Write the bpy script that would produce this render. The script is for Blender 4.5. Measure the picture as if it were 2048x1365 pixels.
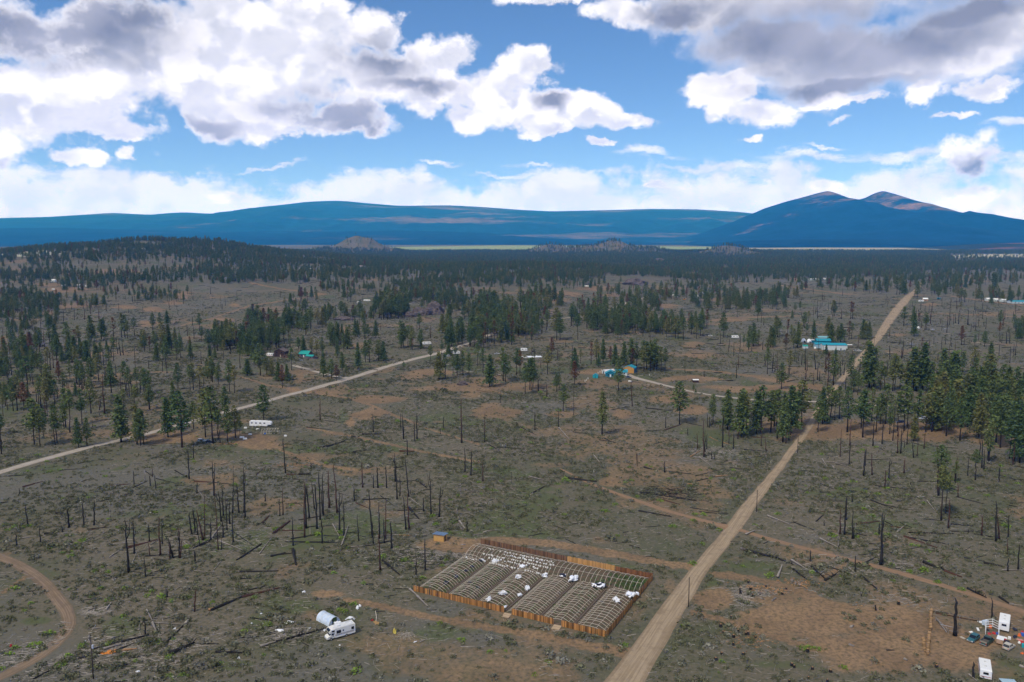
import bpy, bmesh, math, random
import numpy as np
from mathutils import Vector, Matrix, Euler
R = math.radians
scene = bpy.context.scene
for o in list(bpy.data.objects): bpy.data.objects.remove(o)
random.seed(7); rng = np.random.default_rng(11)

# ------------------------------------------------------------------ camera
FOC = 1593.0; HORIZON = 475.0; CAM_H = 105.0
PITCH = math.atan((682.5 - HORIZON) / FOC)
cd = bpy.data.cameras.new('camera'); cam = bpy.data.objects.new('camera', cd)
scene.collection.objects.link(cam); scene.camera = cam
cd.sensor_width = 36.0; cd.lens = FOC / 2048 * 36.0
cd.clip_start = 1.0; cd.clip_end = 200000.0
cam.location = (0, 0, CAM_H); cam.rotation_euler = (math.pi / 2 - PITCH, 0, 0)

# ------------------------------------------------------------------ sun, exposure
SUN_EL, SUN_AZ = 52.0, -140.0        # azimuth from +Y, negative to the left
sd = bpy.data.lights.new('sun', 'SUN'); sun = bpy.data.objects.new('sun', sd)
scene.collection.objects.link(sun)
sd.energy = 2.2; sd.angle = R(6); sd.color = (1.0, 0.95, 0.87)
sun.rotation_euler = Euler((R(90 - SUN_EL), 0, R(-SUN_AZ + 180) ), 'XYZ')
_d = Vector((math.sin(R(SUN_AZ)) * math.cos(R(SUN_EL)), math.cos(R(SUN_AZ)) * math.cos(R(SUN_EL)), math.sin(R(SUN_EL))))
sun.rotation_euler = _d.to_track_quat('Z', 'Y').to_euler()
vs = scene.view_settings; vs.view_transform = 'Standard'; vs.look = 'None'; vs.exposure = 0.25; vs.gamma = 1.0
scene.cycles.max_bounces = 6; scene.cycles.diffuse_bounces = 3; scene.cycles.glossy_bounces = 2
scene.cycles.transmission_bounces = 3; scene.cycles.transparent_max_bounces = 8; scene.cycles.volume_bounces = 0
scene.cycles.use_denoising = True; scene.cycles.denoiser = 'OPENIMAGEDENOISE'

# ------------------------------------------------------------------ node helpers
class NT:
    def __init__(s, tree): s.t = tree; s.n = tree.nodes; s.l = tree.links
    def new(s, typ, **kw):
        n = s.n.new(typ)
        for k, v in kw.items(): setattr(n, k, v)
        return n
    def put(s, sock, v):
        if isinstance(v, bpy.types.NodeSocket): s.l.new(v, sock)
        elif v is not None:
            if sock.type == 'RGBA' and len(v) == 3: v = (*v, 1)
            sock.default_value = v
    def math(s, op, a, b=None, c=None, clamp=False):
        n = s.new('ShaderNodeMath', operation=op); n.use_clamp = clamp
        for i, v in enumerate((a, b, c)):
            if v is not None: s.put(n.inputs[i], v)
        return n.outputs[0]
    def vmath(s, op, a, b=None, out=0, scale=None):
        n = s.new('ShaderNodeVectorMath', operation=op)
        s.put(n.inputs[0], a)
        if b is not None: s.put(n.inputs[1], b)
        if scale is not None: s.put(n.inputs['Scale'], scale)
        return n.outputs[out]
    def noise(s, vec, scale, detail=3, rough=.55, dist=0, lac=2.0, color=False):
        n = s.new('ShaderNodeTexNoise')
        if vec is not None: s.put(n.inputs['Vector'], vec)
        s.put(n.inputs['Scale'], scale); s.put(n.inputs['Detail'], detail); s.put(n.inputs['Roughness'], rough)
        s.put(n.inputs['Distortion'], dist); s.put(n.inputs['Lacunarity'], lac)
        return n.outputs['Color' if color else 'Fac']
    def ramp(s, fac, lo, hi, smooth=True):
        n = s.new('ShaderNodeMapRange', interpolation_type='SMOOTHSTEP' if smooth else 'LINEAR')
        s.put(n.inputs['Value'], fac); s.put(n.inputs['From Min'], lo); s.put(n.inputs['From Max'], hi)
        n.inputs['To Min'].default_value = 0; n.inputs['To Max'].default_value = 1
        return n.outputs['Result']
    def mix(s, fac, a, b, blend='MIX'):
        n = s.new('ShaderNodeMix', data_type='RGBA', blend_type=blend)
        s.put(n.inputs[0], fac); s.put(n.inputs[6], a); s.put(n.inputs[7], b)
        return n.outputs[2]

# ------------------------------------------------------------------ world: clear sky and the clouds in it
world = bpy.data.worlds.new("World"); scene.world = world; world.use_nodes = True
world.node_tree.nodes.clear()
W = NT(world.node_tree)
def px_dir(px, py):
    u = (px - 1024) / FOC; v = (682.5 - py) / FOC
    return np.array([u, math.cos(PITCH) + v * math.sin(PITCH), -math.sin(PITCH) + v * math.cos(PITCH)])
def px_sky(px, py):
    d = px_dir(px, py); d = d / np.linalg.norm(d)
    return math.atan2(d[0], d[1]), math.asin(d[2])
tc = W.new('ShaderNodeTexCoord').outputs['Generated']
dirv = W.vmath('NORMALIZE', tc)
sep = W.new('ShaderNodeSeparateXYZ'); W.put(sep.inputs[0], dirv)
az = W.math('ARCTAN2', sep.outputs[0], sep.outputs[1]); el = W.math('ARCSINE', sep.outputs[2])
cmb = W.new('ShaderNodeCombineXYZ'); W.put(cmb.inputs[0], az); W.put(cmb.inputs[1], el)
ae = cmb.outputs[0]
sv = W.vmath('MULTIPLY', dirv, (1.0, 1.0, 1.2))
wn = W.noise(sv, 5.5, 2, .55, color=True)
wv = W.vmath('MULTIPLY', W.vmath('SUBTRACT', wn, (.5, .5, .5)), (.080, .060, 0))
wn2 = W.noise(sv, 24.0, 4, .70, color=True)
wv2 = W.vmath('MULTIPLY', W.vmath('SUBTRACT', wn2, (.5, .5, .5)), (.040, .030, 0))
aew = W.vmath('ADD', W.vmath('ADD', ae, wv), wv2)
def blobs(vec, lst):
    """union of soft ellipses given as (px, py, rx, ry) on the photo's sky, as directions"""
    acc = None
    for (cx, cy, rx, ry) in lst:
        a0, e0 = px_sky(cx, cy); a1, _ = px_sky(cx + rx, cy); _, e1 = px_sky(cx, cy - ry)
        v = W.vmath('SUBTRACT', vec, (a0, e0, 0))
        v = W.vmath('MULTIPLY', v, (1 / abs(a1 - a0), 1 / abs(e1 - e0), 0))
        L = W.vmath('LENGTH', v, out=1)
        acc = L if acc is None else W.math('MINIMUM', acc, L)
    return W.math('SUBTRACT', 1.0, acc)
CUMULUS = [(60,60,230,110),(20,160,180,70),(250,60,250,110),(450,60,260,130),(760,60,90,70),(200,255,180,35),(600,262,200,36),(830,200,60,50),(1010,225,120,45),(330,110,430,190),(60,215,300,110),(600,130,240,190),(770,150,170,95),(500,235,260,62),(685,240,105,62),
 (420,240,120,42),(960,185,120,70),(1035,150,85,58),(1130,228,170,44),(1270,238,95,26),(1090,262,100,18),(1205,287,55,13),
 (925,235,62,30),(10,290,90,48),(150,318,62,32),(250,312,40,24),(230,272,80,20),(860,105,110,55),(620,40,150,80),
 (1445,165,110,58),(1505,215,115,44),(1480,275,24,14),(1100,0,130,24),(1225,25,90,48),(1885,172,90,48),(1995,180,95,34),(1690,192,150,18),
 (1930,236,62,14),(1935,325,90,64),(1660,372,90,30),(1330,385,50,18),(440,375,60,18),(1960,400,120,60)]
DECK = [(1400,10,180,70),(1520,80,200,90),(1690,115,300,112),(1900,90,320,125),(1700,-80,700,200),(2300,60,400,150)]
BAND = [(-50,420,500,98),(330,430,420,126),(750,440,420,108),(1080,440,400,118),(1500,440,420,132),(1850,430,420,146),(2300,430,500,135),(-500,430,500,110)]
WISP = [(1650,289,50,5),(860,326,48,7),(1060,326,48,6),(1310,311,70,10),(1620,312,170,12),(1850,300,150,14),(2040,250,80,10),(1000,350,120,8),(1420,335,140,10),(540,330,70,6),(1682,233,20,5)]
GREY = [(90,45,270,85),(60,105,220,34),(240,30,110,60),(715,268,95,34),(760,120,90,52),(815,176,90,24),(430,262,90,22),(640,235,150,40),(1955,345,56,34),(25,328,60,14),
 (1085,215,40,20),(1590,60,330,90),(1800,90,330,70),(1950,20,300,60),(1700,160,260,24),(1330,30,90,40),(1090,205,40,22)]
# cauliflower texture shared by edge and relief
def puff(vec):
    a = W.noise(vec, 9, 5, .60, .2)
    v = W.new('ShaderNodeTexVoronoi', feature='F1'); W.put(v.inputs['Vector'], W.vmath('ADD', vec, W.vmath('MULTIPLY', W.vmath('SUBTRACT', wn2, (.5,.5,.5)), (.035,.035,.035))))
    v.inputs['Scale'].default_value = 17; v.inputs['Detail'].default_value = 1.6; v.inputs['Roughness'].default_value = .55
    return W.math('ADD', W.math('MULTIPLY', a, .62), W.math('MULTIPLY', W.math('SUBTRACT', 1.0, v.outputs[0]), .38))
P0 = puff(sv)
LD = (-.30, -.0, .95)
P1 = puff(W.vmath('ADD', sv, (-.010, 0.0, .026)))
fb = W.math('ADD', W.math('SUBTRACT', P0, .53), W.math('MULTIPLY', W.math('SUBTRACT', W.noise(sv, 58, 3, .65), .5), .30))
cum = W.math('ADD', blobs(aew, CUMULUS), W.math('MULTIPLY', fb, 1.5))
deck = W.math('ADD', blobs(aew, DECK), W.math('MULTIPLY', fb, .75))
band_raw = blobs(aew, BAND)
streak = W.noise(W.vmath('MULTIPLY', dirv, (3, 3, 22)), 3.0, 3, .6)
band = W.math('ADD', band_raw, W.math('ADD', W.math('MULTIPLY', fb, 1.1), W.math('MULTIPLY', W.math('SUBTRACT', streak, .5), .5)))
wisp = W.math('ADD', blobs(aew, WISP), W.math('MULTIPLY', W.math('SUBTRACT', streak, .5), 2.2))
# far from the photographed part of the sky: broken cloud everywhere
outside = W.ramp(W.math('ABSOLUTE', az), .72, 1.0); high = W.ramp(el, .36, .55)
outm = W.math('MAXIMUM', outside, high)
gen = W.math('MULTIPLY', W.math('SUBTRACT', W.noise(sv, 2.4, 4, .58), .46), 4.0)
gen = W.math('ADD', W.math('MULTIPLY', W.math('MINIMUM', gen, 1.2), outm), W.math('MULTIPLY', W.math('SUBTRACT', outm, 1.0), 9.0))
a_c = W.ramp(cum, -.12, .24); a_d = W.ramp(deck, -.05, .40); a_b = W.ramp(band, -.12, .22); a_w = W.math('MULTIPLY', W.ramp(wisp, -.1, 1.0), .75); a_g = W.ramp(gen, .0, .5)
alpha = W.math('MAXIMUM', W.math('MAXIMUM', a_c, a_d), W.math('MAXIMUM', W.math('MAXIMUM', W.math('MULTIPLY', a_b, .97), a_w), a_g))
grey = W.math('ADD', blobs(aew, GREY), W.math('MULTIPLY', W.math('SUBTRACT', W.noise(sv, 8, 4, .6), .5), 1.1))
grey = W.math('MAXIMUM', W.math('MULTIPLY', W.ramp(grey, -.45, .75), W.math('MAXIMUM', W.ramp(cum, .0, .45), a_d)), W.math('MULTIPLY', a_g, W.ramp(gen, .2, 1.6)))
deckg = W.math('MULTIPLY', W.ramp(deck, .15, 1.0), .85)
grey = W.math('MAXIMUM', grey, deckg)
relief = W.math('MULTIPLY', W.math('SUBTRACT', P0, P1), 1.0)          # light from above
rel = W.ramp(relief, -.10, .09, True)
thick = W.ramp(W.math('MAXIMUM', cum, band), .05, .9)
white = W.mix(W.math('MULTIPLY', W.math('SUBTRACT', 1.0, rel), W.math('ADD', .55, W.math('MULTIPLY', thick, .45))), (.90, .885, .90), (.55, .565, .62))
white = W.mix(W.math('MULTIPLY', W.math('MULTIPLY', a_b, W.math('SUBTRACT', 1.0, a_c)), .55), white, (.66, .69, .78))
soft = W.noise(sv, 6.0, 3, .55)
gcol = W.mix(W.ramp(soft, .38, .62), (.135, .145, .19), (.31, .315, .37))
ccol = W.mix(W.math('MULTIPLY', grey, .88), white, gcol)
skytex = W.new('ShaderNodeTexSky', sky_type='NISHITA')
skytex.sun_disc = False; skytex.sun_elevation = R(SUN_EL); skytex.sun_rotation = R(SUN_AZ)
skytex.altitude = 1300; skytex.air_density = 1.0; skytex.dust_density = .4; skytex.ozone_density = 2.0
SKY_STRENGTH = .10
# light from beyond the haze arrives bluer than it looks through it
path = W.math('MINIMUM', W.math('DIVIDE', 1200.0, W.math('MAXIMUM', W.math('SINE', el), .03)), 36000.0)
tb = W.math('MULTIPLY_ADD', W.math('SUBTRACT', W.math('EXPONENT', W.math('MULTIPLY', path, 7.5e-5)), 1.0), .72, 1.0)
tg = W.math('MULTIPLY_ADD', W.math('SUBTRACT', W.math('EXPONENT', W.math('MULTIPLY', path, 2.6e-5)), 1.0), .55, 1.0)
tint = W.new('ShaderNodeCombineXYZ'); tint.inputs[0].default_value = 1.0; W.put(tint.inputs[1], tg); W.put(tint.inputs[2], tb)
skyc = W.vmath('MULTIPLY', W.vmath('MULTIPLY', skytex.outputs[0], (.60, .75, .87)), tint.outputs[0])
ccol = W.vmath('MULTIPLY', ccol, tint.outputs[0])
cl10 = W.vmath('SCALE', ccol, scale=1.0 / SKY_STRENGTH)
final = W.mix(alpha, skyc, cl10)
bg = W.new('ShaderNodeBackground'); W.put(bg.inputs[0], final); bg.inputs[1].default_value = SKY_STRENGTH
wo = W.new('ShaderNodeOutputWorld'); W.l.new(bg.outputs[0], wo.inputs[0])
world.cycles.sampling_method = 'NONE'
# ------------------------------------------------------------------ terrain as a function of x, y (metres)
def vnoise(x, y, seed=0):
    x = np.asarray(x, float); y = np.asarray(y, float)
    xi = np.floor(x).astype(np.int64); yi = np.floor(y).astype(np.int64); fx = x - xi; fy = y - yi
    def h(a, b):
        n = (a * 374761393 + b * 668265263 + seed * 1442695041) & 0x7fffffff
        n = ((n ^ (n >> 13)) * 1274126177) & 0x7fffffff
        return ((n ^ (n >> 16)) & 0xffff) / 65535.0
    u = fx * fx * (3 - 2 * fx); v = fy * fy * (3 - 2 * fy)
    return (h(xi, yi) * (1 - u) + h(xi + 1, yi) * u) * (1 - v) + (h(xi, yi + 1) * (1 - u) + h(xi + 1, yi + 1) * u) * v
def fbm(x, y, octv=4, seed=0):
    s = 0; a = .5; t = 0
    for i in range(octv):
        s = s + a * vnoise(x * 2 ** i + 17.3 * i, y * 2 ** i - 9.1 * i, seed + i); t += a; a *= .5
    return s / t
def sstep(v, a, b):
    t = np.clip((v - a) / (b - a), 0, 1); return t * t * (3 - 2 * t)
def gx(px, Y): return (px - 1024) / FOC * Y
KNOLLS = [(gx(724, 5200) , 5200, 118, 165, 210), (gx(1097, 5000), 5000, 50, 120, 150), (gx(1228, 5000), 5000, 66, 110, 160), (gx(1300, 4900), 4900, 36, 160, 160),
          (gx(1452, 4600), 4600, 58, 150, 160), (gx(1180,5050), 5050, 34, 220, 150), (gx(650, 5400), 5400, 26, 200, 200)]
def hz(x, y):
    x = np.asarray(x, float); y = np.asarray(y, float)
    r = np.hypot(x, y)
    z = (fbm(x / 45, y / 45, 3, 5) - .5) * 1.6 * sstep(r, 120, 420)
    z = z + (fbm(x / 330, y / 330, 3, 9) - .5) * 16 * sstep(r, 420, 1500) * (1 - sstep(r, 5500, 7000))
    xr = np.where(x > -1100, 520.0, 640.0)
    hill = 86 * np.exp(-((x + 1100) / xr) ** 2) * np.where(y < 2500, np.exp(-((y - 2500) / 820) ** 2), np.exp(-((y - 2500) / 900) ** 2))
    z = z + hill * (1 + .5 * (fbm(x / 260, y / 260, 3, 3) - .5))
    z = z + 16 * np.exp(-((x + 260) / 420) ** 2 - ((y - 1900) / 420) ** 2) + 14 * np.exp(-((x - 120) / 300) ** 2 - ((y - 2300) / 380) ** 2)
    for (cx, cy, h, wx, wy) in KNOLLS:
        q = np.sqrt(((x - cx) / wx) ** 2 + ((y - cy) / wy) ** 2 + .02)
        z = z + h * np.exp(-q ** 1.6 * .9) * (1 + .35 * (fbm(x / 60, y / 60, 3, 21) - .5))
    return z
def ray(px, py):
    d = px_dir(px, py); return d
def g(px, py):
    """the point of the ground seen at a pixel of the photograph"""
    d = px_dir(px, py); t0 = 100.0; z0 = CAM_H; f0 = 1
    t = t0
    while t < 60000:
        p = d * t; h = CAM_H + p[2] - float(hz(p[0], p[1]))
        if h < 0: break
        t0 = t; t *= 1.01 if t > 600 else 1.004
        if h > 12: t += h * .5
    a, b = t0, t
    for _ in range(24):
        m = .5 * (a + b); p = d * m
        if CAM_H + p[2] - float(hz(p[0], p[1])) < 0: b = m
        else: a = m
    p = d * b
    return Vector((p[0], p[1], float(hz(p[0], p[1]))))
def g2(px, py):
    """fast for many pixels: arrays in, x, y, z arrays out"""
    px = np.asarray(px, float); py = np.asarray(py, float)
    u = (px - 1024) / FOC; v = (682.5 - py) / FOC
    dx = u; dy = math.cos(PITCH) + v * math.sin(PITCH); dz = -math.sin(PITCH) + v * math.cos(PITCH)
    t = np.full(px.shape, 110.0); done = np.zeros(px.shape, bool)
    for k in range(700):
        h = CAM_H + dz * t - hz(dx * t, dy * t)
        done |= h < 0
        if done.all(): break
        t = np.where(done, t, t + np.maximum(h * .6, t * .006))
        if k > 690: break
    a = t * .98; b = t
    for _ in range(14):
        m = (a + b) / 2; h = CAM_H + dz * m - hz(dx * m, dy * m); b = np.where(h < 0, m, b); a = np.where(h < 0, a, m)
    return dx * b, dy * b, hz(dx * b, dy * b)
def topx(x, y, z):
    """world point -> pixel of the 2048 wide photograph"""
    x = np.asarray(x, float); y = np.asarray(y, float); zz = np.asarray(z, float) - CAM_H
    f = y * math.cos(PITCH) - zz * math.sin(PITCH); up = y * math.sin(PITCH) + zz * math.cos(PITCH)
    f = np.where(f > 1, f, 1)
    return 1024 + FOC * x / f, 682.5 - FOC * up / f
def depth(p): return p[1] * math.cos(PITCH) - (p[2] - CAM_H) * math.sin(PITCH)
def hgt(p, pyt):
    """height of an upright thing standing at p whose top is seen at photo row pyt"""
    d = px_dir(1024, pyt); return float(CAM_H + d[2] / d[1] * p[1] - p[2])

# ------------------------------------------------------------------ mesh builder
class MB:
    def __init__(s): s.v = []; s.f = []; s.m = []; s.mi = 0
    def add(s, vs, fs):
        o = len(s.v); s.v.extend([tuple(a) for a in vs]); s.f.extend([tuple(i + o for i in f) for f in fs]); s.m.extend([s.mi] * len(fs)); return s
    def box(s, c, sz, rz=0, M=None, taper=1.0):
        x, y, z = [k / 2 for k in sz]; t = taper
        vs = [(-x,-y,-z),(x,-y,-z),(x,y,-z),(-x,y,-z),(-x*t,-y*t,z),(x*t,-y*t,z),(x*t,y*t,z),(-x*t,y*t,z)]
        cs, sn = math.cos(rz), math.sin(rz)
        vs = [(a*cs-b*sn+c[0], a*sn+b*cs+c[1], d+c[2]) for a, b, d in vs]
        if M is not None: vs = [tuple(M @ Vector(v)) for v in vs]
        return s.add(vs, [(0,3,2,1),(4,5,6,7),(0,1,5,4),(1,2,6,5),(2,3,7,6),(3,0,4,7)])
    def tube(s, pts, rad, n=6, cap=True):
        pts = [Vector(p) for p in pts]; rr = rad if isinstance(rad, (list, tuple)) else [rad] * len(pts)
        vs = []; fs = []
        for i, p in enumerate(pts):
            t = (pts[min(i + 1, len(pts) - 1)] - pts[max(i - 1, 0)]).normalized()
            a = t.orthogonal().normalized() if i == 0 else (a - t * a.dot(t)).normalized()
            b = t.cross(a)
            for k in range(n):
                an = 2 * math.pi * k / n; vs.append(p + (a * math.cos(an) + b * math.sin(an)) * rr[i])
        for i in range(len(pts) - 1):
            for k in range(n): fs.append((i*n+k, i*n+(k+1)%n, (i+1)*n+(k+1)%n, (i+1)*n+k))
        if cap: fs.append(tuple(range(n-1, -1, -1))); fs.append(tuple((len(pts)-1)*n + k for k in range(n)))
        return s.add(vs, fs)
    def prism(s, prof, y0, y1, ax='y'):
        """profile in x,z extruded along y"""
        n = len(prof)
        vs = [(a, y0, b) for a, b in prof] + [(a, y1, b) for a, b in prof]
        if ax == 'x': vs = [(v[1], v[0], v[2]) for v in vs]
        fs = [(i, (i+1)%n, n+(i+1)%n, n+i) for i in range(n)] + [tuple(range(n-1,-1,-1)), tuple(range(n, 2*n))]
        return s.add(vs, fs)
    def lathe(s, prof, n=12, c=(0,0,0)):
        vs = [(c[0]+r*math.cos(2*math.pi*k/n), c[1]+r*math.sin(2*math.pi*k/n), c[2]+z) for r, z in prof for k in range(n)]
        fs = [(i*n+k, i*n+(k+1)%n, (i+1)*n+(k+1)%n, (i+1)*n+k) for i in range(len(prof)-1) for k in range(n)]
        fs += [tuple(range(n-1,-1,-1)), tuple((len(prof)-1)*n+k for k in range(n))]
        return s.add(vs, fs)
    def mesh(s, name, mats, smooth=False):
        me = bpy.data.meshes.new(name); me.from_pydata(s.v, [], s.f)
        for m in (mats if isinstance(mats, (list, tuple)) else [mats]): me.materials.append(m)
        if any(s.m): me.polygons.foreach_set('material_index', s.m)
        if smooth: me.polygons.foreach_set('use_smooth', [True] * len(me.polygons))
        me.update(); return me
    def obj(s, name, mats, parent=None, smooth=False, bevel=0, **kw):
        me = s.mesh(name, mats, smooth)
        if bevel:
            bm = bmesh.new(); bm.from_mesh(me); bmesh.ops.remove_doubles(bm, verts=bm.verts, dist=1e-4)
            bmesh.ops.recalc_face_normals(bm, faces=bm.faces)
            bmesh.ops.bevel(bm, geom=list(bm.edges), offset=bevel, segments=2, affect='EDGES', clamp_overlap=True); bm.to_mesh(me); bm.free()
        else:
            bm = bmesh.new(); bm.from_mesh(me); bmesh.ops.recalc_face_normals(bm, faces=bm.faces); bm.to_mesh(me); bm.free()
        return link(bpy.data.objects.new(name, me), parent, **kw)
def link(o, parent=None, label=None, cat=None, group=None, kind=None, loc=None, rz=None):
    scene.collection.objects.link(o)
    if parent is not None: o.parent = parent
    if loc is not None: o.location = loc
    if rz is not None: o.rotation_euler = (0, 0, rz)
    tag(o, label, cat, group, kind); return o
def tag(o, label=None, cat=None, group=None, kind=None):
    if label: o['label'] = label
    if cat: o['category'] = cat
    if group: o['group'] = group
    if kind: o['kind'] = kind
    return o
def thing(name, label, cat, loc=(0,0,0), rz=0, group=None):
    return link(bpy.data.objects.new(name, None), None, label, cat, group, None, loc, rz)
def npmesh(name, V, F, mats, smooth=True):
    me = bpy.data.meshes.new(name); V = np.asarray(V, np.float32); F = np.asarray(F, np.int32); k = F.shape[1]
    me.vertices.add(len(V)); me.vertices.foreach_set('co', V.ravel())
    me.loops.add(F.size); me.loops.foreach_set('vertex_index', F.ravel())
    me.polygons.add(len(F)); me.polygons.foreach_set('loop_start', np.arange(0, F.size, k, dtype=np.int32))
    me.polygons.foreach_set('loop_total', np.full(len(F), k, np.int32))
    if smooth: me.polygons.foreach_set('use_smooth', np.ones(len(F), bool))
    for m in (mats if isinstance(mats, (list, tuple)) else [mats]): me.materials.append(m)
    me.update(calc_edges=True); return me

# ------------------------------------------------------------------ materials
def mat(name, col, rough=.8, var=.0, scale=3.0, col2=None, metal=0, spec=.3, island=0, objvar=0, bump=0, stretch=None, trans=0):
    m = bpy.data.materials.new(name); m.use_nodes = True; T = NT(m.node_tree)
    bs = m.node_tree.nodes['Principled BSDF']
    c = (*col, 1) if len(col) == 3 else col
    out = None
    co = T.new('ShaderNodeTexCoord').outputs['Object']
    if stretch: co = T.vmath('MULTIPLY', co, stretch)
    if col2 is not None:
        f = T.ramp(T.noise(co, scale, 4, .6), .35, .65)
        out = T.mix(f, c, col2)
    else: out = None
    fac = None
    if var:
        fac = T.math('MULTIPLY_ADD', T.math('SUBTRACT', T.noise(co, scale * 1.7, 4, .6), .5), var * 2, 1.0)
    if island:
        gi = T.new('ShaderNodeNewGeometry').outputs['Random Per Island']
        f2 = T.math('MULTIPLY_ADD', T.math('SUBTRACT', gi, .5), island, 1.0); fac = f2 if fac is None else T.math('MULTIPLY', fac, f2)
    if objvar:
        oi = T.new('ShaderNodeObjectInfo').outputs['Random']
        f3 = T.math('MULTIPLY_ADD', T.math('SUBTRACT', oi, .5), objvar, 1.0); fac = f3 if fac is None else T.math('MULTIPLY', fac, f3)
    if fac is not None:
        out = T.vmath('SCALE', out if out is not None else c[:3], scale=fac)
    if out is not None: T.put(bs.inputs['Base Color'], out)
    else: bs.inputs['Base Color'].default_value = c
    bs.inputs['Roughness'].default_value = rough; bs.inputs['Metallic'].default_value = metal
    bs.inputs['Specular IOR Level'].default_value = spec
    if trans: bs.inputs['Transmission Weight'].default_value = trans
    if bump:
        b = T.new('ShaderNodeBump'); b.inputs['Distance'].default_value = bump; T.put(b.inputs['Height'], T.noise(co, scale * 3, 4)); T.put(bs.inputs['Normal'], b.outputs[0])
    return m

# ------------------------------------------------------------------ pixel maps used to lay out soil, grass and tracks on the ground
def seg_dist(px, py, pts):
    """distance in pixels to a polyline, and the half width there; pts = (x, y, w)"""
    best = np.full(px.shape, 1e9)
    for (x0, y0, w0), (x1, y1, w1) in zip(pts[:-1], pts[1:]):
        dx, dy = x1 - x0, y1 - y0; L = dx * dx + dy * dy + 1e-9
        t = np.clip(((px - x0) * dx + (py - y0) * dy) / L, 0, 1)
        d = np.hypot(px - x0 - t * dx, (py - y0 - t * dy) * 1.0) / np.maximum(.5 * (w0 + (w1 - w0) * t), .3)
        best = np.minimum(best, d)
    return best
# (cx, cy, rx, ry, strength) on the photograph
SOIL = [(1650,1235,270,42,1),(1860,1290,240,62,1),(1440,1200,60,34,.9),(1560,1200,120,18,.7),(900,1092,80,20,.85),(1000,1085,60,10,.8),(930,1315,320,45,.45),(740,1290,160,40,.5),
 (735,830,45,14,.8),(705,848,14,10,.8),(760,800,70,10,.8),(860,745,90,8,.9),(820,755,40,8,.7),(985,825,70,24,.75),(940,790,30,8,.7),(1245,830,32,14,.95),(1385,822,45,13,1),(1130,828,40,10,.7),
 (1330,800,70,14,.8),(1370,758,90,7,.95),(1500,778,130,9,1),(1600,772,60,7,1),(1180,745,40,8,.8),(1200,768,70,14,.6),(298,648,34,8,1),(307,620,30,6,1),(348,606,26,5,1),(366,595,14,4,1),(251,615,34,5,1),
 (449,639,30,6,1),(84,628,40,5,.7),(150,612,60,6,.7),(130,580,70,7,.8),(360,587,36,6,.8),(60,640,40,4,.7),(470,610,14,6,.8),(688,661,24,9,1),(850,640,30,8,.6),(100,570,40,6,.7),
 (330,874,130,24,.75),(1760,862,280,26,.8),(1560,850,120,20,.7),(960,775,220,14,.7),(2000,880,80,20,.7),(720,690,30,10,.6),(600,750,14,20,.7),(630,785,60,6,.9),(590,780,22,7,.9),(520,880,70,24,.8),(450,870,50,16,.8),
 (620,915,60,12,.6),(700,945,40,14,.6),(760,940,60,12,.5),(655,1188,40,9,.9),(620,1232,30,14,.5),(1110,600,40,8,.8),(1190,577,50,6,.9),(1120,588,60,7,.8),(1100,625,30,8,.5),(1330,612,40,6,.8),(1450,640,40,5,.9),(1480,640,50,4,.8),(1350,640,40,6,.6),
 (1390,690,30,8,.7),(1380,712,45,7,.9),(1500,700,60,6,.6),(1430,600,30,4,.8),(1230,590,50,5,.7),(1590,560,14,4,.8),(1860,610,26,4,.8),(1800,670,24,5,.8),(1650,700,30,5,.6),(1560,760,60,8,.6),(1960,560,40,5,.5),(1460,925,30,5,.5),(1225,965,30,14,.8),(1100,930,60,7,.5),(1240,1000,20,10,.5),
 (540,620,60,6,.5),(900,560,60,4,.7),(800,600,40,5,.5),(980,760,90,8,.6),(230,545,80,9,.7),(110,545,90,7,.5),(150,578,30,5,.9),(2010,1230,60,16,.7),(1270,1215,34,40,.4),(1345,1170,20,20,.5)]
GRASS = [(1050,1265,140,16,.8),(900,1255,120,20,.7),(870,1270,80,26,.7),(240,1260,60,24,.9),(60,1240,50,16,.8),(250,1245,45,18,.7),(590,1215,70,22,.8),(700,1230,30,20,.6),(480,1330,60,16,.7),(1425,1175,22,22,.9),(1600,1250,80,10,.6),(1290,1150,26,10,.9),(1270,1160,40,20,.7),
 (850,770,90,8,.7),(930,740,80,12,.7),(690,830,16,24,.8),(700,1200,50,12,.5),(1120,740,50,12,.7),(510,840,20,20,.5),(1480,1110,60,10,.3),(1700,650,90,14,.25),(480,570,60,6,.4),(640,1270,120,22,.35),(90,1150,80,20,.5),(1560,1330,120,10,.6),(1240,1340,60,12,.5),(1310,1260,26,16,.6),(1640,640,60,10,.5),(1430,650,60,8,.6),(1460,670,90,6,.6),(940,640,60,16,.5),(1340,780,120,7,.5),(1800,1000,200,50,.2),(1100,700,80,10,.4)]
ASH = [(880,1110,60,14,.9),(460,1060,60,30,.5),(330,1100,70,30,.4),(1620,1080,80,20,.6),(1700,960,260,70,.5),(1900,1060,200,80,.5),(1560,1120,90,12,.7),(1500,1190,50,14,.6),(1520,1300,160,30,.4),(1700,1140,200,24,.4),(240,1320,200,30,.4),(1300,700,260,26,.6),(1520,740,140,18,.7),(800,760,90,16,.7),(600,830,90,16,.7),(300,760,120,60,.5),
 (1650,620,180,40,.5),(1900,660,160,60,.5),(450,620,120,24,.5),(800,560,120,8,.5),(150,1200,60,20,.5),(130,1330,80,20,.6),(780,1140,50,10,.5)]
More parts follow.
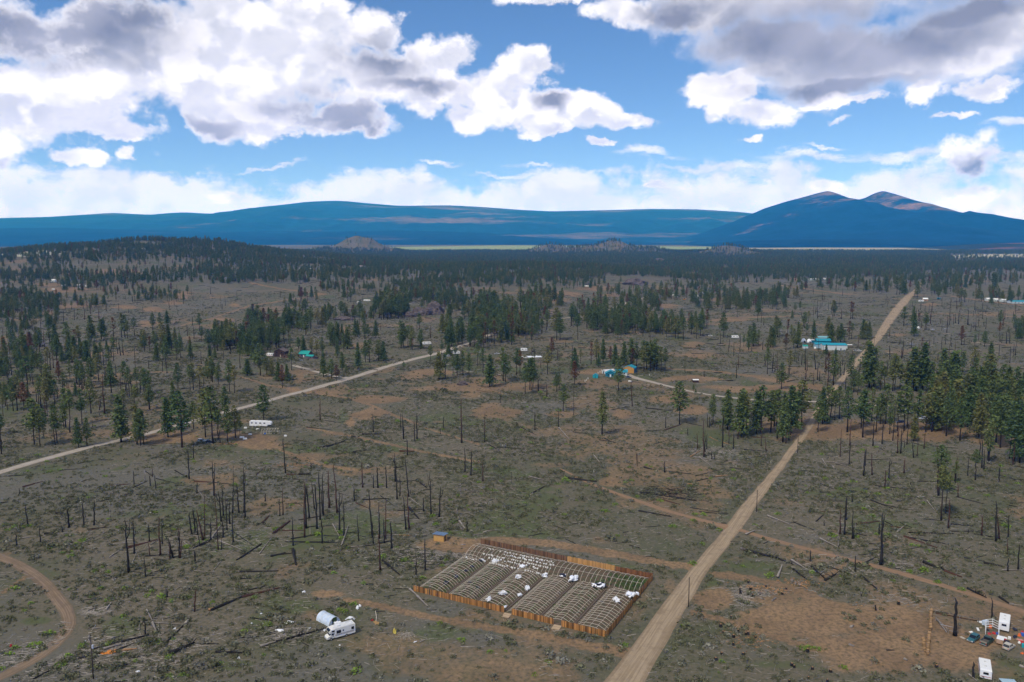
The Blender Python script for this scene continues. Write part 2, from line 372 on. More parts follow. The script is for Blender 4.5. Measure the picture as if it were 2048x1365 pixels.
TRACKS = [[(690,1200,8),(760,1212,12),(850,1233,12),(950,1250,12),(1080,1272,13),(1180,1293,15),(1265,1308,22)],
 [(905,1092,10),(980,1080,12),(1100,1088,13),(1250,1112,14),(1330,1128,14),(1400,1137,14)],
 [(1425,1147,12),(1500,1157,11),(1570,1172,10),(1650,1205,14),(1760,1240,18),(1880,1262,26)],[(1385,1225,10),(1480,1250,9),(1600,1290,10),(1720,1320,16)],
 [(615,856,3),(700,872,4),(780,889,4),(850,905,4),(960,925,4)],[(630,787,3),(700,797,3),(745,812,4),(790,832,4),(840,850,3)],[(745,816,4),(705,832,5),(697,850,4)],[(850,856,3),(960,890,3)],
 [(360,652,2.5),(420,638,2.5),(500,612,2.5),(560,603,2),(610,595,2),(650,588,2)],[(500,566,2.5),(560,578,2),(620,585,2),(650,589,3)],[(240,560,2),(300,556,2)],
 [(1335,738,3),(1420,742,3),(1500,752,4),(1580,768,6),(1645,778,9)],[(1900,592,1.8),(1980,604,1.8),(2048,612,2)],[(1790,630,1.5),(1900,628,1.5),(2048,634,1.5)],[(1440,636,2),(1540,634,2),(1600,632,2)],
 [(1560,571,1.5),(1700,590,1.2)],[(1640,1160,7),(1690,1130,7)],[(400,730,2),(460,748,2),(540,772,3),(590,778,4)],[(0,768,1.5),(180,752,2),(300,745,2),(350,744,2)],[(560,900,5),(640,930,6),(740,945,6)],[(1000,750,3),(940,770,3),(1010,790,3)],[(0,1190,4),(30,1168,5),(62,1148,6)]]
def fields(x, y):
    """soil, grass, ash for ground points"""
    z = hz(x, y); px, py = topx(x, y, z); infr = (y > 60)
    n1 = fbm(x / 14, y / 14, 4, 31); n2 = fbm(x / 60, y / 60, 4, 41); n3 = fbm(x / 5, y / 5, 3, 51)
    wx = px + (fbm(x / 22, y / 22, 3, 61) - .5) * 30 * np.clip(220 / np.maximum(y, 100), .15, 1); 
    def ell(lst, sharp=.55):
        a = np.zeros(px.shape)
        for (cx, cy, rx, ry, s) in lst:
            q = 1 - np.hypot((wx - cx) / rx, (py - cy) / ry)
            a = np.maximum(a, s * sstep(q + (n1 - .5) * 1.1, -.05, sharp))
        return np.where(infr, a, 0)
    soil = ell(SOIL); grass = ell(GRASS, .7); ash = ell(ASH, .8)
    for tr in TRACKS:
        d = seg_dist(px, py, tr); soil = np.maximum(soil, np.where(infr, sstep(1.35 - d + (n3 - .5) * .9, 0, .5) * .95, 0))
    soil = np.maximum(soil, sstep(n2 + (n1 - .5) * .5, .62, .75) * .55)
    grass = np.maximum(grass, sstep(fbm(x / 35, y / 35, 4, 71) + (n3 - .5) * .3, .58, .75) * .7)
    ash = np.maximum(ash, sstep(fbm(x / 80, y / 80, 4, 81), .5, .7) * .7)
    return soil, grass * (1 - soil * .7), ash * (1 - soil)

# ground sheet: polar grid, fine near the camera, out past the mountains
print('ground')
rad = [25.0]
while rad[-1] < 70000:
    r = rad[-1]; rad.append(r * (1.0065 if 110 < r < 2600 else (1.012 if r < 7000 and r > 60 else 1.06)))
rad = np.array(rad)
azs = np.concatenate([np.linspace(-180, -60, 25)[:-1], np.linspace(-60, -36, 40)[:-1], np.linspace(-36, 36, 421), np.linspace(36, 60, 40)[1:], np.linspace(60, 180, 25)[1:]])
azs = np.radians(azs[:-1]); nA = len(azs)
RR, AA = np.meshgrid(rad, azs, indexing='ij')
X = RR * np.sin(AA); Y = RR * np.cos(AA); Z = hz(X, Y)
V = np.stack([X, Y, Z], -1).reshape(-1, 3)
i = np.arange(len(rad) - 1)[:, None] * nA; k = np.arange(nA)[None, :]; k2 = (k + 1) % nA
F = np.stack([i + k, i + nA + k, i + nA + k2, i + k2], -1).reshape(-1, 4)[:, ::-1]
V = np.vstack([V, [[0, 0, 0]]]); c0 = len(V) - 1

gm = bpy.data.materials.new('ground_soil'); gm.use_nodes = True; T = NT(gm.node_tree); bs = gm.node_tree.nodes['Principled BSDF']
at = T.new('ShaderNodeAttribute', attribute_name='zones'); sp = T.new('ShaderNodeSeparateColor'); T.put(sp.inputs[0], at.outputs['Color'])
pos = T.new('ShaderNodeNewGeometry').outputs['Position']
nL = T.noise(pos, .012, 4, .6); nM = T.noise(pos, .09, 5, .62); nS = T.noise(pos, .9, 4, .65); nT = T.noise(pos, .33, 3, .7)
base = T.mix(T.ramp(nM, .38, .62), (.128, .112, .076), (.094, .098, .055))
base = T.mix(T.ramp(nL, .4, .62), base, (.146, .124, .088))
base = T.mix(T.math('MULTIPLY', T.ramp(nS, .46, .66), .75), base, (.068, .070, .040))
base = T.mix(T.math('MULTIPLY', T.ramp(nS, .45, .25), .5), base, (.22, .185, .145))
base = T.mix(T.math('MULTIPLY', T.ramp(nT, .60, .72), .5), base, (.19, .175, .155))
jit = T.math('MULTIPLY', T.math('SUBTRACT', nT, .5), 1.7)
def thr(ch, w=.25): return T.ramp(T.math('ADD', ch, T.math('MULTIPLY', jit, T.math('MULTIPLY', ch, T.math('SUBTRACT', 1.35, ch)))), .5 - w, .5 + w)
ashc = T.mix(T.ramp(nS, .35, .6), (.084, .080, .066), (.152, .144, .118))
base = T.mix(T.math('MULTIPLY', thr(sp.outputs[2]), .8), base, ashc)
gr = T.mix(T.ramp(nS, .35, .65), (.060, .072, .030), (.105, .125, .050))
base = T.mix(T.math('MULTIPLY', thr(sp.outputs[1]), .8), base, gr)
so = T.mix(T.ramp(T.noise(pos, .05, 4, .6), .4, .6), (.225, .142, .080), (.295, .190, .105))
so = T.mix(T.math('MULTIPLY', T.ramp(nS, .40, .65), .75), so, (.100, .078, .050))
base = T.mix(T.math('MULTIPLY', thr(sp.outputs[0], .36), .92), base, so)
T.put(bs.inputs['Base Color'], base); bs.inputs['Roughness'].default_value = .95; bs.inputs['Specular IOR Level'].default_value = .15
b = T.new('ShaderNodeBump'); b.inputs['Distance'].default_value = .5; b.inputs['Strength'].default_value = .5; T.put(b.inputs['Height'], nS); T.put(bs.inputs['Normal'], b.outputs[0])

me = npmesh('ground', V, F, gm)
bm = bmesh.new(); bm.from_mesh(me); bm.verts.ensure_lookup_table()
for k_ in range(nA): bm.faces.new((bm.verts[c0], bm.verts[(k_ + 1) % nA], bm.verts[k_]))
bmesh.ops.recalc_face_normals(bm, faces=bm.faces[:0]); bm.to_mesh(me); bm.free()
near = (RR < 7500) & (np.abs(AA) < 1.1)
so_, gr_, as_ = (np.zeros(RR.shape) for _ in range(3))
a_, b_, c_ = fields(X[near], Y[near]); so_[near] = a_; gr_[near] = b_; as_[near] = c_
col = np.zeros((len(me.vertices), 4), np.float32); n_ = RR.size
col[:n_, 0] = so_.ravel(); col[:n_, 1] = gr_.ravel(); col[:n_, 2] = as_.ravel(); col[:, 3] = 1
ca = me.color_attributes.new('zones', 'FLOAT_COLOR', 'POINT'); ca.data.foreach_set('color', col.ravel())
ground = link(bpy.data.objects.new('ground', me), kind='structure')
tag(ground, 'grey brown sage plain with orange bare soil patches')

# ------------------------------------------------------------------ roads
def strip(name, L, Rr, m, z=.06, step=4.0, jit=.35, seed=1, label=None, crown=0):
    """ribbon on the ground between two lists of photo pixels"""
    Lw = [g(*p) for p in L]; Rw = [g(*p) for p in Rr]
    P = []; 
    for i in range(len(Lw) - 1):
        n = max(1, int(((Lw[i] + Rw[i]) / 2 - (Lw[i+1] + Rw[i+1]) / 2).length / step))
        for k in range(n):
            t = k / n; P.append((Lw[i].lerp(Lw[i+1], t), Rw[i].lerp(Rw[i+1], t)))
    P.append((Lw[-1], Rw[-1]))
    # soften the corners of the polyline
    for _ in range(10):
        P = [P[0]] + [((P[i-1][0] + P[i][0] * 2 + P[i+1][0]) / 4, (P[i-1][1] + P[i][1] * 2 + P[i+1][1]) / 4) for i in range(1, len(P) - 1)] + [P[-1]]
    return ribbon(name, P, m, z, jit, seed, label)
def ribbon(name, P, m, z=.06, jit=.35, seed=1, label=None, nc=7):
    V = []; F = []; uv = []; s = 0
    for i, (a, b) in enumerate(P):
        if i: s += ((a + b) / 2 - (P[i-1][0] + P[i-1][1]) / 2).length
        d = (b - a); w = d.length; d = d / max(w, .01)
        ja = (float(vnoise(i * .7, 3.1, seed)) + float(vnoise(i * .23, 7.1, seed)) - 1) * jit * 2; jb = (float(vnoise(i * .7, 9.1, seed + 5)) + float(vnoise(i * .23, 5.1, seed)) - 1) * jit * 2
        a = a - d * ja; b = b + d * jb
        for k in range(nc):
            p = a.lerp(b, k / (nc - 1)); V.append((p.x, p.y, float(hz(p.x, p.y)) + z - (.05 if k in (0, nc-1) else 0))); uv.append((k / (nc - 1), s))
    for i in range(len(P) - 1):
        for k in range(nc - 1): F.append((i*nc+k, i*nc+k+1, (i+1)*nc+k+1, (i+1)*nc+k))
    me = npmesh(name, V, F, m)
    ul = me.uv_layers.new(name='UVMap'); li = np.zeros(len(me.loops), np.int32); me.loops.foreach_get('vertex_index', li)
    ul.data.foreach_set('uv', np.array(uv, np.float32)[li].ravel())
    o = link(bpy.data.objects.new(name, me), kind='structure', label=label)
    bm = bmesh.new(); bm.from_mesh(me)
    for f in bm.faces:
        if f.normal.z < 0: f.normal_flip()
    bm.to_mesh(me); bm.free(); return o
def center(pts):
    """(x, y, width in metres) pixel centre line -> left and right lists in world, wrapped for ribbon"""
    C = [g(x, y) for x, y, w in pts]; Wd = [w for x, y, w in pts]; Q = []
    for i in range(len(C) - 1):
        n = max(1, int((C[i+1] - C[i]).length / 3.5))
        for k in range(n): Q.append((C[i].lerp(C[i+1], k / n), Wd[i] + (Wd[i+1] - Wd[i]) * k / n))
    Q.append((C[-1], Wd[-1]))
    for _ in range(14): Q = [Q[0]] + [((Q[i-1][0] + Q[i][0] * 2 + Q[i+1][0]) / 4, Q[i][1]) for i in range(1, len(Q) - 1)] + [Q[-1]]
    P = []
    for i, (c, w) in enumerate(Q):
        t = (Q[min(i+1, len(Q)-1)][0] - Q[max(i-1, 0)][0]); t.z = 0; t.normalize(); nn = Vector((-t.y, t.x, 0))
        P.append((c + nn * w / 2, c - nn * w / 2))
    return P
def roadmat(name, c1, c2, cr):
    m = bpy.data.materials.new(name); m.use_nodes = True; T = NT(m.node_tree); bs = m.node_tree.nodes['Principled BSDF']
    pos = T.new('ShaderNodeNewGeometry').outputs['Position']; uv = T.new('ShaderNodeTexCoord').outputs['UV']
    sx = T.new('ShaderNodeSeparateXYZ'); T.put(sx.inputs[0], uv)
    lon = T.new('ShaderNodeCombineXYZ'); T.put(lon.inputs[0], T.math('MULTIPLY', sx.outputs[0], 9.0)); T.put(lon.inputs[1], T.math('MULTIPLY', sx.outputs[1], .03))
    w = T.noise(lon.outputs[0], 1.3, 4, .65)
    c = T.mix(T.ramp(w, .42, .58), c1, c2)
    c = T.mix(T.math('MULTIPLY', T.ramp(T.noise(pos, .25, 5, .65), .45, .7), .5), c, cr)
    # dust edges: the wheel-packed middle is paler than the shoulders
    e = T.math('ABSOLUTE', T.math('SUBTRACT', sx.outputs[0], .5)); c = T.mix(T.math('MULTIPLY', T.ramp(T.math('ADD', e, T.math('MULTIPLY', T.math('SUBTRACT', T.noise(pos, .8, 3), .5), .3)), .30, .52), .65), c, cr)
    T.put(bs.inputs['Base Color'], c); bs.inputs['Roughness'].default_value = .95; bs.inputs['Specular IOR Level'].default_value = .15
    return m
tan_road = roadmat('tan_road', (.37,.285,.19), (.28,.21,.135), (.185,.135,.085))
grey_road = roadmat('grey_road', (.42,.37,.31), (.33,.285,.235), (.23,.185,.14))
dirt_road = roadmat('dirt_road', (.25,.18,.12), (.17,.12,.08), (.12,.095,.062))
orange_track = roadmat('orange_track', (.28,.18,.11), (.23,.145,.085), (.17,.12,.08))
strip('main_road', [(1150,1430),(1207,1365),(1290,1255),(1378,1140),(1452,1052),(1545,940),(1598,872),(1640,806),(1688,745),(1736,690),(1768,643),(1782,622),(1799,603),(1813,589),(1815,586)],
      [(1260,1430),(1287,1365),(1345,1262),(1418,1140),(1488,1052),(1565,940),(1615,872),(1650,806),(1703,745),(1752,690),(1788,643),(1800,625),(1816,607),(1828,591),(1829,586)], tan_road, label='wide straight tan dirt road running away on the right side')
ribbon('far_road', center([(1822,589,8),(1832,580,7),(1842,571,7),(1846,563,7),(1840,556,7)]), tan_road, .3, label='far bend of the tan dirt road')
ribbon('gravel_road', center([(-90,972,5.5),(0,945,5.5),(100,916,5.5),(200,889,5.5),(265,875,5.5),(330,859,5.5),(400,840,5.5),(480,817,6),(560,795,6),(640,774,7),(700,757,7),(760,738,7),(820,720,7),(870,709,7),(930,689,7),(1010,659,7),(1060,645,7),(1120,637,6),(1180,634,6),(1216,622,7),(1250,607,8),(1300,593,8)]), grey_road, .12, label='pale gravel road crossing from the left edge')
ribbon('curved_track', center([(-40,1100,4.0),(0,1113,4.0),(30,1122,4.0),(72,1146,4.0),(106,1186,3.9),(132,1216,3.9),(156,1243,3.9),(165,1260,3.9),(150,1280,3.9),(115,1302,3.9),(60,1330,3.9),(0,1358,3.9),(-40,1375,3.9)]), dirt_road, .06, label='curving brown two rut track at the left edge')
ribbon('homestead_drive', center([(1240,745,9),(1262,754,7),(1310,766,5),(1360,779,4.5),(1450,795,4.5),(1536,803,4.5),(1642,804,4.5)]), grey_road, .1, label='pale drive to the turquoise homestead')
ribbon('cabin_drive', center([(586,731,5),(620,740,5),(655,750,5),(680,756,5),(705,757,6)]), grey_road, .14, label='short pale drive to the brown cabin')
ribbon('straight_track', center([(1478,1060,3.6),(1520,1074,3.4),(1600,1095,3.2),(1700,1119,3.2),(1850,1160,3.2),(1990,1203,3.4),(2060,1228,3.6)]), orange_track, .06, label='straight orange track right of the tan road')
ribbon('thin_track', center([(1120,938,1.8),(1170,963,2.2),(1210,980,3),(1280,1004,3),(1360,1031,3),(1420,1047,4),(1456,1055,6)]), orange_track, .06, label='thin tan track joining the tan road from the left')
ribbon('stand_drive', center([(1650,808,7),(1720,810,5),(1800,812,5),(1880,816,5)]), grey_road, .1, label='pale drive into the dense pine stand')

# ------------------------------------------------------------------ far fields, ridges and mountains
fieldm = [mat('sunlit_field_green', (.22,.33,.12), .95, .25, .004, (.30,.33,.17)), mat('sunlit_field_pale', (.34,.36,.27), .95, .2, .004, (.42,.38,.28))]  # field colours lightened to carry sun patches falling through the clouds
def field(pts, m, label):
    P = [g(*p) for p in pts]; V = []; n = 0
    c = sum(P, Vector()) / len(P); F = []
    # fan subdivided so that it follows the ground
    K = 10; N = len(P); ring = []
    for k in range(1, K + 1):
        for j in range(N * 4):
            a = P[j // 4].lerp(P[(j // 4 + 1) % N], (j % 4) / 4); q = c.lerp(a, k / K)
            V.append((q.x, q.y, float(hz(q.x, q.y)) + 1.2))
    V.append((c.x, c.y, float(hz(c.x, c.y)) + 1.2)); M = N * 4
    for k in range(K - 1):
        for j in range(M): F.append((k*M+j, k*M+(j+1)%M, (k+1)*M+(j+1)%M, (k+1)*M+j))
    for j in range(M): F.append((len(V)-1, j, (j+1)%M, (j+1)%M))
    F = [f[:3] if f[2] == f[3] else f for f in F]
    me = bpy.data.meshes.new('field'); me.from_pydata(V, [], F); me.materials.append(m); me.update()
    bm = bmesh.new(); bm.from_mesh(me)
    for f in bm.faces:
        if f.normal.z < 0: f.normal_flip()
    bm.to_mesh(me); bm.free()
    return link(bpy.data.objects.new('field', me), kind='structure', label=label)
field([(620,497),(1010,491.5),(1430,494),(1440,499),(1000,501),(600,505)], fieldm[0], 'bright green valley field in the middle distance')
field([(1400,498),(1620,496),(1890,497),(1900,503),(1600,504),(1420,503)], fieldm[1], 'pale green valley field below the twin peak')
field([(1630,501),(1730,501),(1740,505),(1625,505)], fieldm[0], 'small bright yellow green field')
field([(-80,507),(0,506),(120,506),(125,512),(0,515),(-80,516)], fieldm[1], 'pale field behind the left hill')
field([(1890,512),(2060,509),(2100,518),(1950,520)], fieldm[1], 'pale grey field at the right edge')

def ridge(name, prof, Yc, front, back, m, seed, label, pw=1.0, nx=420, ny=45, rough=.05):
    xs = np.array([gx(p[0], Yc) for p in prof]); zs = np.array([CAM_H + (px_dir(1024, p[1])[2] / px_dir(1024, p[1])[1]) * Yc for p in prof])
    x = np.linspace(xs[0], xs[-1], nx); 
    # smooth interpolation of the crest
    zc = np.interp(x, xs, zs); ker = np.ones(3) / 3; zc = np.convolve(np.pad(zc, 1, 'edge'), ker, 'valid')
    tt = np.linspace(-1, 1, ny); V = []
    TX, XX = np.meshgrid(tt, np.arange(nx), indexing='ij')
    s = np.where(TX < 0, (1 + TX), (1 - TX)); sh = (1 - (1 - s)) ** pw
    sh = np.clip(s, 0, 1) ** pw
    yy = Yc + np.where(TX < 0, TX * front, TX * back)
    px_ = x[XX]; zz = zc[XX] * sh
    nz = fbm(px_ / 900, yy / 900, 5, seed) - .5; fine = fbm(px_ / 170, yy / 170, 4, seed + 7) - .5
    env = (sh * (1 - sh) * 4) ** .7
    zz = zz + zc[XX] * nz * .42 * env ** 2 + zc.max() * rough * fine * (sh ** .5) * (.06 + .8 * env)
    zz = np.where(s < .02, -40, zz)
    V = np.stack([px_, yy, zz], -1).reshape(-1, 3)
    i = np.arange(ny - 1)[:, None] * nx; k = np.arange(nx - 1)[None, :]
    F = np.stack([i + k, i + k + 1, i + nx + k + 1, i + nx + k], -1).reshape(-1, 4)
    me = npmesh(name, V, F, m); return link(bpy.data.objects.new(name, me), kind='structure', label=label)
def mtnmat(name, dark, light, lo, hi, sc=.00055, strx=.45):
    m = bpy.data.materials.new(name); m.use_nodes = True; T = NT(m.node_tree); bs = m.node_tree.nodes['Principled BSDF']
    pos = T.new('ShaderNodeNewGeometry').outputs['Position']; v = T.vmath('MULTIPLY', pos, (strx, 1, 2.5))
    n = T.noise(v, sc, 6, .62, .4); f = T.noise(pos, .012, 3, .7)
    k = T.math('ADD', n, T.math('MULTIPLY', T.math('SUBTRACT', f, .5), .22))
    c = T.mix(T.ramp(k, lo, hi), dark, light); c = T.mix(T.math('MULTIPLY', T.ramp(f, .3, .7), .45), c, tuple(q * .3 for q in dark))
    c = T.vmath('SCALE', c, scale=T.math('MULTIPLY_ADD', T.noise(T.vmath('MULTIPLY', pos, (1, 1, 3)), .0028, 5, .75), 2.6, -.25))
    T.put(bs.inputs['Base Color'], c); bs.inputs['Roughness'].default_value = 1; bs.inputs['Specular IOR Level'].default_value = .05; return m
forest_m = mtnmat('haze_blue_forest', (.010,.058,.150), (.20,.17,.19), .52, .68)  # ridge base colours pushed blue, painting distance haze into the forest
twin_m = mtnmat('haze_blue_slopes', (.006,.036,.110), (.30,.21,.20), .58, .70)
low_m = mtnmat('haze_blue_low_forest', (.005,.030,.085), (.15,.12,.13), .58, .76)
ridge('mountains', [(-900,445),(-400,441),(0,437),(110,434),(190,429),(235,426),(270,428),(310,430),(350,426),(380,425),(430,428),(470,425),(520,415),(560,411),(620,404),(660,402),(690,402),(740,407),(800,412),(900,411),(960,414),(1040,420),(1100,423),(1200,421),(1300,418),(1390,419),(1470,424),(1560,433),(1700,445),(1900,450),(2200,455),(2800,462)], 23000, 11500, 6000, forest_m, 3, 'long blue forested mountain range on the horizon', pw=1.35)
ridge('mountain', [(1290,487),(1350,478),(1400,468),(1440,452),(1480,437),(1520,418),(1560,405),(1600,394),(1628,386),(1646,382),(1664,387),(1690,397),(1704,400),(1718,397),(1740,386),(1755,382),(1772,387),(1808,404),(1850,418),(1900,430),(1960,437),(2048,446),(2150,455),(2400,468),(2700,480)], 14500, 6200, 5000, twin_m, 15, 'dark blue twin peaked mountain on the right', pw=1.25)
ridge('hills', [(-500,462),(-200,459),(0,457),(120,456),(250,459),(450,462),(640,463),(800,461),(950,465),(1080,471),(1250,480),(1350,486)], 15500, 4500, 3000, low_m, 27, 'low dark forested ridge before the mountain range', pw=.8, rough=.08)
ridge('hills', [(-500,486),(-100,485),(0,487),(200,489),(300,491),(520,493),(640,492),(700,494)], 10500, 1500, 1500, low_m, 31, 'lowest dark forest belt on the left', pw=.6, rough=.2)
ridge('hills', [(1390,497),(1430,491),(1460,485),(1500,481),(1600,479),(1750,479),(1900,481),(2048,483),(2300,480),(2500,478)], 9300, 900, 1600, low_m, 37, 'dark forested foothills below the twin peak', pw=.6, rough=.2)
ridge('hills', [(1880,499),(1930,492),(1980,487),(2048,486),(2200,484),(2400,486)], 7000, 700, 900, mtnmat('rusty_hill',(.03,.04,.025),(.2,.1,.08),.5,.62,.002), 41, 'low rusty hill at the right edge', pw=.7, rough=.15)

# ------------------------------------------------------------------ haze
hv = bpy.data.materials.new('haze'); hv.use_nodes = True; hv.node_tree.nodes.clear(); T = NT(hv.node_tree)
pv = T.new('ShaderNodeVolumePrincipled'); pv.inputs['Color'].default_value = (.03, .33, 1.0, 1); pv.inputs['Absorption Color'].default_value = (1, 1, 1, 1)
pv.inputs['Density'].default_value = 7.5e-5
T.l.new(pv.outputs[0], T.new('ShaderNodeOutputMaterial').inputs['Volume'])
hb = MB().box((0, 12500, 630), (64000, 41000, 1400)).obj('haze', hv)
tag(hb, 'thin blue air between the viewer and the mountains', kind='stuff')
hb.location.z = -10
# ------------------------------------------------------------------ plants
print('plants')
def folmat(name, a, b, c, hi=1.25, lo=.6):
    m = bpy.data.materials.new(name); m.use_nodes = True; T = NT(m.node_tree); bs = m.node_tree.nodes['Principled BSDF']
    r = T.new('ShaderNodeObjectInfo').outputs['Random']; gi = T.new('ShaderNodeNewGeometry').outputs['Random Per Island']
    co = T.mix(T.ramp(r, .0, .55, False), a, b); co = T.mix(T.ramp(r, .7, 1.0, False), co, c)
    co = T.vmath('SCALE', co, scale=T.math('MULTIPLY_ADD', gi, hi - lo, lo))
    T.put(bs.inputs['Base Color'], co); bs.inputs['Roughness'].default_value = .85; bs.inputs['Specular IOR Level'].default_value = .2
    return m
M_green = folmat('pine_needles', (.078,.122,.040), (.115,.150,.045), (.195,.180,.058))
M_yel = folmat('young_pine_needles', (.075,.115,.03), (.10,.125,.035), (.085,.115,.04))
M_brown = folmat('scorched_needles', (.17,.085,.035), (.14,.065,.030), (.11,.07,.035))
M_grey = folmat('bare_twigs', (.10,.085,.075), (.085,.07,.062), (.07,.055,.05))
M_bark = mat('burnt_pine_bark', (.020,.016,.015), .95, .5, 2.0, (.050,.030,.024), objvar=.8)
M_char = mat('charred_wood', (.010,.009,.009), .9, .5, 1.2, (.028,.024,.022), objvar=.5)
M_charred_brown = mat('charred_red_wood', (.016,.012,.011), .9, .4, .25, (.11,.045,.028))
M_pale = mat('weathered_grey_wood', (.36,.32,.28), .9, .3, .35, (.06,.05,.045), objvar=.3)
M_wood = mat('split_orange_wood', (.42,.24,.11), .9, .4, .5, (.20,.11,.06))

def quads_cloud(cs, sizes, per=3, seed=0, flat=.6):
    r = np.random.default_rng(seed); cs = np.repeat(np.asarray(cs, float), per, 0); sz = np.repeat(np.asarray(sizes, float), per)
    n = len(cs); cs = cs + r.normal(0, 1, (n, 3)) * sz[:, None] * .45
    a = r.normal(0, 1, (n, 3)); a[:, 2] *= flat; a /= np.linalg.norm(a, axis=1)[:, None]
    b = np.cross(a, r.normal(0, 1, (n, 3))); b /= np.linalg.norm(b, axis=1)[:, None]
    a *= (sz * r.uniform(.5, 1.1, n))[:, None]; b *= (sz * r.uniform(.3, .7, n))[:, None]
    V = np.stack([cs - a, cs - b * .9, cs + a, cs + b], 1).reshape(-1, 3); F = np.arange(n * 4).reshape(-1, 4)
    return V, F
def crown_mesh(name, m, base=.35, rmax=.16, wh=15, n=6, seed=0, kind='pine', dens=1.0, cs=.030):
    r = np.random.default_rng(seed); C = []; S = []
    for w in range(wh):
        t = base + (1 - base) * (w + r.uniform(-.2, .3)) / wh; u = (t - base) / (1 - base)
        if kind == 'cone': rad = rmax * (1 - u) ** .85 + .012
        else: rad = rmax * (min(1, (u * 3.0 + .45)) * (1 - u ** 2.0) ** .75) + .012
        gap = r.uniform(.75, 1.15)
        for b in range(n):
            if r.uniform() > .9 * dens and w < wh - 2: continue
            an = 2 * math.pi * (b + r.uniform(-.35, .35)) / n + w * 1.9; L = rad * gap * r.uniform(.65, 1.2)
            k = max(2, int(L / .028))
            for q in range(k):
                f = (q + .6) / k
                if f < .25 and kind != 'cone': continue
                z = t + L * (.15 * f - (.25 * f * f if kind != 'cone' else .45 * f * f))
                C.append((math.cos(an) * L * f, math.sin(an) * L * f, z)); S.append(cs * (1.15 - .35 * f) * r.uniform(.8, 1.25))
    C.append((0, 0, .985)); S.append(cs * .7); C.append((0, 0, .955)); S.append(cs * .7)
    V, F = quads_cloud(C, S, 3, seed)
    return npmesh(name, V, F, m, smooth=False)
def trunk_mesh(name, m, r0=.013, stubs=6, seed=0, top=.96, bend=.006):
    r = random.Random(seed); mb = MB(); P = [(r.uniform(-bend, bend) * i, r.uniform(-bend, bend) * i, top * i / 6) for i in range(7)]; P[0] = (0, 0, -.02)
    mb.tube(P, [r0 * (1.25 if i == 0 else 1) * (1 - .82 * i / 6) for i in range(7)], 6)
    for _ in range(stubs):
        t = r.uniform(.22, .6); a = r.uniform(0, 6.28); L = r.uniform(.02, .07)
        mb.tube([(0, 0, t), (math.cos(a) * L, math.sin(a) * L, t + r.uniform(-.02, .015))], [.0025, .001], 3, False)
    return mb.mesh(name, m, True)
pine_crowns = [crown_mesh('crown', M_green, b, rm, w, n, sd, 'pine', d) for (b, rm, w, n, sd, d) in
   [(.40,.145,14,6,1,.95),(.48,.150,12,6,2,.85),(.33,.165,15,6,3,.95),(.55,.135,10,6,4,.9),(.28,.175,16,7,5,1.0),(.42,.120,14,5,6,.8)]]
full_crowns = [crown_mesh('crown', M_green, .12, .22, 20, 8, 21, 'cone', 1.1, .034), crown_mesh('crown', M_green, .16, .19, 20, 7, 22, 'cone', 1.1, .032), crown_mesh('crown', M_yel, .10, .23, 16, 7, 23, 'cone', 1.0, .036)]
brown_crowns = [crown_mesh('crown', M_brown, .34, .15, 15, 6, 31, 'pine', .9), crown_mesh('crown', M_brown, .45, .11, 12, 5, 32, 'pine', .6)]
bare_crowns = [crown_mesh('crown', M_grey, .25, .10, 14, 4, 41, 'pine', .5, .012)]
trunks = [trunk_mesh('trunk', M_bark, .0125, 9, s) for s in range(5)]

def ordinal(n):
    w = ['first','second','third','fourth','fifth','sixth','seventh','eighth','ninth','tenth','eleventh','twelfth','thirteenth','fourteenth','fifteenth','sixteenth','seventeenth','eighteenth','nineteenth']
    t = ['','','twent','thirt','fort','fift','sixt','sevent','eight','ninet']
    if n <= 19: return w[n - 1]
    if n % 10 == 0 and n < 100: return t[n // 10] + 'ieth'
    return t[n // 10] + 'y ' + w[n % 10 - 1]

# pines: (x, top row, x of foot, foot row, kind) in photo pixels
TREES = []
def T_(ox, oy, s, rows):
    for r in rows:
        if len(r) == 3: x, a, b = r; k = 'P'; xb = x
        elif len(r) == 4: x, a, b, k = r; xb = x
        else: x, a, xb, b, k = r
        TREES.append((ox + xb * s, oy + a * s, oy + b * s, k))
T_(0, 680, .1612, [(30,220,445),(8,230,450),(140,-40,185),(200,30,330),(285,80,290),(285,300,555),(350,200,660),(410,190,560),(520,150,480,'D'),(600,290,740),(610,300,720),(625,450,710),(735,260,540,'D'),(240,370,710),(165,470,885),(215,460,880),(70,520,825),(95,560,875),(298,530,880,'B'),(350,550,845),(485,430,800),(505,450,825),(580,470,865),(680,490,850),(870,250,520,'F'),(960,240,560),(985,250,585),(1020,260,620),(1035,300,610),(940,520,700,'F'),(1135,210,550),(1225,160,505),(1250,30,230,'F'),(1320,170,300,'F'),(1055,10,260),(1385,260,660),(1375,280,570),(1560,260,640),(1605,330,710),(1710,340,700),(1785,350,660),(1850,380,640),(1130,460,915),(790,400,700),(815,590,1090),(870,610,1150),(790,800,1105),(1020,600,1040,'F'),(430,720,1315),(500,790,1325),(540,850,1205),(685,800,1305),(708,800,1280),(975,960,1335,'F'),(1080,960,1315),(1505,680,1270,'C'),(1540,600,900),(1680,560,900),(1703,800,1300,'F'),(1745,850,1315),(1785,870,1300),(1850,540,860),(12,520,660),(40,640,945),(8,900,1180,'F'),(700,-60,125),(840,-60,130),(860,-50,135),(40,-60,130)])
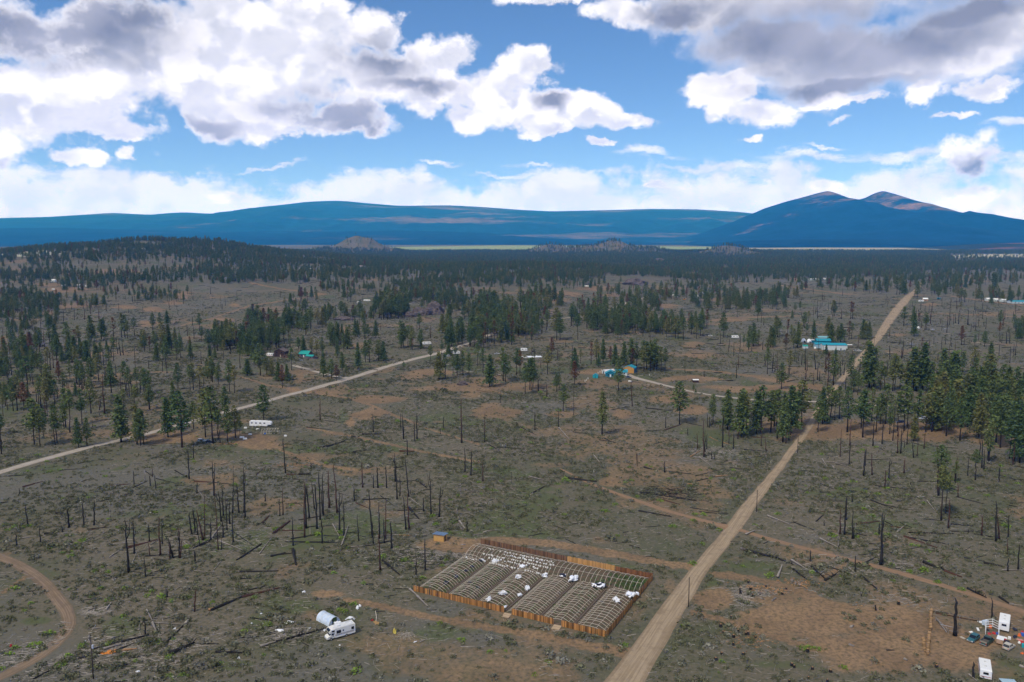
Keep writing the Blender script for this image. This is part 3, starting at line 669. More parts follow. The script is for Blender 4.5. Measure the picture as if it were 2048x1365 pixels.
T_(0, 680, .25, [(1170,230,480),(1200,350,560),(1425,180,400),(1390,330,580,'F'),(1345,460,780,'F'),(1362,480,735),(1458,400,860),(1522,200,410),(1548,180,400),(1525,0,150),(1550,490,715),(1600,210,430),(1630,220,370),(1645,390,780,'F'),(1705,370,830),(1745,540,805),(1762,560,830),(1660,150,310),(1690,130,330,'F'),(1700,150,340),(1750,180,370),(1822,520,820,'F'),(1800,370,600,'F'),(1885,520,785),(1920,600,760),(1838,150,420),(1878,200,425),(1680,40,150),(1720,60,160),(1790,0,150,'B'),(1920,20,230),(1980,150,285),(1440,-50,80),(1155,-40,95),(1200,-30,90),(1250,-40,80),(1305,-50,75),(1355,-60,62)])
T_(480, 680, .2656, [(180,335,610,'F'),(320,190,360),(355,180,310),(290,170,310),(155,20,270,'F'),(200,120,270,'F'),(240,150,270),(55,140,270),(390,60,230),(630,80,280,'F'),(690,140,295,'F'),(727,190,310,'F'),(770,90,230),(800,180,260,'F'),(735,0,120),(890,20,225,'C'),(945,0,170,'F'),(975,0,170),(1045,0,160,'F'),(1080,10,160),(1235,165,240,'R'),(1215,-30,65),(1285,-20,75),(1300,-10,80),(1365,0,70),(1435,30,150,'D'),(1500,90,300,'F'),(1545,100,295),(1605,110,250),(1635,105,270),(1680,80,270),(1725,90,280),(1880,110,355,'F'),(1830,60,250),(1982,60,310),(2000,100,320),(1520,0,110),(1570,20,120),(1620,20,130),(1790,20,200),(480,-30,120),(540,-20,110),(580,0,120,'F'),(620,-20,110),(440,-20,130,'F'),(380,-40,80),(110,-30,180,'F'),(60,-40,120,'F')])
T_(1024, 680, .2638, [(35,60,265),(135,140,380),(150,130,380),(160,160,360),(100,170,415),(270,40,265),(300,-20,140,'F'),(475,60,230,'F'),(520,70,180,'F'),(475,160,350,'B'),(338,250,390),(358,255,385),(388,330,538,'F'),(468,370,575,'N'),(655,100,210),(640,-10,190),(690,-10,170),(745,50,190,'F'),(780,30,200,'F'),(850,10,190,'D'),(905,30,200),(945,20,220),(1000,0,230,'F'),(1050,20,240),(1100,40,240),(1130,50,245),(1160,60,230),(1020,10,225),(1075,30,235),(808,130,388,'F'),(682,390,725,'F'),(1270,310,640,'F'),(1375,340,395,'R'),(1392,375,402,'R'),(1523,405,645,'F'),(1633,375,683,'F'),(1603,440,660),(1737,370,735,'F'),(1757,380,680),(1777,430,710),(1850,380,712,'F'),(1885,345,720),(1935,50,260),(1790,0,95),(1870,400,670),(60,80,250),(600,20,190)])
T_(1536, 680, .2638, [(102,170,375),(162,80,265),(495,100,345,'F'),(455,90,320,'D'),(625,110,340),(20,380,700,'F'),(45,380,660),(65,370,650),(112,395,775,'F'),(175,345,710,'F'),(222,390,670),(253,300,650,'F'),(378,420,700,'F'),(412,360,640,'F'),(450,350,620),(475,360,600),(505,380,610),(540,350,600,'D'),(600,350,700,'F'),(718,370,740,'F'),(705,390,670),(785,360,620),(818,430,700,'D'),(850,400,640),(890,330,640),(920,480,715),(945,480,765,'N'),(980,390,690),(1030,340,690,'F'),(1055,360,665),(1104,560,770,'F'),(1130,370,700),(1195,400,700),(1350,400,730,'F'),(1455,430,765,'F'),(1597,400,750,'F'),(1672,600,940),(1728,400,780,'F'),(1760,420,818,'F'),(1865,450,920),(1908,560,933,'F'),(765,20,370,'F'),(850,160,385),(745,0,320,'F'),(1098,50,390,'F'),(1168,-10,390,'C'),(945,100,390,'F'),(1000,180,370),(1235,160,400,'F'),(1320,60,420,'C'),(1395,80,440,'C'),(1345,150,450,'F'),(1475,90,250),(1558,50,262),(1680,20,270,'C'),(960,120,385),(800,60,360),(880,200,380),(1120,80,385,'F'),(1060,160,385,'F'),(680,240,420,'F'),(650,230,400,'F'),(440,35,110,'F'),(512,60,130,'F')])
for q in range(64):      # the dense stand at the right edge
    r = random.Random(900 + q); x = r.uniform(1240, 2080); y = r.uniform(400, 700) + (60 if x > 1700 else 0); T_(1536, 680, .2638, [(x, y - r.uniform(230, 330), y, r.choice('FFPCY'))])
T_(1640, 880, .2198, [(1077,40,508,'T'),(1103,225,730,'T'),(1140,300,683,'T'),(1412,85,366,'T'),(1230,190,396,'T')])
T_(0, 440, .2539, [(90,830,990,'F'),(180,860,1010),(205,900,1020,'D'),(240,880,1000),(290,840,1000,'F'),(315,850,1000),(390,830,980),(435,820,1005,'F'),(530,800,1000,'D'),(545,880,1015),(590,860,990),(620,830,985),(720,750,960,'F'),(745,840,960,'F'),(800,780,940),(820,770,940),(895,765,920),(960,730,925),(985,745,925,'F'),(1005,800,935),(1060,770,912),(1120,870,1010),(1140,865,1020),(1180,920,1020),(1215,870,1015),(1235,900,1010),(1205,730,870),(1262,730,860,'F'),(1318,715,830,'F'),(1285,800,1010,'F'),(1330,820,1005),(1380,845,985,'F'),(1572,730,875,'F'),(1497,920,1015,'F'),(1750,900,1020,'B'),(1990,660,780,'F'),(1970,700,820),(1995,720,850),(660,950,1020),(745,950,1020),(790,960,1024,'F'),(840,950,1024),(1655,980,1024),(60,570,730),(30,600,720),(130,600,720),(45,650,725)])
T_(500, 440, .2539, [(575,470,560),(742,510,620),(770,530,640),(795,530,650),(715,640,750),(725,640,740),(830,680,750),(975,550,575),(1478,570,690,'F'),(1565,650,780,'F'),(1578,660,778),(1515,740,890,'F'),(1335,730,870),(1190,790,1010,'F'),(1210,810,1005),(1245,830,1010),(1275,830,1020),(1345,860,1020),(1560,850,1000,'F'),(1540,870,1000),(830,780,920),(850,790,920),(905,790,940,'F'),(930,820,930,'F'),(633,840,990,'F'),(690,920,1012,'F'),(992,790,930),(1355,620,700,'F'),(1580,800,880),(600,700,840,'F'),(575,680,840,'F'),(480,680,850,'D'),(440,740,910,'F'),(535,690,830,'B'),(280,690,860,'F'),(310,690,850),(270,720,850),(200,730,840),(185,740,840),(150,690,810),(90,780,900),(110,800,960),(20,660,790,'F'),(380,720,860,'D'),(410,720,870,'D'),(350,700,850,'D')])
T_(1000, 440, .2637, [(1693,700,893,'F'),(1885,800,985,'F'),(1920,780,960),(1960,830,950,'F'),(1848,870,960),(545,650,805,'F'),(375,620,740,'F'),(590,720,910),(1958,570,720),(1180,560,660,'F'),(1060,520,600,'F'),(915,430,490,'F'),(790,420,485,'F'),(430,640,910,'F'),(455,700,915,'F'),(1390,740,910),(1330,740,900),(1350,760,905),(1490,780,905,'F'),(1450,720,870,'F'),(1520,700,880),(1375,670,780,'F'),(1310,700,820,'F'),(720,620,830,'F'),(740,660,835),(690,640,830),(800,680,820),(1130,780,890,'F')])
T_(1520, 440, .2578, [(120,740,912,'F'),(135,760,910),(150,780,905),(80,820,990,'B'),(100,830,990,'D'),(215,770,900,'F'),(240,810,920,'F'),(260,840,1000,'F'),(290,790,990,'F'),(310,800,960,'F'),(200,880,1010,'F'),(285,510,600),(180,580,685,'F'),(195,590,685),(35,530,650,'F'),(50,530,640,'F'),(75,540,650),(270,640,720,'F'),(310,630,702),(250,700,765,'F'),(345,710,840),(375,705,800),(362,800,885),(415,780,932,'F'),(565,620,752),(578,630,750),(703,630,770),(717,640,768),(527,750,905,'F'),(550,800,960,'F'),(600,820,950,'F'),(625,800,950,'F'),(655,850,950,'F'),(690,780,930,'F'),(710,800,925),(798,770,925),(815,790,928),(845,790,925),(1115,670,822,'F'),(1188,670,800,'F'),(1195,720,905,'F'),(1232,720,830),(1280,715,855),(1292,740,855),(1562,820,972),(1740,860,985,'F'),(1665,890,990,'F'),(1255,910,1020,'F'),(1545,530,640,'F'),(1560,530,645,'F'),(1585,540,640),(1495,420,530,'F'),(1515,440,530),(1800,400,540,'F'),(1820,410,540),(1350,460,560,'F'),(1370,470,560),(1218,480,612),(1060,430,580,'F'),(1082,500,580),(1120,480,580),(975,450,555,'F'),(1380,520,620),(1590,450,510),(1630,450,515),(1990,440,500,'F'),(1960,410,500,'D'),(1560,630,700,'N')])
# looser groups further away: (cx, cy of feet, half width, half height, count, tree height in pixels)
GROUPS = [(60,735,70,30,16,48),(190,722,60,20,10,42),(330,722,40,14,6,42),(1290,738,40,6,6,60),(470,700,50,14,12,46),(700,640,50,14,14,30),(55,640,80,30,60,24),(110,612,100,16,60,20),(290,590,90,12,40,16),(330,600,40,6,12,18),(590,615,30,12,10,20),(560,655,70,18,30,34),(530,690,45,12,20,44),(440,690,40,14,16,40),(785,628,38,18,40,38),(680,690,30,10,8,40),(960,680,75,20,36,44),(985,640,60,26,46,34),(920,610,70,18,44,26),(1050,650,50,36,50,38),(1085,610,40,20,30,28),(1180,635,44,20,26,30),(1240,655,70,16,52,36),(1270,625,60,20,34,30),(1330,665,40,12,14,40),(1390,655,30,8,8,34),(1440,605,60,16,36,26),(1500,612,70,12,26,26),(1320,595,60,10,26,22),(1240,590,50,10,14,20),(1550,600,40,14,20,24),(1640,575,70,8,20,18),(1760,575,70,14,34,22),(1900,575,80,16,44,20),(2000,600,60,12,26,20),(1960,560,90,10,60,16),
 (60,600,60,8,30,16),(170,575,60,10,26,18),(200,560,70,8,20,14),(440,560,80,10,60,14),(700,580,60,10,40,16),(820,590,60,14,50,20),(870,600,60,14,36,24),(1120,570,80,10,40,16),(1400,575,70,10,40,16),(2030,660,40,20,10,30),(1850,560,80,8,50,16),(610,600,30,6,6,24)]
for gi_, (cx, cy, rx, ry, n, hp) in enumerate(GROUPS):
    r = random.Random(500 + gi_)
    for q in range(int(n * 1.5)):
        a = r.uniform(0, 6.283); k = r.uniform(0, 1) ** .6; x = cx + math.cos(a) * rx * k; y = cy + math.sin(a) * ry * k
        TREES.append((x, y - hp * r.uniform(.72, 1.15), y, r.choice('PPPFFFPFDB' if r.random() < .5 else 'PPFF')))
PXB = np.array([t[0] for t in TREES]); PYB = np.array([t[2] for t in TREES]); GX, GY, GZ = g2(PXB, PYB)
trees = []
for i, (x, yt, yb, k) in enumerate(TREES):
    p = Vector((GX[i], GY[i], GZ[i])); h = hgt(p, yt)
    trees.append((yb - yt, x, yb, p, max(3.0, min(h, 34)), k))
trees.sort(key=lambda t: -t[0])
for j in range(len(trees)):     # keep the pines off the gravel: done by eye in the list
    pass
kinds = {'P': pine_crowns, 'F': pine_crowns[:1] + pine_crowns[2:3] + pine_crowns[4:5] + full_crowns[1:2], 'C': full_crowns[:2], 'Y': [full_crowns[1], pine_crowns[4]], 'B': brown_crowns, 'D': [pine_crowns[5], brown_crowns[1], pine_crowns[1]], 'N': bare_crowns, 'R': [full_crowns[2]], 'T': [pine_crowns[0], pine_crowns[2]]}
def zone(x, y):
    if y > 905 and x > 1640: return 'in the burnt right hand field'
    if x > 1690 and y > 765: return 'in the dense right hand stand'
    if x > 1690 and y > 700: return 'behind the dense right hand stand'
    if 1560 < x <= 1760 and y > 790: return 'beside the tan road crossing'
    if 1380 < x <= 1560 and y > 780: return 'in the row left of tan road'
    if 1560 < x <= 1800 and y > 640: return 'around the long turquoise roofs'
    if 1100 < x <= 1400 and y > 720: return 'around the turquoise homestead'
    if 1040 < x <= 1400 and y > 690: return 'behind the turquoise homestead'
    if 840 < x <= 1100 and y > 700: return 'right of the gravel road bend'
    if 640 < x <= 840 and y > 680: return 'above the gravel road by cabin'
    if 470 < x <= 640 and y > 690: return 'around the brown cabin'
    if 370 < x <= 560 and y > 820: return 'beside the white fifth wheel trailer'
    if 280 < x <= 470 and y > 740: return 'along the middle of the gravel road'
    if x <= 280 and y > 840: return 'above the gravel road at left edge'
    if x <= 280 and y > 700: return 'in the left edge burnt woods'
    if x <= 500 and y > 640: return 'in rows below the left hill'
    if x <= 700: return 'on the left hill slope'
    if x <= 1050: return 'in the middle groves'
    if x <= 1450: return 'around the far bend of the gravel road'
    if x <= 1780: return 'on far plain left of road'
    return 'on far plain right of road'
words = {'P': 'tall bare trunked pine', 'F': 'dark green pine', 'C': 'broad full dark conifer', 'Y': 'green conifer', 'B': 'orange scorched pine', 'D': 'brownish pine', 'N': 'dead bare pine', 'R': 'small round young pine', 'T': 'yellow green pine on thin trunk'}
N_IND = 296
ind = trees[:N_IND]; byz = {}
for t in ind: byz.setdefault((zone(t[1], t[2]), words[t[5]]), []).append(t)
proto_trees = []
for (zn, wd), lst in byz.items():
    lst.sort(key=lambda t: t[1])
    for q, (hp, x, y, p, h, k) in enumerate(lst):
        lab = f"{wd} {zn}" if len(lst) == 1 else f"{wd}, {ordinal(q + 1)} from left, {zn}"
        cm = random.choice(kinds[k]); s = h
        if len(lab.split()) > 16: print('LONG', lab)
        e = thing('pine_tree', lab, 'pine tree', p, random.uniform(0, 6.28), 'pines ' + zn)
        lean = random.uniform(0, .025) if not (1915 < x < 1925 and y > 960) else .0
        e.rotation_euler[0] = random.uniform(-.02, .02); e.rotation_euler[1] = random.uniform(-.02, .02)
        wv_ = random.uniform(.9, 1.45)
        c = link(bpy.data.objects.new('crown', cm), e); c.scale = (s * wv_, s * wv_, s)
        if k == 'T': c.scale = (s * 1.05, s * 1.05, s * .62); c.location.z = s * .38
        t = link(bpy.data.objects.new('trunk', trunks[q % 5]), e); tw = s * random.uniform(.9, 1.4); t.scale = (tw, tw, s)
        proto_trees.append((cm, t, c))
def first(meshes):
    out = []
    for m_ in meshes:
        for (cm, t, c) in proto_trees:
            if cm is m_: out.append((t, c)); break
    return out
# ------------------------------------------------------------------ scattering with geometry nodes
def scatter(name, P, S, rot, idx, sources, label, SZ=None):
    P = np.asarray(P, np.float32); n = len(P)
    me = bpy.data.meshes.new(name); me.vertices.add(n); me.vertices.foreach_set('co', P.ravel())
    for an, arr, typ in (('sx', S, 'FLOAT'), ('sz', S if SZ is None else SZ, 'FLOAT'), ('rot', rot, 'FLOAT'), ('idx', idx, 'INT')):
        a = me.attributes.new(an, typ, 'POINT'); a.data.foreach_set('value', np.asarray(arr, np.int32 if typ == 'INT' else np.float32))
    o = link(bpy.data.objects.new(name, me), kind='stuff', label=label)
    ng = bpy.data.node_groups.new(name, 'GeometryNodeTree'); ng.interface.new_socket('Geometry', in_out='INPUT', socket_type='NodeSocketGeometry'); ng.interface.new_socket('Geometry', in_out='OUTPUT', socket_type='NodeSocketGeometry')
    N = ng.nodes; L = ng.links; gi = N.new('NodeGroupInput'); go = N.new('NodeGroupOutput'); jn = N.new('GeometryNodeJoinGeometry')
    def attr(nm, dt):
        a = N.new('GeometryNodeInputNamedAttribute'); a.data_type = dt; a.inputs['Name'].default_value = nm; return a.outputs['Attribute']
    sx = attr('sx', 'FLOAT'); sz = attr('sz', 'FLOAT'); ro = attr('rot', 'FLOAT'); ix = attr('idx', 'INT')
    cr = N.new('ShaderNodeCombineXYZ'); L.new(ro, cr.inputs[2]); cs = N.new('ShaderNodeCombineXYZ'); L.new(sx, cs.inputs[0]); L.new(sx, cs.inputs[1]); L.new(sz, cs.inputs[2])
    for k, objs in enumerate(sources):
        cp = N.new('FunctionNodeCompare'); cp.data_type = 'INT'; cp.operation = 'EQUAL'; L.new(ix, cp.inputs[2]); cp.inputs[3].default_value = k
        for ob in objs:
            oi = N.new('GeometryNodeObjectInfo'); oi.inputs['Object'].default_value = ob; oi.inputs['As Instance'].default_value = True; oi.transform_space = 'ORIGINAL'
            ip = N.new('GeometryNodeInstanceOnPoints'); L.new(gi.outputs[0], ip.inputs['Points']); L.new(cp.outputs[0], ip.inputs['Selection']); L.new(oi.outputs['Geometry'], ip.inputs['Instance'])
            L.new(cr.outputs[0], ip.inputs['Rotation']); L.new(cs.outputs[0], ip.inputs['Scale']); L.new(ip.outputs[0], jn.inputs[0])
    L.new(jn.outputs[0], go.inputs[0])
    md = o.modifiers.new('scatter', 'NODES'); md.node_group = ng
    return o
srcs = first(pine_crowns[:5] + full_crowns[:2] + brown_crowns)
NS = len(srcs); nbrown = sum(1 for m_ in brown_crowns if first([m_])); NG = NS - nbrown
rest = trees[N_IND:]
P = np.array([t[3] for t in rest]); S = np.array([t[4] for t in rest]); nr = len(rest)
scatter('distant_pines', P, S * rng.uniform(1.0, 1.5, nr), rng.uniform(0, 6.28, nr), np.where(rng.uniform(size=nr) < .09, rng.integers(NG, NS, nr), rng.integers(0, NG, nr)), srcs, 'small far pines in loose groves on the plain', SZ=S)
# the continuous forest on the hill and across the plain
M_ = 420000
az_ = rng.uniform(-.70, .70, M_); rr_ = np.sqrt(rng.uniform(1350 ** 2, 7300 ** 2, M_)); fx = rr_ * np.sin(az_); fy = rr_ * np.cos(az_); fz = hz(fx, fy); ppx, ppy = topx(fx, fy, fz)
edge = np.interp(ppx, [-200, 0, 60, 200, 330, 420, 520, 640, 700, 800, 900, 1000, 1100, 1250, 1400, 1550, 1700, 1850, 2048, 2300], [600, 600, 588, 578, 570, 562, 562, 566, 572, 578, 585, 588, 566, 556, 560, 560, 556, 552, 548, 548])
nn = fbm(fx / 160, fy / 160, 4, 91)
keep = (ppy < edge + (nn - .5) * 26) & (fy > 100)
dens = np.where(rr_ > 5200, .5, 1.0) * np.clip(.55 + (nn - .40) * 3.6, .16, 1)
dens = np.where(rr_ < 3000, dens * .62, dens * .55)
clear = np.hypot((ppx - 230) / 90, (ppy - 540) / 12) < 1; clear |= np.hypot((ppx - 150) / 42, (ppy - 577) / 10) < 1; clear |= np.hypot((ppx - 1290) / 120, (ppy - 568) / 7) < .9
dens = np.where(clear, .06, dens)
for (cx, cy, h_, wx, wy) in KNOLLS: dens = np.where(np.hypot((fx - cx) / wx, (fy - cy) / wy) < 1.3, dens * (.07 if h_ > 70 else .6), dens)
dens = np.where((ppy < 503) & (fy > 5400), 0, dens)
dens = np.where((ppx > 1900) & (ppy > 509) & (ppy < 521), dens * .1, dens)
keep &= rng.uniform(size=M_) < dens
fx, fy, fz, rr2 = fx[keep], fy[keep], fz[keep], rr_[keep]; n = len(fx); print('forest', n)
S = rng.uniform(11, 19, n) * np.where(rr2 > 3000, 1.1, 1.0)
scatter('forest', np.stack([fx, fy, fz], -1), S * 1.15, rng.uniform(0, 6.28, n), np.where(rng.uniform(size=n) < .05, rng.integers(NG, NS, n), rng.integers(0, NG, n)), srcs, 'dark pine forest covering the left hill and the far plain', SZ=S)

# ------------------------------------------------------------------ sagebrush
def bush_mesh(name, m, seed, n=26, w=.55, h=.5, cs=.2):
    r = np.random.default_rng(seed); C = []; S = []
    for _ in range(n):
        a = r.uniform(0, 6.28); q = r.uniform(0, 1) ** .5; z = h * math.sqrt(max(0, 1 - q * q)) * r.uniform(.45, 1)
        C.append((math.cos(a) * w * q, math.sin(a) * w * q, z + .05)); S.append(cs * r.uniform(.7, 1.3))
    V, F = quads_cloud(C, S, 2, seed, 1.0); return npmesh(name, V, F, m, smooth=False)
M_sage = folmat('sagebrush_leaves', (.098,.104,.050), (.13,.13,.075), (.21,.20,.16), 1.35, .7)
M_lime = folmat('rabbitbrush_leaves', (.17,.26,.04), (.15,.22,.035), (.13,.18,.04), 1.25, .7)
M_dead = folmat('dry_brush', (.30,.26,.22), (.2,.17,.14), (.34,.30,.27), 1.3, .6)
sage_m = [bush_mesh('sagebrush', M_sage, s, 22, .55, .5) for s in range(4)]
lime_m = [bush_mesh('rabbitbrush', M_lime, 10 + s, 26, .6, .55) for s in range(3)]
dead_m = bush_mesh('dry_brush', M_dead, 20, 20, .6, .35, .12)
LIME = []
def L_(ox, oy, s, pts): LIME.extend([(ox + x * s, oy + y * s) for x, y in pts])
L_(0, 1020, .2528, [(60,165),(110,140),(1210,25),(1380,158),(1480,300),(570,205),(655,250),(600,275),(400,300),(495,345),(805,460),(860,715),(1365,720),(245,745),(110,630),(190,800),(975,845),(385,985),(655,1080),(540,1160),(465,1240),(1345,1170),(15,1260),(285,1075),(1490,700),(120,1100),(70,1150),(1160,685),(990,625),(1250,1050)])
L_(400, 1020, .2528, [(1075,65),(1110,180),(850,262),(600,158),(940,200),(1610,400),(1220,755),(455,532),(1075,340),(1865,120),(350,965),(1845,50),(1560,300),(1240,1282),(30,40)])
L_(800, 1020, .293, [(1485,180),(1995,370),(1530,925),(420,895),(618,975),(1400,10),(1120,35),(240,100),(370,90),(25,350),(220,45),(1010,1035),(1865,120),(2000,75),(920,1125)])
L_(1400, 1020, .3164, [(450,405),(435,420),(345,95),(495,30),(565,120),(1440,262),(1325,390),(1505,460),(1210,350),(650,880),(690,875),(905,1000),(740,885),(1090,40),(830,160),(1380,230),(1650,505),(270,360),(120,130)])
L_(700, 860, .1904, [(1020,840),(1230,800),(865,910),(1090,980),(1205,495),(1530,650),(720,110),(325,585),(95,640),(900,1000),(1055,740),(1515,315),(1350,455),(385,960),(160,1010),(360,1320),(1050,1090),(1655,225),(1120,265),(1500,640)])
L_(350, 860, .1904, [(1230,795),(1395,1190),(290,800),(120,1240),(1055,1045),(1740,1085),(480,1010),(200,340),(960,365),(1495,1100),(1750,1145),(470,1250),(1790,360),(1690,1290),(1460,540)])
L_(0, 860, .1904, [(1605,875),(150,1025),(60,1000),(1100,495),(1675,608),(600,302),(395,275),(925,715),(525,445),(690,340),(230,325),(635,425),(1140,940),(660,730),(275,1020),(720,1190),(870,1175),(650,1300),(1245,1030),(490,340)])
L_(1640, 880, .2198, [(415,55),(510,70),(245,395),(300,385),(170,450),(250,485),(800,510),(625,580),(400,475),(985,1015),(650,1140),(815,1205),(1070,1295),(525,500),(1410,705),(1370,450),(1520,510),(1650,240),(110,870),(325,890),(470,695),(1800,405),(600,445),(350,120),(385,95),(1640,290)])
L_(1024, 680, .2638, [(860,1085),(905,1070),(560,1110),(100,1245),(1120,1220),(1680,1060),(1285,712),(415,795),(500,870),(950,1190),(1560,1160),(1870,950),(610,1065),(340,1095),(1385,1325),(710,1300),(225,880),(1050,965),(230,795),(140,785),(1880,1290),(1450,1330)])
def soil_at(x, y):
    s, gq, a = fields(x, y); return s
lm = []; lx, ly, lz = g2(np.array([p[0] for p in LIME]), np.array([p[1] for p in LIME]))
order = np.argsort(np.array([p[0] for p in LIME])); limeobjs = []
def bzone(x, y):
    if x > 1400 and y > 1050: return 'near the bottom right clearing'
    if x > 1560: return 'in the burnt right hand field'
    if x > 1050 and y < 1075: return 'below the turquoise homestead'
    if x > 980: return 'around the fenced hoop houses'
    if x > 700 and y < 1080: return 'among trunks behind the small shed'
    if x > 540: return 'around the white motorhome'
    if y > 1120 and x < 330: return 'by the lower left curving track'
    if y > 1080: return 'in the lower left sage field'
    if y < 1080 and x < 350: return 'below the left gravel road'
    return 'among burnt trunks left of centre'
bz = {}
for j in order: bz.setdefault(bzone(*LIME[j]), []).append(j)
for zn, js in bz.items():
    for q, j in enumerate(js):
        o = link(bpy.data.objects.new('rabbitbrush', lime_m[j % 3]), None, f"bright lime green bush, {ordinal(q + 1)} from left, {zn}", 'bush', 'bright green bushes ' + zn, None, (lx[j], ly[j], lz[j] - .05), random.uniform(0, 6.28))
        s = random.uniform(1.0, 2.0); o.scale = (s * 1.25, s * 1.1, s * .9); limeobjs.append(o)
sg = []
for q, (px, py) in enumerate([(640,1225),(760,1262),(1140,1277),(1210,1297)]):
    p = g(px, py); sg.append(link(bpy.data.objects.new('sagebrush', sage_m[q]), None, ['grey sage bush near the small white tunnel','grey sage bush right of the white motorhome','dark sage bush below the second fence gap','dark sage bush below the near fence corner'][q], 'bush', None, None, p)); sg[-1].scale = (1.8, 1.8, 1.4)
db = link(bpy.data.objects.new('dry_brush', dead_m), None, 'low clump of dry grey brush above the lower left power pole', 'bush', None, None, g(215, 1255)); db.scale = (1.5, 1.5, 1)
ssrc = [[o] for o in sg] + [[limeobjs[0]], [db]]
M_ = 260000
az_ = rng.uniform(-.72, .72, M_); rr_ = np.exp(rng.uniform(math.log(118), math.log(1500), M_)); 
# constant density near, thinning with distance
keep = rng.uniform(size=M_) < np.clip((rr_ / 420) ** 2, 0, 1) * 1.0
fx = rr_ * np.sin(az_); fy = rr_ * np.cos(az_); nn = fbm(fx / 26, fy / 26, 3, 131); s_, g_, a_ = fields(fx, fy)
keep &= rng.uniform(size=M_) < np.clip(.15 + (nn - .3) * 2.6, .08, 1) * (1 - .93 * np.clip(s_ * 1.3, 0, 1)) * (1 - .5 * g_)
fz = hz(fx, fy); ppx, ppy = topx(fx, fy, fz)
def offroad(ppx, ppy):
    bad = np.zeros(ppx.shape, bool)
    for pts in [[(1180,1430,115),(1247,1365,80),(1398,1140,42),(1555,940,24),(1645,806,12),(1744,690,16),(1778,643,20),(1820,590,16)],
                [(-90,972,12),(0,945,12),(200,889,10),(400,840,9),(560,795,8),(700,757,8),(870,709,8),(1010,659,6),(1216,622,6),(1300,593,5)],
                [(-40,1100,16),(0,1113,18),(30,1122,20),(72,1146,24),(106,1186,26),(132,1216,28),(156,1243,30),(165,1260,30),(150,1280,26),(115,1302,22),(60,1330,20),(0,1358,20)],
                [(1478,1060,10),(1700,1119,11),(1850,1160,12),(2060,1228,16)],[(1120,938,4),(1280,1004,7),(1456,1055,10)],[(1262,754,10),(1450,795,5),(1800,812,5)]]:
        bad |= seg_dist(ppx, ppy, pts) < 1
    for poly in [[(822,1185),(1213,1280),(1322,1160),(978,1086)],[(1940,1262),(2048,1262),(2048,1310),(1940,1300)],[(645,1290),(715,1272),(715,1255),(650,1262)],[(630,1244),(658,1258),(690,1252),(650,1232)]]:
        ins = np.zeros(ppx.shape, bool); n_ = len(poly)
        for i_ in range(n_):
            x0, y0 = poly[i_]; x1, y1 = poly[(i_ + 1) % n_]
            c = ((y0 > ppy) != (y1 > ppy)) & (ppx < (x1 - x0) * (ppy - y0) / (y1 - y0 + 1e-9) + x0); ins ^= c
        bad |= ins
    return bad
keep &= ~offroad(ppx, ppy)
fx, fy, fz, rr2, nn = fx[keep], fy[keep], fz[keep], rr_[keep], nn[keep]; n = len(fx); print('sage', n)
S = rng.lognormal(-.08, .40, n) * np.where(rr2 > 500, 1.25, 1.0) * (.75 + nn * .5)
idx = rng.choice([0, 1, 2, 3, 4, 5], n, p=[.235, .235, .235, .205, .015, .075])
scatter('sagebrush_cover', np.stack([fx, fy, fz - .03], -1), S, rng.uniform(0, 6.28, n), idx, ssrc, 'countless grey green sage bushes over the plain', SZ=S * .9)
# ------------------------------------------------------------------ burnt standing trunks
print('snags')
def snag_mesh(seed, m, tw=0, broken=False, fork=False):
    r = random.Random(seed); mb = MB(); n = 8; b = .012
    H = 24.0; b = .10; P = [(0, 0, -.5)] + [(r.uniform(-b, b) * (1 + i * .3), r.uniform(-b, b) * (1 + i * .3), H * i / n) for i in range(1, n + 1)]
    rr = [1.35] + [1 - (.45 if broken else .72) * i / n for i in range(1, n + 1)]
    if broken: rr[-1] *= .35
    mb.tube(P, [q * .5 for q in rr], 7)
    for k in range(tw):
        t = r.uniform(.35, .98); a = r.uniform(0, 6.283); L = r.uniform(.8, 3.2) * (1.15 - t * .6); i = int(t * n); c = Vector(P[i]).lerp(Vector(P[min(i + 1, n)]), t * n - i)
        d = Vector((math.cos(a), math.sin(a), 0))
        mb.tube([c, c + d * L * .6 + Vector((0, 0, r.uniform(-.5, .7))), c + d * L + Vector((0, 0, r.uniform(-.8, 1.4)))], [.10, .06, .025], 3, False)
    if fork: mb.tube([P[5], Vector(P[5]) + Vector((1.2, .3, 2.6)), Vector(P[5]) + Vector((1.6, .3, 7.5))], [.28, .2, .1], 5, False)
    return mb.mesh('burnt_trunk', m, True)
SN = {'b': [snag_mesh(1, M_char, 2, True), snag_mesh(2, M_char, 4, True), snag_mesh(3, M_char, 1, True), snag_mesh(4, M_char, 9)],
      't': [snag_mesh(5, M_char, 26), snag_mesh(6, M_charred_brown, 34), snag_mesh(7, M_char, 20, fork=True), snag_mesh(8, M_charred_brown, 16)],
      'r': [snag_mesh(9, M_charred_brown, 6)], 'w': [snag_mesh(10, M_pale, 4, True)], 's': [snag_mesh(11, M_char, 0, True)]}
SNAGS = []
def S_(ox, oy, s, rows):
    for r in rows:
        xt, yt, xb, yb = r[:4]; k = r[4] if len(r) > 4 else None; w = r[5] if len(r) > 5 else None
        SNAGS.append((ox + xt * s, oy + yt * s, ox + xb * s, oy + yb * s, k, w))
Z = .1904
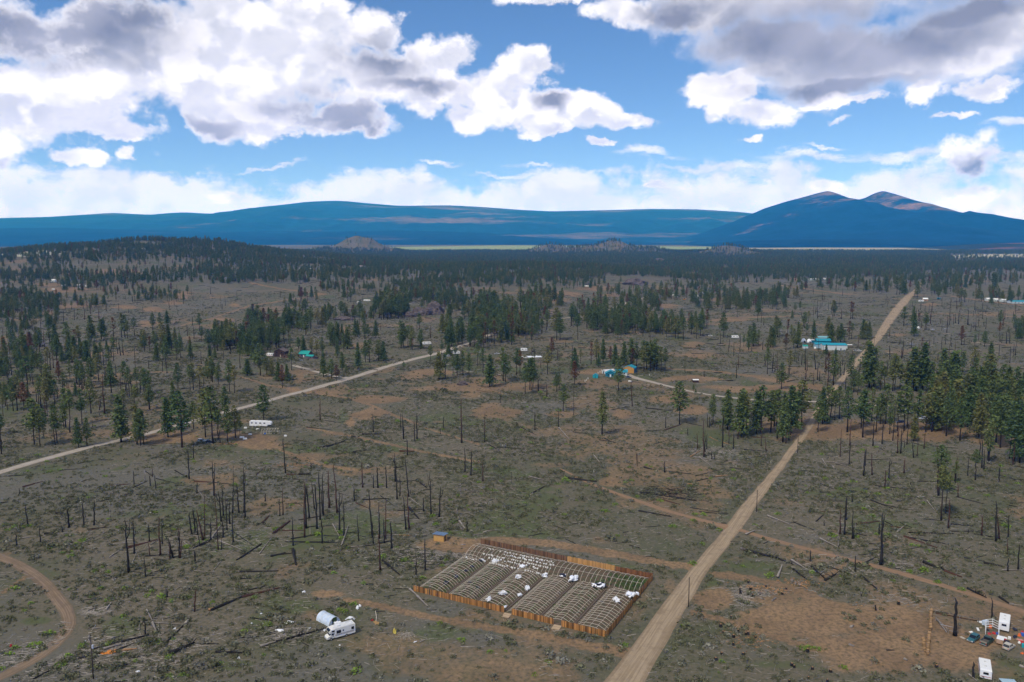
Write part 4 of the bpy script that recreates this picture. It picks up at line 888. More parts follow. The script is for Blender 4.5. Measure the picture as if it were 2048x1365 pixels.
S_(0, 860, Z, [(262,790,293,1005),(712,825,725,1027,'b',.75),(860,775,885,1017),(990,740,990,1002),(1150,755,1160,920,'w'),(650,1000,657,1073),(165,1095,178,1215),(412,1025,428,1200),(205,615,205,675),(1398,430,1410,583),(1572,475,1580,590),(1622,475,1640,615),(1600,400,1603,490,'r'),(1520,450,1520,540,'w'),(1398,930,1412,1300,'t'),(1560,990,1570,1170),(1555,1170,1575,1320,'t'),(1665,930,1685,1320,'t'),(1700,940,1705,1195,'t'),(1765,1140,1822,1350,'t'),(5,40,15,255),(1780,1200,1785,1360,'t')])
S_(350, 860, Z, [(65,20,78,188,'t'),(193,120,195,300),(132,215,150,515,'b',.6),(395,330,412,690,'t'),(410,430,415,700),(418,640,455,1262,'t',.4),(455,650,485,965,'t'),(490,610,508,910),(535,710,548,1075),(570,760,575,990,'t'),(614,600,607,880,'t'),(600,880,612,1178),(650,570,672,880),(722,400,740,940,'t'),(728,470,728,870),(145,870,175,1100),(190,830,213,1075),(222,900,238,1105),(222,840,297,1160,'r'),(312,675,312,1137,'r',.45),(375,965,373,1165),(232,545,230,668),(245,1100,262,1225),(500,960,505,1130),(490,1130,487,1260),(40,1030,48,1340,'t'),(200,1260,210,1395),(946,670,948,750),(1095,730,1102,905,'t'),(1128,610,1135,895,'t'),(1133,90,1160,455),(1428,340,1428,410),(1355,565,1360,1130),(1365,570,1380,1035),(1382,575,1412,930),(1438,540,1467,835),(1472,575,1492,1040),(1512,430,1525,945,'b',.6),(1535,620,1548,880),(1548,455,1560,895),(1610,435,1620,820,'t'),(1668,370,1706,870),(1728,660,1730,1065,'t'),(1773,760,1773,1110,'t'),(1538,945,1548,1190),(1230,935,1242,1215),(610,370,612,600,'t',.3),(720,400,726,700,'t',.3)])
S_(700, 860, Z, [(122,340,133,605,'t',.65),(240,460,248,610,'t'),(283,385,293,610),(378,375,385,610),(467,250,477,545,'t'),(485,350,495,730),(527,470,523,695,'t'),(580,310,617,705),(597,95,605,265,'b',.6),(1175,0,1175,138),(1413,0,1415,130),(1205,190,1210,445),(1280,205,1270,480,'b',.6),(1395,330,1397,540,'r'),(835,450,852,905,'t',.6),(955,600,937,915,'t'),(1160,555,1165,710,'w'),(40,600,47,750),(198,650,235,1130,'b',.6),(235,960,245,1195),(305,760,307,1140,'t'),(375,750,373,1145,'t'),(352,940,362,1190),(430,960,437,1245),(558,695,587,1045),(600,680,622,1050,'r'),(768,710,773,855),(73,895,93,1165),(298,1100,318,1475,'t'),(785,1145,791,1474),(1228,955,1232,1070),(560,-90,562,95),(672,-50,680,120,'t'),(705,-60,707,100,'t'),(1695,440,1700,570,'t',.15),(300,850,302,1130,'w',.25)])
S_(1640, 880, .2198, [(240,525,222,865,'b',.6),(297,635,293,900),(313,755,305,900),(185,630,183,860,'r'),(572,670,555,1135,'t',1.05),(538,760,538,860),(322,1050,320,1200),(163,815,167,975,'w'),(470,120,472,322,'r'),(1605,560,1602,925,'t'),(1612,680,1632,905,'t'),(1478,690,1472,870,'t'),(1720,690,1712,900,'t'),(1705,900,1705,1040,'r'),(1810,950,1803,1180),(1710,1075,1710,1195),(1182,540,1170,805,'t'),(292,530,292,568),(1258,400,1257,520,'t'),(842,20,852,163,'t'),(892,15,883,150,'r'),(1350,815,1350,845),(770,0,768,72),(1498,90,1492,275),(1480,0,1472,255),(1532,0,1528,215),(1758,0,1755,190),(1820,0,1815,210),(37,730,37,780),(1072,60,1075,480),(927,195,927,215),(1043,415,1042,490,'w',.2),(825,385,826,425),(1262,330,1290,260)][:33])
S_(480, 680, .2656, [(603,450,603,605,'t'),(1000,560,1005,695),(1207,550,1210,660),(1222,560,1230,745),(1310,610,1317,765,'t'),(1330,560,1333,750,'t'),(1663,445,1670,775,'t'),(1843,560,1843,770,'t'),(1508,665,1508,710),(1530,580,1532,672),(1960,380,1960,475),(1232,660,1234,745),(535,935,535,970),(190,1155,190,1215),(290,-20,292,55)])
S_(1024, 680, .2638, [(172,545,175,685),(352,540,352,660),(903,300,912,505,'r'),(1167,580,1165,670),(1333,670,1333,725),(1457,235,1457,280),(1448,600,1455,890,'t'),(1465,690,1463,850),(1480,715,1475,830),(1403,705,1407,820,'t'),(1600,560,1597,815),(1645,650,1645,785,'r'),(1682,710,1678,825),(1515,840,1515,905),(1537,860,1537,910),(1155,920,1157,1005,'b',.7),(1725,625,1712,750,'r'),(1893,700,1888,805,'r'),(1918,740,1928,850,'r'),(1497,580,1497,665),(1510,590,1508,650),(1480,560,1482,660),(37,625,37,655),(262,330,265,430,'t'),(200,270,200,390,'t'),(1300,1045,1300,1080,'w'),(1310,200,1313,255,'t')])
S_(1536, 680, .2638, [(785,870,788,1025,'t'),(595,1185,592,1365),(640,1200,640,1228),(60,640,68,745),(75,640,72,748),(148,680,135,785,'r'),(920,40,925,130),(1028,0,1020,130,'t'),(1015,60,1010,140,'t'),(550,160,550,270),(585,165,575,268),(390,170,393,195),(260,100,255,190),(350,90,362,225),(235,90,232,160)])
S_(0, 1020, .2528, [(990,85,1020,495,'t'),(1055,150,1062,345,'t'),(1143,365,1152,530),(1540,320,1547,420),(1415,170,1420,380,'t'),(1330,250,1370,385,'t'),(1548,630,1537,805,'t'),(1145,880,1150,990),(1395,835,1393,855),(1438,230,1425,380,'t'),(1345,300,1345,385),(1320,625,1322,690,'t')])
S_(400, 1020, .2528, [(1708,400,1710,520)])
S_(1400, 1020, .3164, [(697,255,698,325),(1618,560,1612,795,'b',.95),(1847,560,1845,690),(1730,960,1727,1062,'b',.6),(253,492,255,530,'b',.7),(1110,600,1110,635,'b',.5),(1020,530,1020,545)])
S_(0, 680, .1612, [(905,60,906,230),(548,60,572,185),(560,90,620,175),(1270,430,1297,920),(1375,60,1380,210),(1462,90,1462,170,'t'),(1475,10,1497,195,'t'),(1525,80,1532,190,'t'),(1130,0,1130,68),(455,-20,458,95),(500,0,502,90),(383,20,384,140,'r'),(340,40,340,175,'r'),(310,60,316,145),(610,-60,615,55),(98,370,105,560,'t'),(1232,905,1235,945),(1145,1035,1147,1080),(930,0,940,80),(980,-20,982,70),(5,1150,8,1365),(15,1230,18,1365)])
S_(0, 440, .2539, [(500,710,500,800),(585,700,585,790),(665,700,667,785),(715,640,712,740,'t'),(835,670,838,720,'t'),(775,700,780,800,'t'),(915,610,915,640),(1040,580,1045,645),(1080,620,1080,670),(1200,540,1195,640,'w',.2),(1135,620,1135,690,'w',.25),(1370,640,1372,670),(1518,610,1518,625),(1655,530,1660,585),(1750,660,1750,705),(1865,560,1868,630),(1012,700,1012,735),(155,820,157,900,'t'),(20,850,22,960,'t'),(340,870,350,1020,'t'),(780,730,782,820,'t'),(1960,740,1965,820)])
S_(500, 440, .2539, [(238,560,238,610,'t'),(415,570,416,605),(228,905,228,1005),(200,925,200,985),(115,900,120,975),(330,830,332,900),(1420,830,1422,930,'t'),(1700,795,1702,810),(1640,795,1640,812),(785,700,788,760,'t')])
S_(1520, 440, .2578, [(1475,700,1470,815),(1545,720,1540,810,'t'),(1615,690,1615,815,'t'),(1330,680,1322,805,'t'),(1990,760,1988,860),(2045,760,2042,870),(1900,680,1900,770,'t'),(1735,795,1738,830),(1912,870,1912,960),(1940,880,1935,960),(1935,860,1940,900),(445,680,447,765,'t'),(632,690,632,770,'t'),(990,590,995,650,'t'),(590,500,590,555),(412,520,412,560),(640,530,640,590,'t'),(65,920,60,1000,'r'),(1500,730,1500,810,'t'),(1515,730,1515,800,'t'),(1640,930,1640,950),(1525,600,1527,690,'t'),(1455,740,1458,820,'t'),(1860,890,1862,950),(1485,950,1487,985)])
STUMPS = [(305,462),(415,485),(545,503),(320,505),(198,685),(130,740),(145,776),(240,774),(212,806),(290,790),(350,810),(210,856),(138,912),(273,915),(100,948),(595,997),(825,1025),(680,898),(685,1065),(565,1089),(805,1089),(1255,598),(303,790),(710,1008),(520,535),(335,548),(1495,995),(580,985)]
wS = {None: ''}
def sdesc(k, hm):
    sz = 'tall' if hm > 13 else ('short' if hm < 5 else '')
    return {'b': f'{sz} black charred tree trunk', 't': f'{sz} burnt tree with twigs', 'r': f'{sz} reddish brown burnt trunk', 'w': f'{sz} pale grey dead trunk'}[k].strip()
def szone(x, y):
    if x > 1640 and y > 1150: return 'around the bottom right clearing'
    if x > 1560 and y > 1020: return 'beyond the straight orange track'
    if x > 1620 and y > 880: return 'below the dense right hand stand'
    if x > 1360 and y > 760: return 'in the open row left of tan road'
    if x > 1500: return 'on the plain beyond the turquoise roofs'
    if x > 1020: return 'below the turquoise homestead'
    if x > 820 and y > 960: return 'near the small plank shed'
    if x > 820: return 'in the sage right of centre field'
    if y > 1130 and x < 480: return 'in the lower left litter of logs'
    if x > 690 and y > 960: return 'in the group left of the shed'
    if x > 560 and y > 960: return 'in the dense upright cluster'
    if x > 520: return 'below the pale gravel road centre'
    if y > 1010 and x > 220: return 'in the crowded left centre group'
    if y > 1010: return 'in the far left sage field'
    if y > 860: return 'just below the left gravel road'
    if y > 660: return 'in the left edge burnt woods'
    return 'on the slope of the left hill'
byz = {}
arr = np.array([(s[2], s[3]) for s in SNAGS]); sx_, sy_, sz_ = g2(arr[:, 0], arr[:, 1])
for i, (xt, yt, xb, yb, k, w) in enumerate(SNAGS):
    p = Vector((sx_[i], sy_[i], sz_[i])); h = max(.8, hgt(p, yt)); 
    if k is None: k = 'b' if h < 12 or i % 3 else 't'
    if w is None: w = (.40 + .016 * h) * random.uniform(.8, 1.25) * (1.25 if p.y > 500 else 1.0)
    q = px_dir(xt, yt); t = p.y / q[1]; top = Vector(q) * t + Vector((0, 0, CAM_H))
    byz.setdefault((sdesc(k, h), szone(xb, yb)), []).append((xb, p, h, k, w, top))
for (wd, zn), lst in byz.items():
    lst.sort(key=lambda t: t[0])
    for q, (xb, p, h, k, w, top) in enumerate(lst):
        lab = f'{wd} {zn}' if len(lst) == 1 else f'{wd}, {ordinal(q + 1)} from left, {zn}'
        o = link(bpy.data.objects.new('burnt_trunk', random.choice(SN[k])), None, lab, 'dead tree', 'burnt trunks ' + zn, None, p)
        o.scale = (w, w, h * 1.01 / 24)
        dirn = (top - p); dirn.y = random.uniform(-.02, .02) * h; qn = dirn.to_track_quat('Z', 'Y'); o.rotation_mode = 'QUATERNION'
        from mathutils import Quaternion
        o.rotation_quaternion = qn @ Quaternion((0, 0, 1), random.uniform(0, 6.28))
stump_me = MB().lathe([(.62,-.1),(.5,.25),(.42,.7),(.36,.78)], 9).mesh('stump', M_char); top_me = MB().lathe([(.30,0),(.29,.03)], 9).mesh('cut_face', M_wood)
for q, (X_, Y_) in enumerate(sorted(STUMPS)):
    p = g(1400 + X_ * .3164, 1020 + Y_ * .3164); e = link(bpy.data.objects.new('tree_stump', stump_me), None, f'low black tree stump, {ordinal(q + 1)} from left, in the bottom right clearing', 'tree stump', 'stumps in the bottom right clearing', None, p, random.uniform(0, 6))
    s = random.uniform(.5, .9); e.scale = (s, s, s * random.uniform(.8, 1.5)); c = link(bpy.data.objects.new('cut_face', top_me), e); c.location.z = .77

# ------------------------------------------------------------------ fallen logs
print('logs')
def log_mesh(seed, m, tw=0):
    r = random.Random(seed); mb = MB(); P = [(-.5 + i / 7, r.uniform(-.006, .006) * (1 + i), 0) for i in range(8)]
    mb.tube(P, [(.5 - .30 * i / 7) * r.uniform(.88, 1.1) for i in range(8)], 7)
    return mb.mesh('fallen_log', m, True)
def logb_mesh(seed, m, n=14):
    """log of unit length whose cross section is scaled separately; dead boughs still on it"""
    r = random.Random(seed); mb = MB(); P = [(-.5 + i / 7, r.uniform(-.05, .05), r.uniform(0, .1)) for i in range(8)]; P = [(p[0] * 25, p[1], p[2]) for p in P]
    mb.tube(P, [(.5 - .34 * i / 7) * r.uniform(.88, 1.1) for i in range(8)], 7)
    for k in range(n):
        t = r.uniform(-.1, .48); a = r.uniform(.1, 3.0); L = r.uniform(1.0, 4.5) * (.9 - t); t *= 25
        mb.tube([(t, 0, .1), (t + r.uniform(.0, 1), math.cos(a) * L * .6, math.sin(a) * L * .5), (t + r.uniform(.5, 2.2), math.cos(a) * L, math.sin(a) * L * .8)], [.14, .09, .03], 3, False)
    me = mb.mesh('fallen_log', m, True); me['long'] = 25.0; return me
LG = {'b': [log_mesh(1, M_char), log_mesh(2, M_char), logb_mesh(3, M_char, 8)], 'w': [log_mesh(4, M_pale), log_mesh(5, M_pale)], 'r': [log_mesh(6, M_charred_brown)], 'x': [logb_mesh(7, M_pale, 26), logb_mesh(8, M_char, 26)], 'o': [log_mesh(9, M_wood)]}
LOGS = []
def F_(ox, oy, s, rows):
    for r in rows: LOGS.append((ox + r[0] * s, oy + r[1] * s, ox + r[2] * s, oy + r[3] * s, r[4] if len(r) > 4 else 'b', r[5] if len(r) > 5 else None))
F_(400, 1020, .2528, [(90,800,340,690,'b',.8),(330,695,660,615,'r',.7),(70,800,130,780,'o',.8),(480,1090,600,1050,'w',.8),(600,1050,990,945,'x',.6),(125,1130,395,1140,'x',.6),(310,495,610,488,'b',.6),(305,494,345,492,'w',.65),(690,255,1120,265),(580,190,710,95,'r',.6),(640,165,820,165),(470,350,570,220,'w'),(290,400,485,280,'b'),(115,470,240,320,'w',.25),(1120,295,1175,130,'w',.5),(1090,305,1240,290,'w'),(1240,290,1400,280),(735,320,757,440,'b',.9),(560,365,740,345),(1440,405,1580,520,'b',.8),(1660,635,1725,690,'w',.7),(1720,690,1800,770,'w',.7),(1440,205,1670,205,'w'),(1410,265,1520,245),(310,545,410,548),(380,640,520,605),(0,490,120,495,'w',.25),(180,260,350,325,'w',.3),(0,290,200,190),(1705,212,1780,208,'w',.8),(1050,120,1110,220),(850,140,930,130),(590,980,640,1010,'w'),(1740,1050,1795,1025,'w',.3)])
F_(0, 1020, .2528, [(1110,890,1520,915,'w',.4),(1160,795,1205,880,'w',.5),(1205,900,1240,980,'w',.7),(1290,1080,1470,900,'b',.5),(1465,905,1505,860,'w',.7),(1340,1150,1540,1060,'b',1.0),(620,1180,820,1135,'b'),(820,1110,960,1070,'w',.8),(960,1050,1180,995,'b',.6),(740,1105,960,1045,'b'),(910,1120,1060,1060),(980,1115,1080,1105,'o',.6),(270,1340,440,1250),(870,375,975,300,'w',.4),(975,305,1250,240,'r',.5),(1150,370,1390,350),(350,195,435,185,'b',.7),(150,225,330,210,'w',.3),(440,30,520,42,'b',.8),(860,275,1000,265,'w',.3),(690,155,860,140),(1535,488,1700,497,'w',.4),(1040,440,1085,325,'w',.25),(1100,955,1105,890,'w',.4),(1255,960,1252,890,'w',.35),(1265,1000,1400,905,'w',.2),(840,795,880,740,'w',.6),(270,390,310,360,'w',.3),(700,800,780,770,'b'),(730,945,810,935,'w',.4),(1010,885,1050,865,'o',.4),(1530,830,1600,830,'w',.2),(480,890,560,900,'w',.3),(540,265,610,300,'w',.5),(1030,830,1045,790,'w',.25),(1140,1200,1195,1165,'w',.2),(700,1030,710,990,'w',.5),(440,975,475,965),(1200,380,1250,470,'w',.2),(1420,610,1350,660,'w',.2)])
F_(0, 860, Z, [(590,880,690,895,'b',.8),(240,605,430,550,'r',.6),(420,552,475,540,'w',.7),(860,545,940,520),(650,420,880,412),(90,490,300,475),(1060,320,1190,318),(1060,755,1200,720),(1310,690,1380,668,'w',.7),(1400,610,1550,540,'b'),(1640,515,1830,560),(1610,300,1790,240),(930,1060,1110,1020,'r'),(1140,1210,1300,1190,'w',.3),(1300,1195,1480,1180,'w',.3),(1150,1340,1290,1250,'w',.3),(1340,1250,1650,1155,'r'),(1700,1140,1838,1110),(470,1100,585,1082,'b',.7),(200,1150,340,1125,'w'),(1430,685,1600,688),(870,1190,1050,1110,'w',.3),(1080,1090,1170,1050,'w',.3),(1240,580,1370,572,'r'),(1530,440,1600,490),(1580,1210,1660,1160,'w',.4),(700,710,760,560,'w',.15),(420,420,500,418),(1400,760,1480,790,'w',.2),(1050,990,1100,1010,'x',.3),(0,770,90,762),(1480,710,1540,715,'w'),(1700,720,1740,716,'w',.6)])
F_(350, 860, Z, [(200,545,400,555,'r',.6),(400,555,590,575,'b'),(230,660,395,625,'r'),(250,650,340,780,'w',.4),(380,1150,500,985,'w',.7),(200,1245,480,1100),(480,1180,740,1280,'w',.5),(590,1060,830,1225),(690,1350,910,1200,'b',.6),(885,1305,1015,1130,'r',.3),(1040,1090,1205,965,'r',.9),(1090,1060,1340,1060,'r'),(1170,1180,1640,1180),(1165,1175,1215,1178,'w',.6),(1220,1150,1480,1105),(1560,1115,1730,1120),(1300,950,1650,890,'b'),(915,985,990,905,'r',.6),(1745,1235,1820,1015,'w',.6),(1655,995,1735,1140,'w',.4),(1170,475,1300,473,'r',.7),(1300,473,1430,472,'b',.8),(1120,515,1420,532),(870,410,1090,408,'w'),(855,475,955,385,'r'),(1500,190,1600,185),(1590,185,1790,120,'b',.7),(0,430,130,505),(0,720,110,685,'w',.5),(110,682,150,680,'w',.4),(1010,1335,1160,1295,'b',.6),(500,740,690,750,'r'),(600,655,680,650),(290,1000,450,1010,'b'),(860,990,960,998),(1420,1100,1418,960,'w',.25),(850,1060,960,990,'w',.2),(600,1280,640,1250,'w',.2),(160,1180,200,1240,'w'),(90,1180,180,1260,'w'),(400,240,445,180),(0,590,110,580),(0,750,120,700),(1530,320,1640,230,'w',.2),(700,1290,740,1250,'w',.2),(590,1300,620,1230,'w',.2),(1060,240,1130,265,'w',.3),(680,640,740,690),(960,60,960,62,'w'),(1440,960,1500,1010)][:48])
F_(700, 860, Z, [(0,320,110,345),(140,360,225,375,'w',.25),(20,240,180,215,'b',.7),(310,550,460,548,'w'),(500,552,700,535),(700,530,810,620,'b',.7),(130,740,410,722,'b',.5),(320,695,460,800),(60,770,200,830,'r'),(420,855,500,850,'w'),(500,850,760,840),(620,830,720,940,'b',1.0),(640,730,800,850,'w',.4),(520,230,675,230,'r',.9),(1300,128,1440,118),(1440,145,1590,235,'w',.6),(1560,185,1838,205),(1120,800,1125,880,'w',.6),(1120,880,1150,950,'w',.6),(1150,970,1210,1050,'w',.8),(690,1122,800,1115,'w',.8),(440,1110,520,1112,'w',.6),(520,1112,640,1115,'o',.5),(0,1240,230,1210,'w'),(310,1195,470,1165),(1290,1108,1400,1100,'w',.4),(1400,1085,1440,1068,'w',.6),(1440,1068,1545,1058,'w',.5),(910,930,960,970,'b',.6),(760,140,860,200,'w',.2),(920,235,1060,275,'w',.3),(740,1295,860,1300,'w',.5),(1165,1212,1220,1205,'w',.4),(1170,1040,1180,1060,'w',.8),(100,45,320,48,'w'),(15,72,95,80,'b',.8),(90,195,130,205,'w'),(60,250,110,330,'w',.2),(1060,880,1130,940,'w',.2),(1310,1018,1340,1022,'w',.6),(1090,1295,1120,1340,'w',.3),(540,110,580,95,'w')])
F_(1640, 880, .2198, [(0,560,230,562),(20,180,65,250,'w',.5),(60,205,270,220,'w',.5),(120,205,330,280,'w',.45),(95,225,135,262,'w',.5),(335,255,500,225,'w',.3),(430,185,620,178),(160,300,310,335),(655,302,720,298,'w',.5),(705,348,740,355,'w',.6),(330,520,380,512),(400,515,480,512),(430,540,660,630,'b',.6),(560,590,800,640),(890,530,945,525,'b',.9),(700,560,870,535),(990,520,1050,530),(975,560,1040,640,'w',.5),(950,720,1110,740),(1190,770,1400,790),(590,745,690,795),(645,795,820,810,'r'),(700,845,785,770,'w',.5),(820,850,1210,858,'b',.6),(760,880,1060,985,'r',.6),(800,890,1190,960),(940,1120,1130,1195,'b',.9),(1130,1195,1290,1255,'r',.7),(930,1118,965,1125,'o',1.0),(620,1125,920,1150,'w',.35),(680,1170,790,1190),(1310,1075,1500,1110),(1490,1125,1645,1152,'b',.7),(1635,1150,1665,1158,'o',.7),(1400,860,1720,905),(1620,690,1860,780,'w',.4),(1180,835,1460,835),(330,770,540,745,'r',.6),(320,820,410,835),(270,840,430,880),(580,970,700,1000,'r'),(390,1135,525,1060,'b'),(525,1060,548,1045,'o',.7),(440,945,540,955),(1690,220,1860,260),(1760,370,1856,365),(1610,320,1850,380),(1240,520,1500,590),(850,30,1000,80),(1050,60,1250,80),(0,905,160,985,'w',.7),(370,1240,520,1365,'b',.7),(40,1150,220,1200),(230,1205,330,1240,'w',.6),(330,770,310,800,'o'),(480,1000,550,1000),(560,1000,650,1030),(1655,1190,1850,1188,'w',.4),(245,580,300,585,'w'),(0,655,140,657,'r'),(100,600,190,608,'w'),(375,680,390,680,'w',.6),(470,635,560,680,'w',.2),(1730,580,1850,575),(1560,65,1856,75),(1720,600,1810,615),(1690,180,1720,195),(540,100,500,130),(600,60,670,150,'w',.2),(730,250,830,280,'w',.2),(890,380,1060,382),(1440,470,1600,470),(650,790,660,790,'w'),(0,400,120,450),(0,480,90,478),(500,420,850,455),(630,890,690,880),(400,360,440,330),(0,700,50,680)])
F_(1024, 680, .2638, [(1150,690,1280,645,'r',.7),(1030,692,1150,685),(1015,520,1215,540,'b',.7),(760,530,890,510),(355,670,400,720,'w',.7),(400,720,450,775,'w',.5),(460,700,620,720),(60,660,185,725),(0,822,240,830,'w',.3),(130,1040,275,1075,'w',.6),(155,1165,300,1085,'b',.6),(425,1055,640,1080,'b',1.0),(960,1155,1310,1210),(1190,1190,1400,1225,'b',.7),(1350,1275,1640,1320),(960,1300,1210,1345,'b',.6),(1380,890,1600,930,'w',.5),(1310,920,1400,915,'w'),(1350,890,1430,840,'o',.5),(1390,1075,1540,1040,'b'),(1540,1040,1630,1030,'o',.6),(1330,1095,1500,1105,'o',.4),(1390,1035,1590,985),(1640,840,1740,930,'w',.5),(1760,835,1941,850,'b',.6),(1720,915,1930,870),(1050,800,1250,745),(660,760,790,780),(530,925,760,920,'w'),(620,880,670,940,'w',.6),(700,750,780,785),(1190,1000,1360,1020),(1000,970,1060,985,'b',.8),(1420,890,1540,985,'w',.4),(945,870,950,960,'r',.5),(1140,1215,1270,1250,'r',.5),(1500,740,1560,770,'o',.4),(1600,780,1660,800,'o',.5),(1380,820,1430,830,'o',.5),(1390,830,1388,880,'w',.7),(1320,630,1440,655),(1810,740,1920,742,'r'),(1600,910,1700,925,'w'),(1650,970,1800,990),(1780,1110,1830,1108,'w'),(530,990,640,960,'w',.2),(140,1180,200,1130,'w')])
F_(480, 680, .2656, [(600,815,780,770,'b',.7),(840,735,900,735,'b',.8),(920,715,1060,712,'b',.9),(930,710,1000,708,'w',.6),(860,855,960,830,'b',.6),(1070,680,1110,665),(1870,790,1960,840,'b',.6),(1960,810,2048,815),(410,655,470,660,'w',.5),(500,660,690,680),(1850,520,1900,500),(1660,415,1740,430),(1780,380,1890,400,'r'),(640,610,760,625),(380,300,420,300,'w',.5),(1560,690,1620,705,'w',.5)])
F_(1400, 1020, .3164, [(290,262,500,315,'b',.95),(260,250,295,262,'o',1.1),(500,315,590,350,'b',.6),(580,325,680,385,'w',.8),(425,40,590,105,'w',.6),(590,80,720,130,'b'),(590,380,675,445,'b',.6),(705,365,790,440,'b',.7),(790,450,860,410,'b',.7),(490,430,520,355,'w',.8),(290,160,345,135,'w',.7),(1890,555,1960,600,'b',.7),(1955,600,1985,605,'o',.8),(735,75,785,30),(520,50,555,20),(0,15,170,30),(1690,500,1810,560,'x',.6),(1500,700,1560,780,'w',.5),(1490,655,1760,705,'r',.3),(1700,1045,1750,1085,'w',.4),(2020,990,2048,1000,'o',.7),(455,580,480,560,'o',.6),(950,745,970,735,'w',.6),(940,855,975,865,'b',.6),(1290,945,1310,955,'b',.6),(1180,890,1230,890),(630,475,680,500,'o',.5),(300,480,360,500,'o',.3),(380,560,410,570,'o',.4)])
def ldesc(k, L): 
    sz = 'long' if L > 11 else ('short' if L < 4 else '')
    return {'b': f'{sz} charred black log', 'w': f'{sz} bleached pale log', 'r': f'{sz} reddish burnt log', 'x': f'{sz} fallen tree with boughs', 'o': f'{sz} freshly split orange log'}[k].strip()
def lzone(x, y):
    if x > 1560 and y > 1160: return 'around the bottom right clearing'
    if x > 1400 and y > 1060: return 'right of the tan road'
    if x > 1640: return 'in the burnt field at right'
    if x > 1340: return 'by the open pine row left of road'
    if x > 1020: return 'below the turquoise homestead'
    if x > 830: return 'around the small plank shed'
    if x > 690: return 'left of the small plank shed'
    if x > 400 and y > 1120: return 'around the white motorhome'
    if y > 1120: return 'in the lower left corner'
    if x > 500: return 'in the dense upright trunk cluster'
    if x > 350: return 'in the crowded left centre trunks'
    return 'in the far left sage field'
byz = {}
A = np.array([l[:4] for l in LOGS]); x1, y1, z1 = g2(A[:, 0], A[:, 1]); x2, y2, z2 = g2(A[:, 2], A[:, 3])
order_ = sorted(range(len(LOGS)), key=lambda i: -math.hypot(LOGS[i][2] - LOGS[i][0], LOGS[i][3] - LOGS[i][1])); few = set(order_[300:]); small = MB()
for i, l in enumerate(LOGS):
    if i in few:
        w_ = (l[5] or .35) * .55; small.tube([(x1[i], y1[i], z1[i] + w_ * .6), (x2[i], y2[i], z2[i] + w_ * .6)], [w_, w_ * .7], 6); continue
    a = Vector((x1[i], y1[i], z1[i])); b = Vector((x2[i], y2[i], z2[i])); L = (b - a).length
    if L > 26: c_ = (a + b) / 2; a = c_ + (a - c_) * 26 / L; b = c_ + (b - c_) * 26 / L; L = 26.0
    byz.setdefault((ldesc(l[4], L), lzone(l[0], l[1])), []).append(((l[0] + l[2]) / 2, a, b, L, l[4], l[5]))
for (wd, zn), lst in byz.items():
    lst.sort(key=lambda t: t[0])
    for q, (xc, a, b, L, k, w) in enumerate(lst):
        lab = f'{wd} {zn}' if len(lst) == 1 else f'{wd}, {ordinal(q + 1)} from left, {zn}'
        o = link(bpy.data.objects.new('fallen_log', random.choice(LG[k])), None, lab, 'log', 'fallen logs ' + zn)
        w = (w or random.uniform(.3, .48)) * 1.2; d = b - a
        o.location = (a + b) / 2 + Vector((0, 0, w * .32)); o.rotation_mode = 'QUATERNION'; o.rotation_quaternion = d.to_track_quat('X', 'Z'); o.scale = (L / o.data.get('long', 1.0), w, w)
small.obj('log_pieces', M_pale, None, True, kind='stuff', label='short pale log pieces scattered through the sage')
src_ = []
for k_ in ('b', 't', 'r'):
    for m_ in SN[k_]:
        for o_ in scene.objects:
            if o_.data is m_: src_.append([o_]); break
rs = np.random.default_rng(55); QX = []; QY = []; QH = []
for (cx, cy, rx, ry, n_) in [(150,760,170,90,75),(60,700,80,40,20),(350,700,120,60,24),(1900,620,140,50,60),(1960,720,90,40,20),(1560,620,120,40,40),(1650,745,110,45,45),(330,600,140,30,24),(1480,720,80,50,14),(1850,930,200,60,22),(1600,860,60,40,12),(700,640,120,30,12),(1250,660,150,40,20),(1120,720,60,30,8),(560,690,80,30,14),(1800,720,120,50,24)]:
    a_ = rs.uniform(0, 6.283, n_); k_ = rs.uniform(0, 1, n_) ** .6; QX += list(cx + np.cos(a_) * k_ * rx); QY += list(cy + np.sin(a_) * k_ * ry); QH += list(rs.uniform(6, 15, n_))
qx, qy, qz = g2(np.array(QX), np.array(QY)); ok_ = ~offroad(np.array(QX), np.array(QY)); n_ = int(ok_.sum()); QH = np.array(QH)[ok_]
scatter('burnt_trunks', np.stack([qx, qy, qz], -1)[ok_], rs.uniform(.42, .68, n_), rs.uniform(0, 6.28, n_), rs.integers(0, len(src_), n_), src_, 'thin burnt trunks standing far out on the plain', SZ=QH / 24)
print('snags', len(SNAGS), 'logs', len(LOGS))
